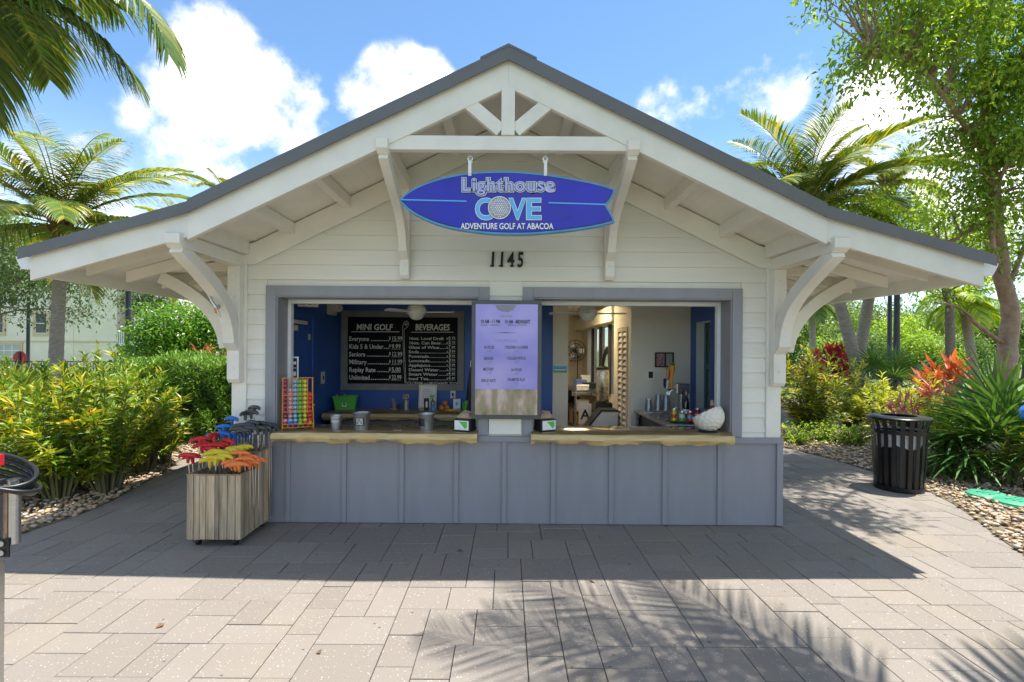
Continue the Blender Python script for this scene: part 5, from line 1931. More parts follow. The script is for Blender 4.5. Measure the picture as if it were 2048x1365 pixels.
# ================================================================== putters in their crate
def weathered(name, seed):
    m = bpy.data.materials.new(name)
    m.use_nodes = True
    N, L = m.node_tree.nodes, m.node_tree.links
    p = N['Principled BSDF']
    tc = N.new('ShaderNodeTexCoord')
    oi = N.new('ShaderNodeObjectInfo')
    vm = N.new('ShaderNodeVectorMath')
    vm.operation = 'MULTIPLY_ADD'
    cx = N.new('ShaderNodeCombineXYZ')
    for i in range(3):
        L.new(oi.outputs['Random'], cx.inputs[i])
    L.new(cx.outputs[0], vm.inputs[0])
    vm.inputs[1].default_value = (31, 47, 59)
    L.new(tc.outputs['Object'], vm.inputs[2])

    def noise(scale, st, det=6):
        mp = N.new('ShaderNodeMapping')
        mp.inputs['Scale'].default_value = st
        L.new(vm.outputs[0], mp.inputs[0])
        n = N.new('ShaderNodeTexNoise')
        n.inputs['Scale'].default_value = scale
        n.inputs['Detail'].default_value = det
        n.inputs['Roughness'].default_value = .65
        L.new(mp.outputs[0], n.inputs['Vector'])
        return n.outputs[0]
    grain = noise(26, (1, 1, .06))
    cr = N.new('ShaderNodeValToRGB')
    els = cr.color_ramp.elements
    for _ in range(2):
        els.new(.5)
    for e, (t, c) in zip(els, [(.30, (.10, .07, .045)), (.43, (.32, .24, .15)), (.56, (.50, .39, .25)), (.72, (.60, .50, .35))]):
        e.position, e.color = t, (*c, 1)
    L.new(grain, cr.inputs[0])
    blot = noise(4, (1, 1, .35))
    mr = N.new('ShaderNodeMapRange')
    L.new(blot, mr.inputs[0])
    mr.inputs[1].default_value, mr.inputs[2].default_value, mr.inputs[4].default_value = .48, .72, .6
    mx = N.new('ShaderNodeMixRGB')
    L.new(mr.outputs[0], mx.inputs[0])
    L.new(cr.outputs[0], mx.inputs[1])
    mx.inputs[2].default_value = (.27, .265, .25, 1)
    warm = noise(3, (1, 1, .6))
    mr3 = N.new('ShaderNodeMapRange')
    L.new(warm, mr3.inputs[0])
    mr3.inputs[1].default_value, mr3.inputs[2].default_value, mr3.inputs[4].default_value = .52, .72, .55
    mx2 = N.new('ShaderNodeMixRGB')
    L.new(mr3.outputs[0], mx2.inputs[0])
    L.new(mx.outputs[0], mx2.inputs[1])
    mx2.inputs[2].default_value = (.44, .26, .11, 1)
    hs = N.new('ShaderNodeHueSaturation')
    mr2 = N.new('ShaderNodeMapRange')
    L.new(oi.outputs['Random'], mr2.inputs[0])
    mr2.inputs[3].default_value, mr2.inputs[4].default_value = .62, 1.15
    L.new(mr2.outputs[0], hs.inputs['Value'])
    L.new(mx2.outputs[0], hs.inputs['Color'])
    L.new(hs.outputs[0], p.inputs['Base Color'])
    p.inputs['Roughness'].default_value = .8
    b = N.new('ShaderNodeBump')
    b.inputs['Strength'].default_value = .5
    b.inputs['Distance'].default_value = .004
    L.new(grain, b.inputs['Height'])
    L.new(b.outputs[0], p.inputs['Normal'])
    return m


crate_m = weathered("weathered_pine", 1)
CX0, CX1, CYF, CYM, CYB = -2.715, -2.255, -0.66, -0.345, -0.085
ZB, ZF, ZR = .065, .612, .745
crate = thing("putter_crate", "stepped weathered pine crate on casters holding golf putters", "crate", ((CX0 + CX1) / 2, (CYF + CYB) / 2, 0))
ox, oy = crate.location.x, crate.location.y
rc = random.Random(9)


def plank_x(xa, xb, y, z0, z1, n, name="plank"):
    e = [xa]
    for k in range(1, n):
        e.append(xa + (xb - xa) * (k + rc.uniform(-.22, .22)) / n)
    e.append(xb)
    for a, b in zip(e[:-1], e[1:]):
        t = rc.uniform(-.002, .002)
        MB().box(a + .0022 - ox, b - .0022 - ox, y - .009 + t - oy, y + .009 - oy, z0 + rc.uniform(-.003, .003), z1).build(name, crate_m, crate, bevel=.0015)


def plank_y(ya, yb, x, z0, z1, n, name="plank"):
    e = [ya]
    for k in range(1, n):
        e.append(ya + (yb - ya) * (k + rc.uniform(-.22, .22)) / n)
    e.append(yb)
    for a, b in zip(e[:-1], e[1:]):
        t = rc.uniform(-.002, .002)
        MB().box(x - .009 + t - ox, x + .009 + t - ox, a + .0022 - oy, b - .0022 - oy, z0 + rc.uniform(-.003, .003), z1).build(name, crate_m, crate, bevel=.0015)


plank_x(CX0, CX1, CYF + .009, ZB, ZF, 8)
plank_x(CX0 + .019, CX1 - .019, CYM, ZB, ZR, 7)
plank_x(CX0, CX1, CYB - .009, ZB, ZR, 7)
for x in (CX0 + .009, CX1 - .009):
    plank_y(CYF + .0185, CYM, x, ZB, ZF, 5)
    plank_y(CYM + .001, CYB - .0185, x, ZB, ZR, 4)
rim = mat("crate_rim_wood", (0.40, 0.26, 0.14), 0.7, var=0.25, vscale=8, bump=.2)
for x0, x1, y0, y1, z in ((CX0 - .003, CX1 + .003, CYF - .003, CYF + .018, ZF), (CX0 - .003, CX0 + .018, CYF + .018, CYM - .012, ZF), (CX1 - .018, CX1 + .003, CYF + .018, CYM - .012, ZF),
                          (CX0 - .003, CX1 + .003, CYM - .011, CYM + .009, ZR), (CX0 - .003, CX0 + .018, CYM + .009, CYB - .018, ZR), (CX1 - .018, CX1 + .003, CYM + .009, CYB - .018, ZR), (CX0 - .003, CX1 + .003, CYB - .018, CYB + .003, ZR)):
    MB().box(x0 - ox, x1 - ox, y0 - oy, y1 - oy, z, z + .010).build("rim", rim, crate, bevel=.0015)
MB().box(CX0 + .02 - ox, CX1 - .02 - ox, CYF + .02 - oy, CYB - .02 - oy, ZB, ZB + .012).build("bottom", crate_m, crate)
MB().box(CX0 + .22 - ox, CX0 + .232 - ox, CYF + .02 - oy, CYM - .01 - oy, ZB + .013, ZF - .02).build("divider", crate_m, crate)
for x in (CX0 + .07, CX1 - .07):
    for y in (CYF + .06, CYB - .06):
        w_ = MB().tube([(x - .012 - ox, y - oy, .030), (x + .012 - ox, y - oy, .030)], .030, 14).build("caster", black_m, crate, smooth=40)
        MB().box(x - .02 - ox, x + .02 - ox, y - .02 - oy, y + .02 - oy, .045, ZB - .004).build("fork", steel, w_)

# one putter head: a curved rounded bar on a tapering neck
hd = MB()
pts = [(-.078, 0, -.012), (-.066, 0, .001), (-.04, 0, .009), (0, 0, .012), (.04, 0, .009), (.066, 0, .001), (.078, 0, -.012)]
hd.tube(pts, [.008, .0155, .019, .020, .019, .0155, .008], 10)
hd.tube([(0, 0, .008), (.002, 0, -.03), (.003, 0, -.058)], [.019, .0145, .0115], 10)
head_by = {}
shaft_m = chrome
sh_me = MB().tube([(0, 0, 0), (0, 0, 1)], .0042, 7).mesh("shaft", shaft_m, smooth=60)
cols = {"red": (0.55, 0.012, 0.018), "yellow": (0.66, 0.50, 0.02), "orange": (0.80, 0.20, 0.04), "blue": (0.02, 0.14, 0.52), "grey": (0.055, 0.057, 0.062)}
for k, c in cols.items():
    head_by[k] = hd.mesh("head", mat(k + "_rubber", c, 0.5 if k != "grey" else .42, var=0.06, bump=.05), smooth=50)
rpz = random.Random(17)


def putter(colr, x, y, z, rz, label, tilt=None, base_z=None):
    tx, ty = tilt if tilt else (rpz.uniform(-.05, .05), rpz.uniform(-.06, .03))
    L_ = z - .058 - .09
    t = thing("putter", label, "putter", (x - tx * L_, y - ty * L_, .09), 0, colr + " putters in the crate")
    d = Vector((tx * L_, ty * L_, L_))
    s_ = link("shaft", sh_me, t, (0, 0, 0), d.to_track_quat('Z', 'Y').to_euler(), (1, 1, d.length))
    h_ = link("head", head_by[colr], t, d + Vector((0, 0, .058)) - Vector((.003, 0, 0)), (rpz.uniform(-.12, .12), rpz.uniform(-.1, .14), rz))
    return t


def crowd(colr, n, x0, x1, y0, y1, z0, z1, label, rz0):
    for k in range(n):
        putter(colr, rpz.uniform(x0, x1), rpz.uniform(y0, y1), rpz.uniform(z0, z1), rz0 + rpz.uniform(-.7, .7), label)


def pp(px, py, Y):
    v = at(px, py, Y)
    return v.x, Y, v.z


for px, py, Y, rz, lab in ((377, 913, -.50, .3, "red putter leaning farthest out over the crate's corner"), (385, 915, -.47, .2, "red putter leaning just inside the farthest leaning one"), (400, 880, -.45, .5, "red putter standing tallest at the front of the crate"),
                           (404, 893, -.43, .1, "red putter just below the tallest red one"), (413, 889, -.40, -.3, "red putter standing behind the yellow ones"), (428, 872, -.40, 1.5, "red putter seen end on above the yellow ones"),
                           (432, 893, -.42, .1, "red putter lying low across the middle"), (423, 900, -.45, -.2, "red putter touching the foremost yellow head"), (443, 891, -.40, .2, "red putter lowest on the yellow row"), (457, 884, -.38, -.4, "red putter nearest the blue heads")):
    x, y, z = pp(px, py, Y)
    putter("red", x, y, z, rz, lab, tilt=(-.10, -.02) if px < 390 else None)
for k, (px, py, Y) in enumerate(((424, 909, -.55), (432, 918, -.58), (420, 922, -.58), (445, 908, -.53), (436, 905, -.53), (455, 907, -.50), (463, 902, -.48), (470, 900, -.46), (478, 898, -.45), (488, 896, -.42), (450, 914, -.56))):
    x, y, z = pp(px, py, Y)
    putter("yellow", x, y, z, rpz.uniform(-.3, .5), ["yellow putter among the cluster of yellow heads", "yellow putter among the cluster of yellow heads"][k % 2])
for k, (px, py, Y) in enumerate(((470, 930, -.60), (464, 926, -.58), (478, 931, -.60), (482, 908, -.52), (490, 920, -.55), (497, 916, -.50), (505, 921, -.48), (512, 920, -.46), (500, 926, -.52), (517, 922, -.43))):
    x, y, z = pp(px, py, Y)
    putter("orange", x, y, z, rpz.uniform(-.2, .7), "orange putter among the cluster of orange heads")
for k, (px, py, Y, lab) in enumerate(((464, 839, -.18, "blue putter standing highest of the blue ones"), (448, 855, -.22, "blue putter at the hedge side of the blue cluster"), (447, 869, -.26, "blue putter in the low blue cluster"), (470, 870, -.26, "blue putter in the low blue cluster"),
                                      (477, 874, -.24, "blue putter in the low blue cluster"), (430, 873, -.28, "blue putter hidden mostly by red heads"), (490, 872, -.22, "blue putter in the low blue cluster"))):
    x, y, z = pp(px, py, Y)
    putter("blue", x, y, z, rpz.uniform(-.5, .4), lab)
for k, (px, py, Y, lab) in enumerate(((509, 817, -.16, "grey putter standing highest of all"), (502, 826, -.18, "grey putter just below the highest grey one"), (491, 829, -.20, "grey putter seen end on beside the highest pair"), (482, 853, -.26, "g"), (495, 852, -.24, "g"), (505, 847, -.22, "g"), (518, 848, -.20, "g"), (530, 850, -.18, "g"),
                                      (538, 852, -.15, "g"), (500, 858, -.28, "g"), (516, 858, -.26, "g"), (528, 857, -.22, "g"), (542, 856, -.14, "g"), (476, 860, -.29, "g"), (488, 864, -.29, "g"), (522, 852, -.16, "g"))):
    x, y, z = pp(px, py, Y)
    putter("grey", x, y, z, rpz.uniform(-.5, .5) if k != 2 else 1.5, lab if lab != "g" else "grey putter in the dense cluster of grey heads", tilt=(rpz.uniform(-.04, .14), rpz.uniform(-.05, .03)))

# alike heads in one cluster are told apart by their order across the crate
for colr in ("yellow", "orange", "grey", "blue"):
    cl = [o for o in COL.objects if o.get("category") == "putter" and o.get("group") == colr + " putters in the crate" and "cluster" in o["label"] and "side of" not in o["label"]]
    cl.sort(key=lambda o: (lambda h: (o.location.x + h.location.x) / (o.location.y + h.location.y + CAM_D))([c for c in o.children if c.name.startswith("head")][0]))
    for k, o in enumerate(cl):
        o["label"] = "%s putter, %s from the left in the cluster of %s heads" % (colr, ORD[k], colr)

# ================================================================== litter bin
tc_ = thing("litter_bin", "black steel slatted litter bin beside the paved path", "litter bin", gnd(1797, 978) + Vector((0, 0, .004)))
RBN = .275
for k in range(21):
    a = 2 * math.pi * k / 21
    ca, sa = math.cos(a), math.sin(a)
    pts = [(RBN * .90, .03), (RBN * .97, .35), (RBN * 1.02, .70), (RBN * 1.06, .80), (RBN * 1.16, .875)]
    b = MB()
    wv, tv = .0235, .005
    vs, fs = [], []
    for r_, z in pts:
        for dx, dr_ in ((-wv, 0), (wv, 0), (wv, tv), (-wv, tv)):
            rr = r_ + dr_
            vs.append((rr * ca - dx * sa, rr * sa + dx * ca, z))
    n = len(pts)
    fs = [(0, 1, 2, 3), tuple(4 * (n - 1) + i for i in (3, 2, 1, 0))]
    for i in range(n - 1):
        for q in range(4):
            fs.append((4 * i + q, 4 * i + 4 + q, 4 * i + 4 + (q + 1) % 4, 4 * i + (q + 1) % 4))
    b.add(vs, fs).build("slat", black_metal, tc_)
for r_, z0, z1 in ((RBN * .905, .0, .055), (RBN * 1.03, .70, .745)):
    MB().lathe([(r_ + .005, z0), (r_ + .012, z0), (r_ + .012 + (z1 - z0) * .1, z1), (r_ + .004, z1), (r_ + .005, z0)], 40, cap0=False, cap1=False).build("band", black_metal, tc_, smooth=30)
MB().lathe([(RBN * 1.14, .868), (RBN * 1.22, .878), (RBN * 1.225, .895), (RBN * 1.18, .905), (RBN * .72, .915), (RBN * .70, .905), (RBN * 1.12, .888), (RBN * 1.14, .868)], 44, cap0=False, cap1=False).build("lid", black_metal, tc_, smooth=40)
MB().lathe([(RBN * .80, .04), (RBN * .86, .72), (RBN * .84, .72), (RBN * .78, .05)], 30, cap1=False).build("liner", black_m, tc_, smooth=40)
bag_m = mat("grey_bin_bag", (0.62, 0.63, 0.64), 0.3, var=0.2, vscale=14)
b = MB()
rbg = random.Random(2)
n = 40
rows = [(.95, .745), (.955, .70), (.945, .62), (.925, .56)]
vs = []
jag = [rbg.uniform(-.05, .03) for _ in range(n)]
for q, (f_, z) in enumerate(rows):
    for k in range(n):
        a = 2 * math.pi * k / n
        r_ = RBN * f_ + rbg.uniform(-.008, .006)
        vs.append((r_ * math.cos(a), r_ * math.sin(a), z + (jag[k] if q == 3 else 0)))
b.add(vs, [(q * n + k, q * n + (k + 1) % n, (q + 1) * n + (k + 1) % n, (q + 1) * n + k) for q in range(3) for k in range(n)])
b.build("bag", bag_m, tc_, smooth=60)

# green valve covers lying in the gravel
gv = mat("green_cover", (0.05, 0.36, 0.20), 0.5, var=0.15, vscale=10, dirt=.4, dirtcol=(.2, .2, .14))
for px, py, s_, lab in ((1975, 997, .20, "green plastic valve cover, the one nearer the litter bin"), (2035, 1012, .22, "green plastic valve cover cut by the picture edge")):
    t = thing("valve_cover", lab, "valve cover", gnd(px, py) + Vector((0, 0, .02)), R(20), "green valve covers in the gravel")
    MB().lathe([(s_, 0), (s_ * .98, .03), (s_ * .85, .045), (0, .05)], 20).build("lid", gv, t, smooth=40)
    MB().lathe([(s_ * 1.06, -.03), (s_ * 1.06, .012), (s_ * .99, .012)], 20).build("collar", gv, t, smooth=40)
    for k in range(3):
        MB().box(-.08, .08, -.01 + (k - 1) * .06, .01 + (k - 1) * .06, .046, .054).build("rib", gv, t)

# round blue marker at the edge of the picture
bm_ = thing("course_marker", "round blue marker ball on a stake among the fan palm leaves", "marker", gnd(2062, 990))
MB().ball((0, 0, .98), .115, 22, 14).build("marker_ball", mat("marker_blue", (0.04, 0.22, 0.72), 0.3, coat=.4), bm_, smooth=80)
MB().tube([(0, 0, 0), (0, 0, .88)], .012, 8).build("stake", black_metal, bm_)

# post with coiled cable at the near left
pst = thing("barrier_post", "black and steel post with coiled black cable at the paving's near edge", "post", (-2.225, -2.80, 0.0))
MB().box(-.05, .012, -.03, .03, 0.003, 1.11).build("upright", black_metal, pst, bevel=.003)
MB().box(.013, .030, -.028, .028, 0.003, 1.12).build("steel_edge", steel, pst, bevel=.002)
MB().box(.03, .085, -.012, -.006, .79, .87).build("plate", black_metal, pst)
for z in (.81, .85):
    MB().tube([(.058, -.013, z), (.058, -.020, z)], .012, 10).build("bolt", steel, pst)
MB().tube([(.075, .02, .84), (.075, .02, 1.12)], .024, 12).build("sleeve", steel, pst, smooth=40)
MB().tube([(.062, -.004, .84), (.062, -.004, 1.10)], .008, 8).build("rod", bark_red, pst)
for k in range(6):
    rr = .15 + .012 * (k % 3)
    MB().tube([(-.02 + rr * math.cos(t) * (1 + .05 * math.sin(k)), .02 + .11 * math.sin(t), 1.10 + .012 * k + .06 * math.cos(t + .25 * k + 2.4)) for t in np.linspace(0, 6.283, 33)[:-1]], .0095, 8, closed=True).build("cable_loop", black_m, pst, smooth=60)
MB().tube([(.0, -.05, 1.205), (.10, -.07, 1.215)], .014, 10).build("cable_end", black_m, pst)
MB().box(.08, .105, -.085, -.055, 1.20, 1.245).build("red_tag", mat("red_tag", (0.6, 0.02, 0.03), 0.4), pst)

# ================================================================== lamp posts, stop sign, fence, apartments
lampm = mat("lamp_post_paint", (0.030, 0.036, 0.055), 0.45)


def lamp_post(label, px, Y, r, h):
    t = thing("lamp_post", label, "lamp post", (at(px, 700, Y).x, Y, -.06), 0, "lamp posts around the course")
    MB().lathe([(r * 2.2, 0), (r * 2.2, .06), (r * 1.5, .12), (r * 1.5, .5), (r, .55), (r, h * .6), (r * .8, h)], 14).build("pole", lampm, t, smooth=35)
    MB().bar((0, 0, h), (0, -.7, h + .12), .06, .06).build("arm", lampm, t)
    MB().lathe([(.05, .10), (.22, .03), (.24, -.02), (.20, -.03)], 18).build("lamp_shade", lampm, t, smooth=40, loc=(0, -.75, h + .1))


lamp_post("dark lamp post in front of the apartment balconies", 256, 11.5, .088, 4.6)
lamp_post("slim dark lamp post beside the red stop sign", 56, 24.0, .085, 4.6)
lamp_post("black lamp post, the thicker of the pair by the palm trunks", 1793, 8.4, .076, 3.8)
lamp_post("black lamp post, the thinner of the pair by the palm trunks", 1779, 11.0, .068, 4.1)

ss = thing("stop_sign", "red octagonal road sign seen from behind its dark post", "road sign", (at(40, 700, 21).x, 21, -.06))
o8 = [(.38 * math.cos(math.pi / 8 + k * math.pi / 4), .38 * math.sin(math.pi / 8 + k * math.pi / 4)) for k in range(8)]
zc_ = at(40, 717, 21).z + .06
MB().prism([(x, z + zc_) for x, z in o8], 'Y', 0, .006).build("plate", mat("sign_red", (0.50, 0.015, 0.03), 0.4), ss)
MB().box(-.04, .04, -.05, -.001, 0, zc_ + .36).build("post", black_metal, ss)

fn = thing("railing_fence", "low black metal railing in front of the apartments", "fence", (0, 17, -.06))
fx0, fx1 = at(-60, 700, 17).x, at(300, 700, 17).x
for z in (.55, 1.12):
    MB().bar((fx0, 0, z), (fx1, 0, z), .03, .04).build("rail", black_metal, fn)
pk = MB().box(-.010, .010, -.010, .010, .10, 1.10).mesh("picket", black_metal)
k = 0
x = fx0
while x < fx1:
    link("picket", pk, fn, (x, .0, 0))
    x += .14
x = fx0
while x < fx1 + .1:
    MB().box(x - .04, x + .04, .03, .10, 0, 1.2).build("post", black_metal, fn)
    x += 2.0

AY = 38.0
stucco = mat("cream_stucco", (0.82, 0.72, 0.60), 0.85, var=0.05, vscale=.8, bump=.1, bscale=8)
stucco2 = mat("buff_trim", (0.62, 0.48, 0.32), 0.8, var=0.05)
win_dark = mat("window_dark", (0.035, 0.04, 0.05), 0.12, var=.3, vscale=.6)
shade_w = mat("window_shade", (0.46, 0.45, 0.44), 0.3, var=.1, vscale=.8)
apt = thing("apartment_building", "cream stucco apartment block with balconies beyond the crotons", "building", (0, AY, -.06))


def ax(px):
    return at(px, 700, AY).x


def az(py, px=130):
    return at(px, py, AY).z + .06


xl, xr = ax(-260), ax(233)
MB().box(xl, xr, 0, 10, 0, 9.6).build("wall", stucco, apt)
MB().box(xr, ax(300), 2.2, 10, 0, 9.6).build("wall", stucco, apt)
MB().box(ax(268), ax(300), 0.0, 2.19, 0, 9.6).build("wall", stucco, apt)
MB().prism([(xl - .6, 9.6), (ax(300) + .6, 9.6), (ax(300) - 3, 11.4), (xl + 3, 11.4)], 'Y', -.6, 10.6).build("roof", mat("clay_roof", (0.42, 0.20, 0.12), 0.8, var=.2, vscale=4), apt)
for px in (145, 58):
    MB().box(ax(px) - .08, ax(px) + .08, -.05, -.001, 0, 9.6).build("pilaster", stucco2 if px == 58 else stucco, apt)
MB().box(xl, xr, -.06, -.001, az(683) - .08, az(683) + .02).build("string_course", stucco2, apt)


def window(x0, x1, z0, z1, nc, nr, m):
    f = MB()
    for a, b, c, d in ((x0 - .22, x0, z0 - .22, z1 + .22), (x1, x1 + .22, z0 - .22, z1 + .22), (x0, x1, z1, z1 + .22), (x0, x1, z0 - .22, z0)):
        f.box(a, b, -.10, -.0, c, d)
    w = f.build("window", stucco2, apt)
    MB().box(x0, x1, -.03, -.002, z0, z1).build("pane", m, w)
    fr = MB()
    for k in range(nc + 1):
        x = x0 + (x1 - x0) * k / nc
        fr.box(x - .03, x + .03, -.06, -.031, z0, z1)
    for k in range(nr + 1):
        z = z0 + (z1 - z0) * k / nr
        fr.box(x0, x1, -.058, -.031, z - .03, z + .03)
    fr.build("glazing_bars", alu, w)


window(ax(-22), ax(41), az(727), az(690), 4, 3, shade_w)
window(ax(72), ax(94), az(667), az(628), 1, 2, win_dark)
window(ax(-30), ax(7), az(667), az(628), 1, 2, win_dark)
window(ax(-160), ax(-110), az(727), az(690), 4, 3, shade_w)
for zf in (az(686), az(737)):
    bl = MB().box(xr, ax(268), .0, 2.19, zf - .22, zf).build("balcony", alu, apt)
    MB().bar((xr, .06, zf + 1.05), (ax(268), .06, zf + 1.05), .07, .07).build("rail", alu, bl)
    x = xr + .06
    while x < ax(268):
        MB().box(x - .03, x + .03, .03, .09, zf, zf + 1.04).build("baluster", alu, bl)
        x += .16
    dk = MB().box(xr + .25, ax(264), 2.12, 2.19, zf, zf + 2.1).build("balcony_door", win_dark, apt)
    MB().box(xr + .70, xr + .76, 2.08, 2.12, zf, zf + 2.1).build("mullion", alu, dk)
    MB().box(xr + .15, xr + .25, 2.08, 2.19, zf, zf + 2.15).build("frame", stucco2, dk)

# ================================================================== vegetation
G = np.random.default_rng(23)


def nrmz(a):
    return a / np.maximum(np.linalg.norm(a, axis=-1, keepdims=True), 1e-9)


def leaf_arrays(P, D, L, W, U=None, fold=0.18, droop=0.12, r=None):
    """many folded leaves: base P, direction D, length L, width W"""
    n = len(P)
    r = r if r is not None else G
    D = nrmz(D)
    if U is None:
        U = nrmz(np.stack([r.normal(0, .5, n), r.normal(0, .5, n), np.ones(n)], 1))
    S = nrmz(np.cross(D, U))
    Nn = np.cross(S, D)
    L = np.broadcast_to(L, n)[:, None]
    W = np.broadcast_to(W, n)[:, None]
    mid = P + D * L * .45
    V = np.stack([P, mid + S * W / 2 + Nn * W * fold, mid, mid - S * W / 2 + Nn * W * fold, P + D * L - Nn * L * droop], 1)
    T = np.array([(0, 2, 1), (0, 3, 2), (2, 4, 1), (2, 3, 4)])
    TT = (T[None] + (np.arange(n) * 5)[:, None, None]).reshape(-1, 3)
    return V.reshape(-1, 3), TT, np.repeat(r.random(n), 5)


def merge(parts):
    V, T, A, b = [], [], [], 0
    for v, t, a in parts:
        V.append(v)
        T.append(t + b)
        A.append(a)
        b += len(v)
    return np.concatenate(V), np.concatenate(T), np.concatenate(A)


def sph(n, r=None):
    r = r if r is not None else G
    return nrmz(r.normal(size=(n, 3)))


gum_leaf = leaf_mat("gumbo_leaf", [(0.0, (0.083, 0.162, 0.020)), (.45, (0.173, 0.290, 0.033)), (.8, (0.285, 0.398, 0.050)), (1.0, (0.450, 0.486, 0.077))], transl=.52, tgain=1.6)
yel_leaf = leaf_mat("sunny_leaf", [(0.0, (0.110, 0.244, 0.022)), (.5, (0.283, 0.445, 0.037)), (1.0, (0.607, 0.648, 0.094))], transl=.42)
dark_leaf = leaf_mat("oak_leaf", [(0.0, (0.041, 0.081, 0.024)), (.5, (0.074, 0.135, 0.041)), (1.0, (0.162, 0.203, 0.068))], transl=.25)
mid_leaf = leaf_mat("far_leaf", [(0.0, (0.076, 0.145, 0.030)), (.5, (0.144, 0.244, 0.047)), (1.0, (0.288, 0.356, 0.081))], transl=.3, noise=.35, nscale=.6)
croton_leaf = leaf_mat("croton_leaf", [(0.0, (0.065, 0.156, 0.015)), (.42, (0.150, 0.263, 0.022)), (.70, (0.364, 0.388, 0.028)), (.90, (0.676, 0.550, 0.033)), (1.0, (0.720, 0.450, 0.033))], transl=.30, tgain=1.3)
croton_dark = leaf_mat("croton_dark_leaf", [(0.0, (0.051, 0.114, 0.018)), (.45, (0.119, 0.194, 0.024)), (.75, (0.506, 0.421, 0.030)), (1.0, (0.720, 0.535, 0.045))], transl=.28)
lime_leaf = leaf_mat("lime_leaf", [(0.0, (0.181, 0.272, 0.030)), (.4, (0.454, 0.484, 0.045)), (1.0, (0.720, 0.720, 0.119))], transl=.32, tgain=1.25)
hedge_leaf = leaf_mat("podocarpus_leaf", [(0.0, (0.074, 0.173, 0.028)), (.5, (0.158, 0.305, 0.041)), (1.0, (0.338, 0.486, 0.084))], transl=.25)
round_leaf = leaf_mat("clusia_leaf", [(0.0, (0.061, 0.162, 0.016)), (.5, (0.121, 0.284, 0.024)), (1.0, (0.270, 0.432, 0.054))], transl=.32, rough=.3)
palm_leaf = leaf_mat("coconut_leaf", [(0.0, (0.085, 0.162, 0.024)), (.55, (0.171, 0.250, 0.033)), (.88, (0.341, 0.351, 0.044)), (1.0, (0.651, 0.486, 0.066))], transl=.30, tgain=1.25, noise=.2)
palm_leaf2 = leaf_mat("near_palm_leaf", [(0.0, (0.065, 0.128, 0.024)), (.6, (0.116, 0.196, 0.034)), (1.0, (0.261, 0.270, 0.054))], transl=.24, tgain=1.2)
fan_leaf = leaf_mat("fan_palm_leaf", [(0.0, (0.045, 0.115, 0.022)), (.5, (0.080, 0.180, 0.034)), (1.0, (0.16, 0.26, 0.06))], transl=.26, rough=.36, tgain=1.3)
ti_leaf = leaf_mat("ti_leaf", [(0.0, (0.16, 0.012, 0.03)), (.5, (0.42, 0.03, 0.05)), (1.0, (0.62, 0.10, 0.10))], transl=.35, tgain=1.2)
cord_leaf = leaf_mat("cordyline_leaf", [(0.0, (0.30, 0.04, 0.03)), (.45, (0.60, 0.14, 0.05)), (.8, (0.66, 0.24, 0.08)), (1.0, (0.20, 0.16, 0.04))], transl=.35, tgain=1.2)
pink_leaf = leaf_mat("pink_cordyline_leaf", [(0.0, (0.22, 0.04, 0.05)), (.5, (0.55, 0.12, 0.14)), (1.0, (0.66, 0.36, 0.30))], transl=.3, tgain=1.2)
husk = mat("palm_boot", (0.30, 0.19, 0.09), 0.9, var=0.3, vscale=14, bump=.8, bscale=30)
rachis_m = mat("palm_rachis", (0.34, 0.30, 0.06), 0.5, var=0.1)


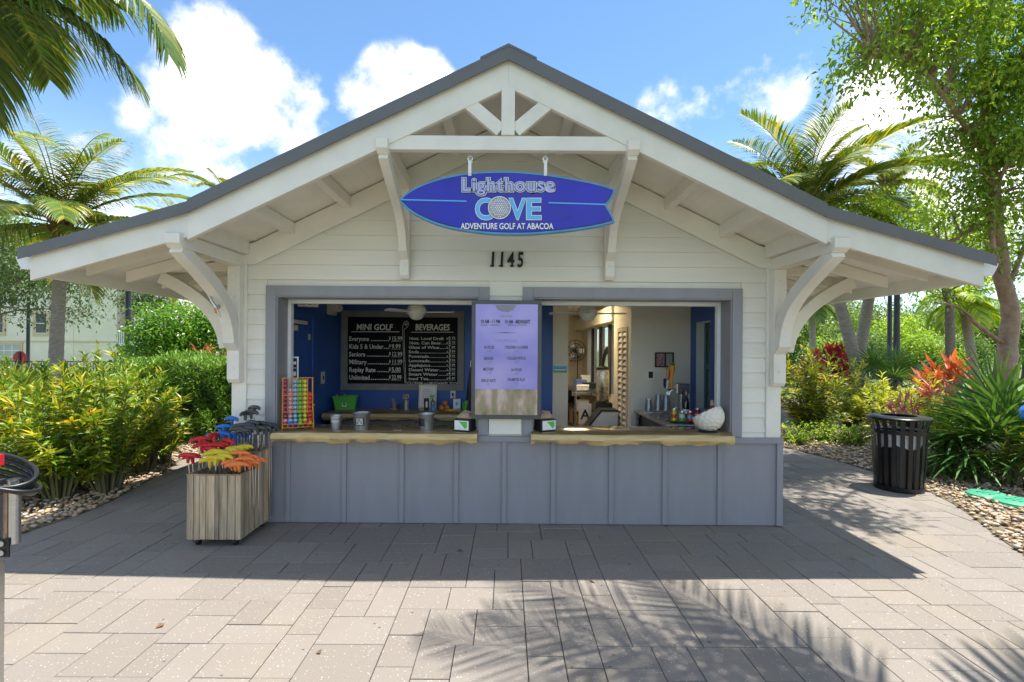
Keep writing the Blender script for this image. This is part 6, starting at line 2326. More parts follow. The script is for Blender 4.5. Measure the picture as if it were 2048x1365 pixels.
# ------------------------------------------------------------------ palms
def frond(r, az, el, length, droop, leaf_len, hang, nl=58, twist=0.0, wind=(0, 0, 0), rach=.022, wide=1.0):
    """one feather leaf from the origin: returns rachis (MB) and leaflet arrays"""
    n = 22
    pts, dirs = [np.zeros(3)], []
    wind = np.array(wind)
    for i in range(n):
        t = (i + .5) / n
        e = el - droop * t ** 1.35
        a = az + twist * t
        d = np.array([math.cos(a) * math.cos(e), math.sin(a) * math.cos(e), math.sin(e)]) + wind * t
        d /= np.linalg.norm(d)
        dirs.append(d)
        pts.append(pts[-1] + d * length / n)
    pts, dirs = np.array(pts), np.array(dirs + [dirs[-1]])
    tt = np.linspace(.14, .995, nl)
    idx = tt * n
    i0 = np.minimum(idx.astype(int), n - 1)
    fr = (idx - i0)[:, None]
    P = pts[i0] * (1 - fr) + pts[i0 + 1] * fr
    Dr = nrmz(dirs[i0])
    up = np.array([0, 0, 1.0])
    S = nrmz(np.cross(Dr, up))
    Nn = nrmz(np.cross(S, Dr))
    prof = np.sin(np.pi * (.16 + .80 * tt)) ** .7 * .92 + .08
    Vs, Ts, As = [], [], []
    b = 0
    for sgn in (-1, 1):
        for q in range(nl):
            L = leaf_len * prof[q] * r.uniform(.86, 1.1)
            fwd = .55 + .5 * tt[q] + r.normal(0, .06)
            d = sgn * S[q] + Dr[q] * fwd + Nn[q] * (.22 + r.normal(0, .07)) + wind * .4
            d /= np.linalg.norm(d)
            w = wide * max(.012, .020 * (leaf_len / .6) ** .6) * r.uniform(.8, 1.15)
            p = P[q].copy()
            segs = 4
            side = np.cross(d, up)
            side = side / max(np.linalg.norm(side), 1e-6)
            wd = np.cross(side, d) * .35 + side * .0
            wv = nrmz((np.cross(d, side) * .55 + Dr[q] * .8)[None])[0]
            for s_ in range(segs + 1):
                ws = w * (1.0 if s_ < 2 else (.85 if s_ == 2 else (.55 if s_ == 3 else .08)))
                if s_ == 0:
                    ws = w * .55
                Vs.append(p + wv * ws)
                Vs.append(p - wv * ws)
                d = d + np.array([0, 0, -hang * (.35 + .35 * s_)]) * .42 + wind * .12
                d /= np.linalg.norm(d)
                p = p + d * L / segs
            for s_ in range(segs):
                c = b + 2 * s_
                Ts += [(c, c + 1, c + 3), (c, c + 3, c + 2)]
            As += [r.random()] * (2 * (segs + 1))
            b += 2 * (segs + 1)
    rm = MB()
    rm.tube([tuple(p) for p in pts[::2]], [rach * (1 - .85 * i / (len(pts[::2]) - 1)) for i in range(len(pts[::2]))], 6)
    return rm, np.array(Vs), np.array(Ts), np.array(As)


def palm(name, label, base, top, r0, r1, specs, lf, group, seed, leaf_len=.55, hang=.5, wind=(0, 0, 0), bend=(0, 0), boots=True, wide=1.25, nl=62):
    """trunk from base to top, then feather leaves listed as (azimuth, elevation, length, droop)"""
    r = np.random.default_rng(seed)
    t = thing(name, label, "palm tree", base, 0, group)
    b0, tp = Vector(base), Vector(top)
    rel = tp - b0
    pts, rad = [], []
    n = 34
    for i in range(n + 1):
        f = i / n
        p = rel * f + Vector((bend[0], bend[1], 0)) * math.sin(math.pi * f) * rel.length * .5
        pts.append(p)
        rr = r0 + (r1 - r0) * f + r0 * .5 * max(0, .08 - f) / .08
        rad.append(rr * (1.0 + (.035 if i % 2 else -.02)))
    MB().tube(pts, rad, 14).build("trunk", trunk_m, t, smooth=60)
    if boots:
        bb = MB()
        for k in range(26):
            a = k * 2.4
            z = -.42 + .5 * k / 26
            rr = r1 * (1.05 + .25 * math.sin(k))
            bb.tube([(rr * math.cos(a) * .7, rr * math.sin(a) * .7, z), (rr * 1.5 * math.cos(a), rr * 1.5 * math.sin(a), z + .14), (rr * 2.0 * math.cos(a), rr * 2.0 * math.sin(a), z + .30)], [.06, .05, .02], 6)
        bb.build("leaf_bases", husk, t, loc=rel)["kind"] = "stuff"
    for (az_, el, ln, dr) in specs:
        rm, V, T, A = frond(r, az_, el, ln, dr, leaf_len, hang, wind=wind, wide=wide, nl=nl)
        fo = rm.build("frond", rachis_m, t, smooth=60, loc=rel)
        link("leaflets", np_mesh("leaflets", V, T, lf, A), fo)
    return t


def crown_specs(r, n, ln, el_hi=1.25, el_lo=-.35, dr=1.3):
    out = []
    for k in range(n):
        f = k / (n - 1)
        el = el_hi + (el_lo - el_hi) * f
        out.append((k * 2.39996 + r.uniform(-.25, .25), el + r.uniform(-.1, .1), ln * r.uniform(.85, 1.1) * (.8 + .2 * math.sin(3.14 * f)), dr * r.uniform(.75, 1.2)))
    return out


rv = random.Random(4)
p_top = at(124, 452, 8.6)
palm("coconut_palm", "coconut palm with pale ringed trunk before the apartment wall", (at(108, 720, 8.6).x, 8.6, -.06), p_top, .17, .135, crown_specs(rv, 30, 3.9, 1.5, -.25, 1.25), palm_leaf, "coconut palms around the course", 31, .92, .6, wind=(.30, -.05, 0))
# near palm standing out of the picture at the left: its long leaf hangs into the sky corner
nb = (-7.75, 2.1, 6.75)
palm("coconut_palm", "palm at the picture edge, its long drooping leaf hanging over the sky corner", (-8.9, 2.6, -.03), nb, .17, .14,
     [(R(-2), .42, 3.75, 1.75), (R(14), .02, 2.6, 1.1), (R(70), .95, 2.6, 1.2), (R(110), .6, 3, 1.4), (R(160), .8, 3, 1.4), (R(215), .5, 3, 1.4), (R(265), .9, 2.8, 1.4), (R(130), .1, 2.8, 1.2), (R(190), .0, 2.8, 1.2)], palm_leaf2, "coconut palms around the course", 32, 1.25, 1.0, wide=1.7, nl=74)
palm("coconut_palm", "distant palm whose leaf tips show just above the roof slope", (at(455, 395, 14).x, 14, -.06), at(455, 400, 14), .16, .12, crown_specs(rv, 14, 1.9, 1.2, -.2, 1.2), palm_leaf, "coconut palms around the course", 33, .5, .5, wind=(.3, 0, 0))
palm("coconut_palm", "distant yellowish palm peeping over the low left eave", (at(340, 440, 13).x, 13, -.06), at(345, 452, 13), .15, .12, crown_specs(rv, 14, 1.15, 1.35, .1, 1.1), lime_leaf, "coconut palms around the course", 34, .45, .4)
palm("coconut_palm", "full crowned coconut palm rising behind the right roof slope", (at(1738, 720, 8.3).x, 8.3, -.06), at(1612, 420, 8.6), .16, .12, crown_specs(rv, 28, 3.3, 1.52, .0, 1.05), palm_leaf, "coconut palms around the course", 35, .85, .40, wind=(.1, 0, 0), bend=(.05, 0))
palm("coconut_palm", "palm half hidden by leaves beside the full crowned one", (at(1700, 720, 9.4).x, 9.4, -.06), at(1775, 372, 10.4), .16, .12, crown_specs(rv, 13, 2.0, 1.3, -.1, 1.2), palm_leaf, "coconut palms around the course", 36, .55, .45)
# palm beside the photographer, out of the picture: its crown throws the leaf shadows on the paving
palm("coconut_palm", "palm beside the viewpoint whose leaf shadows fall on the paving", (4.6, -2.9, -.01), (3.45, -2.4, 5.0), .16, .13, [(R(a_), e_, l_, d_) for a_, e_, l_, d_ in ((140, .34, 2.75, .62), (163, .30, 2.7, .75), (118, .50, 2.1, .7), (186, .25, 2.6, .9), (152, .62, 2.4, .8), (210, .3, 2.5, 1.0), (240, .4, 2.5, 1.1), (275, .3, 2.5, 1.1), (310, .5, 2.5, 1.1), (345, .3, 2.5, 1.1), (15, .5, 2.4, 1.0), (175, .95, 2.2, .9), (300, 1.1, 2.2, .9))], palm_leaf2, "coconut palms around the course", 37, .62, .20, wide=1.25, nl=44)
sb_specs = [(k * 2.4, 1.1 - .09 * k, 1.2, 1.3) for k in range(16)]
palm("cabbage_palm", "slender far palm trunk behind the red ti plants", (at(1627, 700, 17).x, 17, -.06), at(1624, 610, 17), .14, .12, sb_specs, mid_leaf, "far palms", 38, .5, .5)
palm("cabbage_palm", "shaggy far palm beside the big tree's trunk", (at(1960, 700, 11.5).x, 11.5, -.06), at(1925, 600, 11.5), .14, .12, [(k * 2.4, 1.2 - .10 * k, 1.35, 1.4) for k in range(18)], yel_leaf, "far palms", 39, .55, .8)


# ------------------------------------------------------------------ broadleaf trees
def limb(mb, pts, r0, r1, n=8, wob=.03, r=None):
    r = r or rv
    P = sm3(pts, 5)
    out = [p + Vector((r.uniform(-wob, wob), r.uniform(-wob, wob), r.uniform(-wob, wob))) for p in P]
    m = len(out)
    mb.tube(out, [r0 + (r1 - r0) * i / (m - 1) for i in range(m)], n)
    return out


def sm3(pts, n=5):
    pts = [Vector(p) for p in pts]
    out = []
    for i in range(len(pts) - 1):
        p0, p1, p2, p3 = pts[max(i - 1, 0)], pts[i], pts[i + 1], pts[min(i + 2, len(pts) - 1)]
        for k in range(n):
            t = k / n
            out.append(0.5 * ((2 * p1) + (p2 - p0) * t + (2 * p0 - 5 * p1 + 4 * p2 - p3) * t * t + (3 * p1 - p0 - 3 * p2 + p3) * t ** 3))
    out.append(pts[-1])
    return out


def tree(name, label, base, trunk_pts, limbs, r0, blobs, n_clumps, per, Lf, Wf, lf, bk, seed, group=None, clump_r=.28, hang=.5, twig=True, spray=0.0):
    """trunk and limbs; twigs reach out to clumps of leaves spread through the blobs (centre, radius)"""
    r = np.random.default_rng(seed)
    base = Vector(base)
    t = thing(name, label, "tree", base, 0, group)
    wood = MB()
    sk = limb(wood, [Vector(p) - base for p in trunk_pts], r0, r0 * .45, 12, r0 * .12)
    for lp_ in limbs:
        sk += limb(wood, [Vector(p) - base for p in lp_], r0 * .30, r0 * .07, 8, r0 * .10)
    skn = np.array([tuple(p) for p in sk])
    vol = np.array([b[1][0] * b[1][1] * b[1][2] if isinstance(b[1], tuple) else b[1] ** 3 for b in blobs]) ** .75
    pick = r.choice(len(blobs), n_clumps, p=vol / vol.sum())
    C = []
    for k in pick:
        c, rad = blobs[k]
        rad = np.array(rad if isinstance(rad, tuple) else (rad, rad, rad))
        d = r.normal(size=3)
        d /= np.linalg.norm(d)
        C.append(np.array(c) + d * rad * r.uniform(.25, 1.0) ** .5 - np.array(base))
    C = np.array(C)
    tw = MB()
    if twig:
        for c in C:
            dist = np.linalg.norm(skn - c, axis=1) + np.maximum(0, skn[:, 2] - c[2]) * .6
            j = int(np.argmin(dist))
            a = Vector(skn[j])
            e = Vector(c)
            mdp = (a + e) / 2 + Vector((r.normal(0, .08), r.normal(0, .08), .12)) * (e - a).length * .5
            tw.tube([a, mdp, e], [min(.03, r0 * .12), .010, .004], 5, cap=False)
        tw.build("twigs", bk, t, smooth=60)["kind"] = "stuff"
    wood.build("trunk", bk, t, smooth=60)
    n = n_clumps * per
    ci = np.repeat(np.arange(n_clumps), per)
    off = r.normal(size=(n, 3)) * clump_r * np.array([1, 1, .7])
    P = C[ci] + off
    if spray:
        axd = nrmz(r.normal(size=(n_clumps, 3)) * np.array([1, 1, .45]) + np.array([0, 0, -.35]))
        P = P + axd[ci] * (r.random((n, 1)) - .3) * spray * 1.6
    D = nrmz(off) * .6 + r.normal(size=(n, 3)) * .55 + np.array([0, 0, -hang])
    V, T, A = leaf_arrays(P, D, Lf * r.uniform(.7, 1.2, n), Wf * r.uniform(.75, 1.2, n), r=r)
    cl = r.random(n_clumps)
    A = np.clip(.55 * A + .45 * np.repeat(cl[ci], 5), 0, 1)
    link("crown", np_mesh("crown", V, T, lf, A), t)
    return t


def blob(px, py, Y, rpx, ry=None):
    c = at(px, py, Y)
    s = (Y + CAM_D) / F
    return (tuple(c), (rpx * s, (ry if ry else rpx * s), rpx * s * .85))


tb = Vector((at(2012, 720, 4.6).x, 4.6, -.02))
tp_ = [tb, at(2012, 735, 4.6), at(2022, 640, 4.6), at(2005, 555, 4.6), at(1990, 430, 4.5), at(1978, 300, 4.3), at(1968, 150, 4.1), at(1960, -80, 3.9)]
lb_ = [[at(1965, 60, 4.0), (7.2, 2.4, 7.6), (6.2, 1.6, 7.2), (5.3, .8, 6.8)], [at(2008, 585, 4.6), at(2055, 480, 4.8), at(2100, 300, 4.8), at(2120, 60, 4.6)], [at(1982, 330, 4.4), at(1900, 210, 3.6), at(1830, 130, 2.9), at(1740, 100, 2.3)], [at(1990, 430, 4.5), at(1925, 470, 4.6), at(1850, 500, 4.9), at(1790, 510, 5.2)],
       [at(1975, 240, 4.2), at(2040, 120, 3.6), at(2090, -60, 3.0)], [at(1965, 60, 4.0), at(1880, -60, 3.2), at(1800, -160, 2.4)], [at(2008, 690, 4.6), at(1955, 650, 4.5), at(1915, 615, 4.4), at(1870, 605, 4.3)], [at(2005, 560, 4.6), at(1985, 470, 4.3), at(2010, 330, 4.0), at(2060, 230, 3.8)]]
bl_ = [blob(1745, 125, 2.6, 70), blob(1800, 70, 2.9, 85), blob(1880, 60, 3.3, 100), blob(1960, 110, 3.8, 110), blob(2050, 120, 3.8, 120), blob(1930, 200, 3.9, 80), blob(2030, 260, 4.0, 100), blob(1960, 300, 4.2, 75), blob(2045, 380, 4.4, 90),
       blob(1930, 400, 4.4, 65), blob(1960, 480, 4.6, 60), blob(2060, 500, 4.6, 70), blob(1830, 170, 3.0, 35), blob(1690, 135, 2.3, 35), blob(1850, -60, 2.9, 140), blob(2000, -80, 3.4, 160), blob(1760, -120, 2.2, 110), blob(2120, 200, 4.0, 140), blob(1900, 300, 4.2, 45), ((5.3, .8, 6.7), .55), ((5.2, 2.6, 7.4), .65)]
tree("gumbo_limbo_tree", "tall tree with peeling red brown trunk and light green leaves", tb, tp_, lb_, .165, bl_, 900, 34, .112, .050, gum_leaf, bark_red, 51, clump_r=.13, hang=.55, spray=.42)

t2 = Vector((at(1900, 700, 8.0).x, 8.0, -.06))
tree("leafy_tree", "lower yellow green tree spreading just above the right eave", t2, [t2, at(1900, 640, 8), at(1885, 560, 8), at(1850, 500, 8)], [[at(1885, 560, 8), at(1800, 500, 8), at(1720, 470, 8)], [at(1870, 530, 8), at(1940, 470, 8), at(1990, 440, 8)], [at(1860, 520, 8), at(1850, 440, 8), at(1830, 390, 8)]], .12,
     [blob(1730, 455, 8, 70), blob(1800, 480, 8, 85), blob(1870, 470, 8.4, 80), blob(1800, 420, 8, 55), blob(1690, 450, 7.6, 45), blob(1880, 540, 8, 75), blob(1950, 500, 8.6, 80)], 420, 34, .10, .045, yel_leaf, bark, 52, clump_r=.24, hang=.5)

# trees by the apartments
for k, (label, bpx, Y, blobs_, nc, lf, sd, L_) in enumerate((
    ("dark green oak hanging over the apartment wall beside the palm trunk", -70, 19.0, [blob(10, 545, 19, 75), blob(120, 575, 19, 55), blob(160, 625, 19, 38), blob(50, 620, 19, 40), blob(-60, 580, 19, 80), blob(5, 500, 19, 55), blob(100, 530, 19, 50)], 260, dark_leaf, 61, .20),
    ("thin half bare tree beside the apartment balconies", 300, 26.0, [blob(262, 600, 26, 34), blob(300, 590, 26, 40), blob(330, 610, 26, 30), blob(222, 590, 26, 16)], 80, dark_leaf, 62, .22),
    ("pale green tree at the far left behind the coconut palm", -20, 23.0, [blob(20, 480, 23, 70), blob(60, 530, 23, 55), blob(-40, 520, 23, 80)], 420, mid_leaf, 63, .22))):
    b_ = Vector((at(bpx, 700, Y).x, Y, -.06))
    tr_top = Vector((b_.x + .5, Y, blobs_[0][0][2]))
    lim = [[b_ + (tr_top - b_) * .55, (b_ + (tr_top - b_) * .7 + Vector(bb[0])) / 2, Vector(bb[0])] for bb in blobs_[1:]]
    tree("garden_tree", label, b_, [b_, b_ + (tr_top - b_) * .5 + Vector((.15, 0, 0)), tr_top], lim, .2, blobs_, nc, 26, L_, L_ * .45, lf, bark, sd, "trees by the apartments", clump_r=.34, hang=.3)

# far wood beyond the course: each crown its own tree
far = [(1575, 22, 655, 80, mid_leaf), (1625, 30, 640, 62, dark_leaf), (1660, 26, 650, 58, mid_leaf), (1700, 34, 632, 55, mid_leaf), (1750, 30, 640, 62, mid_leaf), (1800, 22, 668, 52, yel_leaf), (1840, 36, 640, 60, mid_leaf), (1890, 30, 655, 55, mid_leaf), (1940, 34, 645, 55, mid_leaf),
       (1990, 26, 650, 58, mid_leaf), (2050, 30, 640, 68, mid_leaf), (2120, 28, 640, 80, mid_leaf), (1720, 20, 690, 45, mid_leaf), (1660, 18, 700, 40, gum_leaf), (1850, 18, 700, 45, gum_leaf), (1920, 20, 695, 42, mid_leaf)]
names = ["broad round tree nearest the kiosk's corner in the far wood", "dark rounded tree behind the slender far palm", "green tree just behind the red ti plants", "far tree between the slender palm and the paired trunks", "far tree seen behind the paired palm trunks", "sunny round tree beside the lamp posts",
         "far tree just past the lamp posts", "far tree below the bare lower limb", "far tree behind the shaggy palm", "tree filling the gap by the big tree's trunk", "far tree behind the big tree's trunk", "far tree at the very edge of the picture", "low bushy tree between palm trunks and ti plants", "low bright bush tree behind the dark croton", "low bright bush tree behind the orange cordyline", "low bushy tree under the shaggy palm"]
for (px, Y, py, rpx, lf), lab in zip(far, names):
    c = at(px, py, Y)
    s = (Y + CAM_D) / F
    rr = rpx * s
    b_ = Vector((c.x, Y, -.06))
    blobs_ = [(tuple(c), (rr, rr, rr * .7)), ((c.x - rr * .5, Y - .3, c.z - rr * .35), (rr * .7, rr * .7, rr * .5)), ((c.x + rr * .55, Y - .4, c.z - rr * .4), (rr * .7, rr * .7, rr * .5)), ((c.x + rr * .1, Y - .5, c.z - rr * .8), (rr * .8, rr * .8, rr * .5))]
    tree("wood_tree", lab, b_, [b_, b_ + Vector((.1, 0, c.z * .5)), c], [[b_ + Vector((0, 0, c.z * .4)), c + Vector((-rr * .4, 0, 0))], [b_ + Vector((0, 0, c.z * .4)), c + Vector((rr * .4, 0, 0))]], .12 * rr / 2 + .05, blobs_, int(240), 18, .085 * rr + .06, .05 * rr + .03, lf, bark, int(px + Y), "far trees of the wood", clump_r=.17 * rr, hang=.3)


# ------------------------------------------------------------------ shrubs
def shrub(name, label, base, h, rad, n_stems, per, L_, W_, lf, seed, cat="shrub", group=None, top=.55, stemm=None, spread=1.0, up=.35, low=0.0):
    """woody stems fanning from the ground, leaves in whorls along the upper part of each"""
    r = np.random.default_rng(seed)
    t = thing(name, label, cat, base, 0, group)
    st_ = MB()
    parts = []
    for k in range(n_stems):
        a = r.uniform(0, 2 * np.pi)
        f = r.random() ** .5
        tipz = h * (1.0 - .45 * f * f) * r.uniform(.72, 1.05)
        if r.random() < low:
            tipz *= r.uniform(.35, .7)
        e = np.array([rad * f * math.cos(a) * spread, rad * f * math.sin(a) * spread, tipz])
        s0 = np.array([.18 * rad * f * math.cos(a), .18 * rad * f * math.sin(a), 0])
        m = (s0 + e) / 2 + np.array([0, 0, .12 * h * f]) - np.array([e[0], e[1], 0]) * .12
        st_.tube([tuple(s0), tuple(m), tuple(e)], [.012 + .004 * h, .009, .004], 5, cap=False)
        u = r.uniform(1 - top, 1.02, per)[:, None]
        P = (1 - u) ** 2 * s0 + 2 * u * (1 - u) * m + u ** 2 * e
        ax_ = nrmz((e - m)[None])[0]
        aa = np.arange(per) * 2.4 + r.uniform(0, 6)
        side = np.stack([np.cos(aa), np.sin(aa), np.zeros(per)], 1)
        D = side + ax_ * (up + 1.3 * np.clip((u - .75) * 4, 0, 1)) + r.normal(size=(per, 3)) * .22
        V, T, A = leaf_arrays(P, D, L_ * r.uniform(.7, 1.2, per), W_ * r.uniform(.8, 1.2, per), r=r, droop=.22)
        parts.append((V, T, np.clip(A * .6 + .4 * r.random(), 0, 1)))
    st_.build("stems", stemm or stem_m, t)["kind"] = "stuff"
    V, T, A = merge(parts)
    link("foliage", np_mesh("foliage", V, T, lf, A), t)
    return t


left_shrubs = [((120, 1000), 1.45, .62, 46, "yellow croton with bare stem foot nearest the paving"), ((215, 985), 1.50, .60, 44, "yellow croton standing second along the left paving edge"), ((60, 985), 1.4, .6, 40, "yellow croton behind the coiled cable"),
               ((285, 948), 1.55, .55, 42, "yellow croton nearest the hedge along the paving"), ((150, 935), 1.55, .75, 60, "tall yellow croton in the middle of the second row"), ((30, 940), 1.40, .75, 50, "tall yellow croton at the picture edge, second row"), ((245, 915), 1.6, .65, 50, "tall yellow croton of the second row next to the hedge"),
               ((90, 890), 1.5, .9, 60, "broad yellow croton in the back row before the railing"), ((200, 878), 1.68, .9, 60, "broad yellow croton in the back row before the lamp post"), ((0, 880), 1.42, .9, 50, "broad yellow croton at the far left of the back row")]
for k, ((px, py), h, rad, ns, lab) in enumerate(left_shrubs):
    shrub("croton_shrub", lab, gnd(px, py), h, rad, ns, 60, .150, .034, croton_leaf, 100 + k, "croton", "yellow crotons along the left bed", top=.62, low=.35)
for k, (px, py, lab) in enumerate(((25, 1010, "small leafy croton sprouting at the foot of the cable post"), (330, 930, "small green croton in the gravel before the hedge"))):
    shrub("croton_shrub", lab, gnd(px, py), .7, .4, 16, 34, .15, .034, croton_dark, 120 + k, "croton", "small crotons in the gravel", top=.7)

# clipped hedge: short sprigs over a solid dark core added to block light
hg_ = thing("hedge", "clipped dense green hedge between crotons and kiosk", "hedge", (-5.05, 4.6, 0))
HX, HY, HZ = 1.75, .70, 1.52
r = np.random.default_rng(77)
core = MB()
core.prism([(-HY + .14, .15), (HY - .14, .15), (HY - .14, HZ - .14), (-HY + .50, HZ - .14), (-HY + .24, HZ * .5)], 'X', -HX + .12, HX - .12)
core.build("light_block_core", mat("hedge_core", (0.05, 0.075, 0.02), 0.95, var=.4, vscale=20, bump=.8), hg_)
n = 25000
f = r.random(n)
u, v = r.random(n), r.random(n)
P = np.zeros((n, 3))
Nr = np.zeros((n, 3))
fr_ = f < .62
tp = (f >= .62) & (f < .84)
sd_ = f >= .84
P[fr_] = np.stack([(u[fr_] * 2 - 1) * HX, np.full(fr_.sum(), -HY), v[fr_] * HZ], 1)
Nr[fr_] = (0, -1, .35)
P[tp] = np.stack([(u[tp] * 2 - 1) * HX, (v[tp] * 2 - 1) * HY, np.full(tp.sum(), HZ)], 1)
Nr[tp] = (0, -.2, 1)
sg = np.where(u[sd_] < .5, -1, 1)
P[sd_] = np.stack([sg * HX, (u[sd_] * 4 % 2 - 1) * HY, v[sd_] * HZ], 1)
Nr[sd_] = np.stack([sg, np.full(sd_.sum(), -.2), np.full(sd_.sum(), .35)], 1)
bumps = .07 * np.sin(P[:, 0] * 5 + 1.3 * np.sin(P[:, 2] * 4)) + .05 * np.sin(P[:, 0] * 13 + P[:, 2] * 9) + .04 * np.sin(P[:, 2] * 7)
P[:, 1] += np.where(fr_, .38 * (P[:, 2] / HZ) ** 2, 0)
P = P + nrmz(Nr) * (bumps - np.abs(r.normal(0, .07, n)))[:, None]
D = nrmz(Nr) * .8 + r.normal(size=(n, 3)) * .55 + np.array([0, 0, .35])
V, T, A = leaf_arrays(P, D, .095 * r.uniform(.6, 1.25, n), .024, r=r)
link("foliage", np_mesh("foliage", V, T, hedge_leaf, A), hg_)

c = at(355, 665, 7.0)
t3 = Vector((c.x, 7.0, -.06))
tree("clusia_bush", "rounded glossy bright green bush above the hedge", t3, [t3, t3 + Vector((0, 0, 1.0)), c], [[t3 + Vector((0, 0, .6)), c + Vector((-.5, 0, .2))], [t3 + Vector((0, 0, .6)), c + Vector((.5, -.1, .2))]], .07,
     [(tuple(c), (.95, .8, .75)), ((c.x + .35, 6.9, c.z - .3), (.7, .7, .6)), ((c.x - .3, 6.8, c.z - .45), (.65, .6, .5)), ((c.x + .8, 7, c.z + .1), (.5, .5, .5))], 330, 26, .105, .058, round_leaf, bark, 71, clump_r=.13, hang=.05)
shrub("croton_shrub", "red and yellow croton behind the hedge near the kiosk bracket", (at(412, 705, 6.2).x, 6.2, 0), 1.85, .5, 30, 30, .22, .04, leaf_mat("red_croton_leaf", [(0, (.08, .10, .02)), (.4, (.30, .05, .03)), (.7, (.45, .30, .04)), (1, (.20, .24, .03))]), 130, "croton", None, top=.5)

# right side
shrub("croton_shrub", "dark yellow speckled croton beside the kiosk's right corner", gnd(1618, 872), 1.78, .72, 70, 46, .17, .036, croton_dark, 140, "croton", "crotons of the right bed", top=.8, low=.4)
shrub("croton_shrub", "pale lime bush, the one behind the litter bin", gnd(1775, 868), 1.15, .75, 56, 40, .15, .040, lime_leaf, 141, "shrub", "lime bushes of the right bed", top=.7, low=.3)
shrub("croton_shrub", "pale lime bush reaching up between palm trunk and dark croton", gnd(1700, 858), 1.55, .62, 46, 42, .15, .038, lime_leaf, 142, "shrub", "lime bushes of the right bed", top=.7, low=.3)
shrub("croton_shrub", "pale lime bush before the orange cordyline", gnd(1850, 872), 1.15, .62, 44, 38, .15, .040, lime_leaf, 143, "shrub", "lime bushes of the right bed", top=.7, low=.3)
for k, (px, py, h, rad, lab) in enumerate(((1590, 888, .42, .5, "low green shrub at the kiosk side of the path edge"), (1650, 885, .42, .55, "low green shrub in the middle of the path edge"), (1705, 893, .40, .45, "low green shrub next to the litter bin"))):
    shrub("low_shrub", lab, gnd(px, py), h, rad, 50, 26, .055, .026, yel_leaf, 150 + k, "shrub", "low shrubs along the path", top=.85, low=.4)
for k, (px, py, Y, h, lab) in enumerate(((1668, 715, 8.8, 1.95, "deep red ti plant before the paired palm trunks"), (1628, 700, 11, 2.0, "small red ti plant behind the dark croton"), (1690, 720, 9.6, 1.85, "red ti plant just left of the palm trunks"))):
    shrub("ti_plant", lab, (at(px, py, Y).x, Y, 0), h * .93, .42, 15, 26, .30, .07, ti_leaf, 160 + k, "ti plant", "red ti plants", top=.45, up=.7)
shrub("cordyline_plant", "broad leaved orange cordyline above the fan palm", (at(1905, 740, 5.6).x, 5.6, 0), 1.62, .40, 8, 10, .42, .10, cord_leaf, 170, "cordyline", "cordylines of the right bed", top=.30, up=1.2)
shrub("cordyline_plant", "orange red cordyline at the lime bush's shoulder", (at(1862, 760, 5.8).x, 5.8, 0), 1.50, .30, 6, 10, .38, .08, cord_leaf, 171, "cordyline", "cordylines of the right bed", top=.3, up=1.0)
shrub("cordyline_plant", "pink striped cordyline behind the litter bin", (at(1815, 785, 4.4).x, 4.4, 0), 1.02, .26, 7, 12, .30, .045, pink_leaf, 172, "cordyline", "cordylines of the right bed", top=.4, up=.9)
shrub("cordyline_plant", "pink cordyline leaves rising beside the big trunk", (at(1885, 745, 5.0).x, 5.0, 0), 1.4, .3, 7, 10, .36, .05, pink_leaf, 173, "cordyline", "cordylines of the right bed", top=.3, up=1.0)
for k, (px, py, lab) in enumerate(((1895, 935, "thin stemmed yellow shrub beside the litter bin"), (2020, 975, "thin stemmed shrub growing by the green valve covers"), (1960, 960, "small yellow sprig in the gravel below the fan palm"))):
    shrub("croton_shrub", lab, gnd(px, py), (.95, .75, .35)[k], (.42, .4, .2)[k], (20, 14, 8)[k], 30, .12, .03, lime_leaf if k != 1 else croton_leaf, 180 + k, "croton", "thin shrubs in the right gravel", top=.55)


def fan_palm(name, label, base, leaves, lf, seed, group=None):
    """stalks from the ground, each carrying one round pleated fan split into fingers"""
    r = np.random.default_rng(seed)
    t = thing(name, label, "fan palm", base, 0, group)
    for (az_, el, stalk, rad) in leaves:
        d = Vector((math.cos(az_) * math.cos(el), math.sin(az_) * math.cos(el), math.sin(el)))
        hub = d * stalk
        mb = MB()
        mb.tube([(0, 0, .02), d * stalk * .5 + Vector((0, 0, .06 * stalk)), hub], [.014, .010, .007], 6)
        lo = mb.build("leaf_stalk", stem_m, t)
        tilt = r.uniform(-.35, .1)
        fw = (d + Vector((0, 0, tilt))).normalized()
        sd2 = fw.cross(Vector((0, 0, 1))).normalized()
        nn = sd2.cross(fw)
        m = 42
        V, T, A = [], [], []
        for q in range(m):
            a = (q / (m - 1) - .5) * R(285)
            dd = fw * math.cos(a) + sd2 * math.sin(a)
            dd = np.array(dd + nn * (.12 * math.cos(q * 3.14)))
            ln = rad * (.78 + .22 * math.cos(a * .6)) * r.uniform(.92, 1.08)
            tv = np.array(fw * -math.sin(a) + sd2 * math.cos(a))
            w0 = .5 * rad * R(285) / (m - 1) * .40
            p = np.array(hub)
            b = len(V)
            dv = dd.copy()
            for s_ in range(6):
                f_ = s_ / 5
                w_ = w0 * (2.0 * f_ if f_ < .5 else 2.0 * (1 - f_) * 1.02) + .002
                V += [p + tv * w_, p - tv * w_]
                dv = dv + np.array([0, 0, -.02 - .09 * f_])
                dv /= np.linalg.norm(dv)
                p = p + dv * ln / 5
            for s_ in range(5):
                k = b + 2 * s_
                T += [(k, k + 1, k + 3), (k, k + 3, k + 2)]
            A += [r.random()] * 12
        link("fan_leaf", np_mesh("fan_leaf", np.array(V), np.array(T), lf, A), lo)
    return t


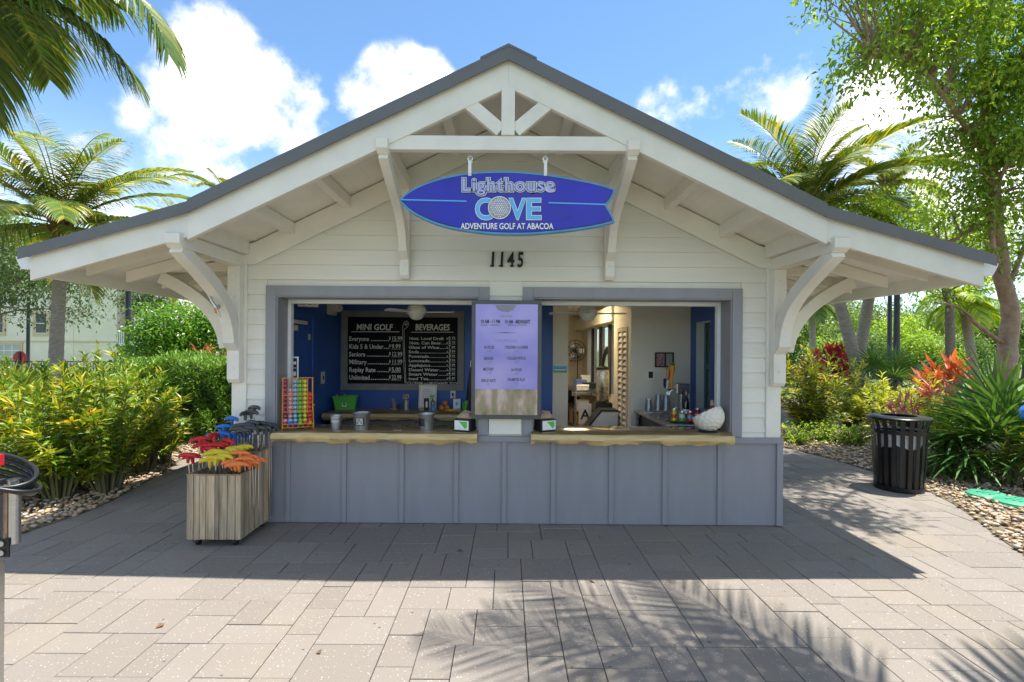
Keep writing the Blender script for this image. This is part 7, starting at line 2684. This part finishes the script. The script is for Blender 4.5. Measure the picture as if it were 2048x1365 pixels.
fl = []
rf = random.Random(6)
for k in range(15):
    el = R(80) - R(84) * (k / 14) ** 1.1
    fl.append((R(180) + k * 2.39996, el, rf.uniform(.60, .85), rf.uniform(.72, .90)))
for a_, e_, s_, r_ in ((172, 28, .70, .95), (195, 12, .72, .92), (215, 34, .62, .90), (235, 8, .62, .88), (182, -6, .60, .80), (205, 52, .6, .9), (255, 24, .6, .88), (150, 20, .65, .85)):
    fl.append((R(a_), R(e_), s_, r_))
fb = at(2005, 845, 2.0)
fan_palm("thatch_palm", "dark green fan leaved thatch palm overhanging the gravel at right", (fb.x + .05, 2.0, .22), fl, fan_leaf, 90)
MB().tube([(0, 0, -.22), (0, 0, .05)], [.10, .07], 10).build("trunk", husk, [o for o in COL.objects if o.name.startswith("thatch_palm")][0])
fl = [(k * 2.39996, R(80) - R(75) * k / 13, rf.uniform(.6, .8), rf.uniform(.5, .62)) for k in range(14)]
fan_palm("palmetto_palm", "green palmetto fans behind the lamp posts", (at(1780, 720, 7.2).x, 7.2, .75), fl, fan_leaf, 91)
fl = [(k * 2.39996, R(80) - R(75) * k / 11, rf.uniform(.5, .7), rf.uniform(.4, .5)) for k in range(12)]
fan_palm("palmetto_palm", "pale palmetto half hidden among the left crotons", gnd(20, 965) + Vector((-.2, .2, .5)), fl, lime_leaf, 92)

# bright lawn of the course showing through the shrubs
o = MB().add([(-40, 9, -.06), (40, 9, -.06), (40, 60, -.06), (-40, 60, -.06)], [(0, 1, 2, 3)]).build("lawn", mat("mown_lawn", (0.13, 0.21, 0.045), 0.9, var=.2, vscale=3, world_co=True))
tag(o, "mown lawn beyond the planting beds", None, None, "structure")

# ------------------------------------------------------------------ fallen leaves
litter_m = leaf_mat("dead_leaf", [(0.0, (0.10, 0.055, 0.03)), (.5, (0.24, 0.14, 0.07)), (1.0, (0.40, 0.28, 0.12))], transl=.1, rough=.7)
rl = np.random.default_rng(404)
for poly, bx_, nl_, lab in ((LBED, (-6.8, -4.2, -1.0, 4.4), 260, "brown fallen leaves lying on the pebbles below the crotons"), (RBED, (4.3, 8.5, -.8, 6.2), 420, "brown fallen leaves lying on the pebbles around the litter bin")):
    pts = []
    while len(pts) < nl_:
        x, y = rl.uniform(bx_[0], bx_[1]), rl.uniform(bx_[2], bx_[3])
        if in_poly(poly, x, y):
            pts.append((x, y, .045))
    pts = np.array(pts)
    a = rl.uniform(0, 6.28, nl_)
    D = np.stack([np.cos(a), np.sin(a), rl.normal(0, .2, nl_)], 1)
    V, T, A = leaf_arrays(pts, D, .075 * rl.uniform(.6, 1.4, nl_), .034, r=rl)
    tag(link("leaf_litter", np_mesh("leaf_litter", V, T, litter_m, A)), lab, None, None, "stuff")
for k, (px, py, lab) in enumerate(((912, 1103, "single brown leaf lying on the shaded paving before the counter"), (1190, 1168, "small brown leaf on the sunlit paving before the right counter"), (330, 1250, "small curled leaf on the sunlit paving below the crate"), (1700, 1120, "dry leaf on the paving toward the litter bin"), (640, 1310, "dry leaf on the near paving at the middle"))):
    g_ = gnd(px, py)
    V, T, A = leaf_arrays(np.array([[0, 0, 0.004]]), np.array([[math.cos(k * 2.1), math.sin(k * 2.1), .05]]), .07 - .008 * k, .034, r=rl)
    o = link("fallen_leaf", np_mesh("fallen_leaf", V, T, litter_m, A), None, (g_.x, g_.y, .004))
    tag(o, lab, "leaf", "fallen leaves on the paving")
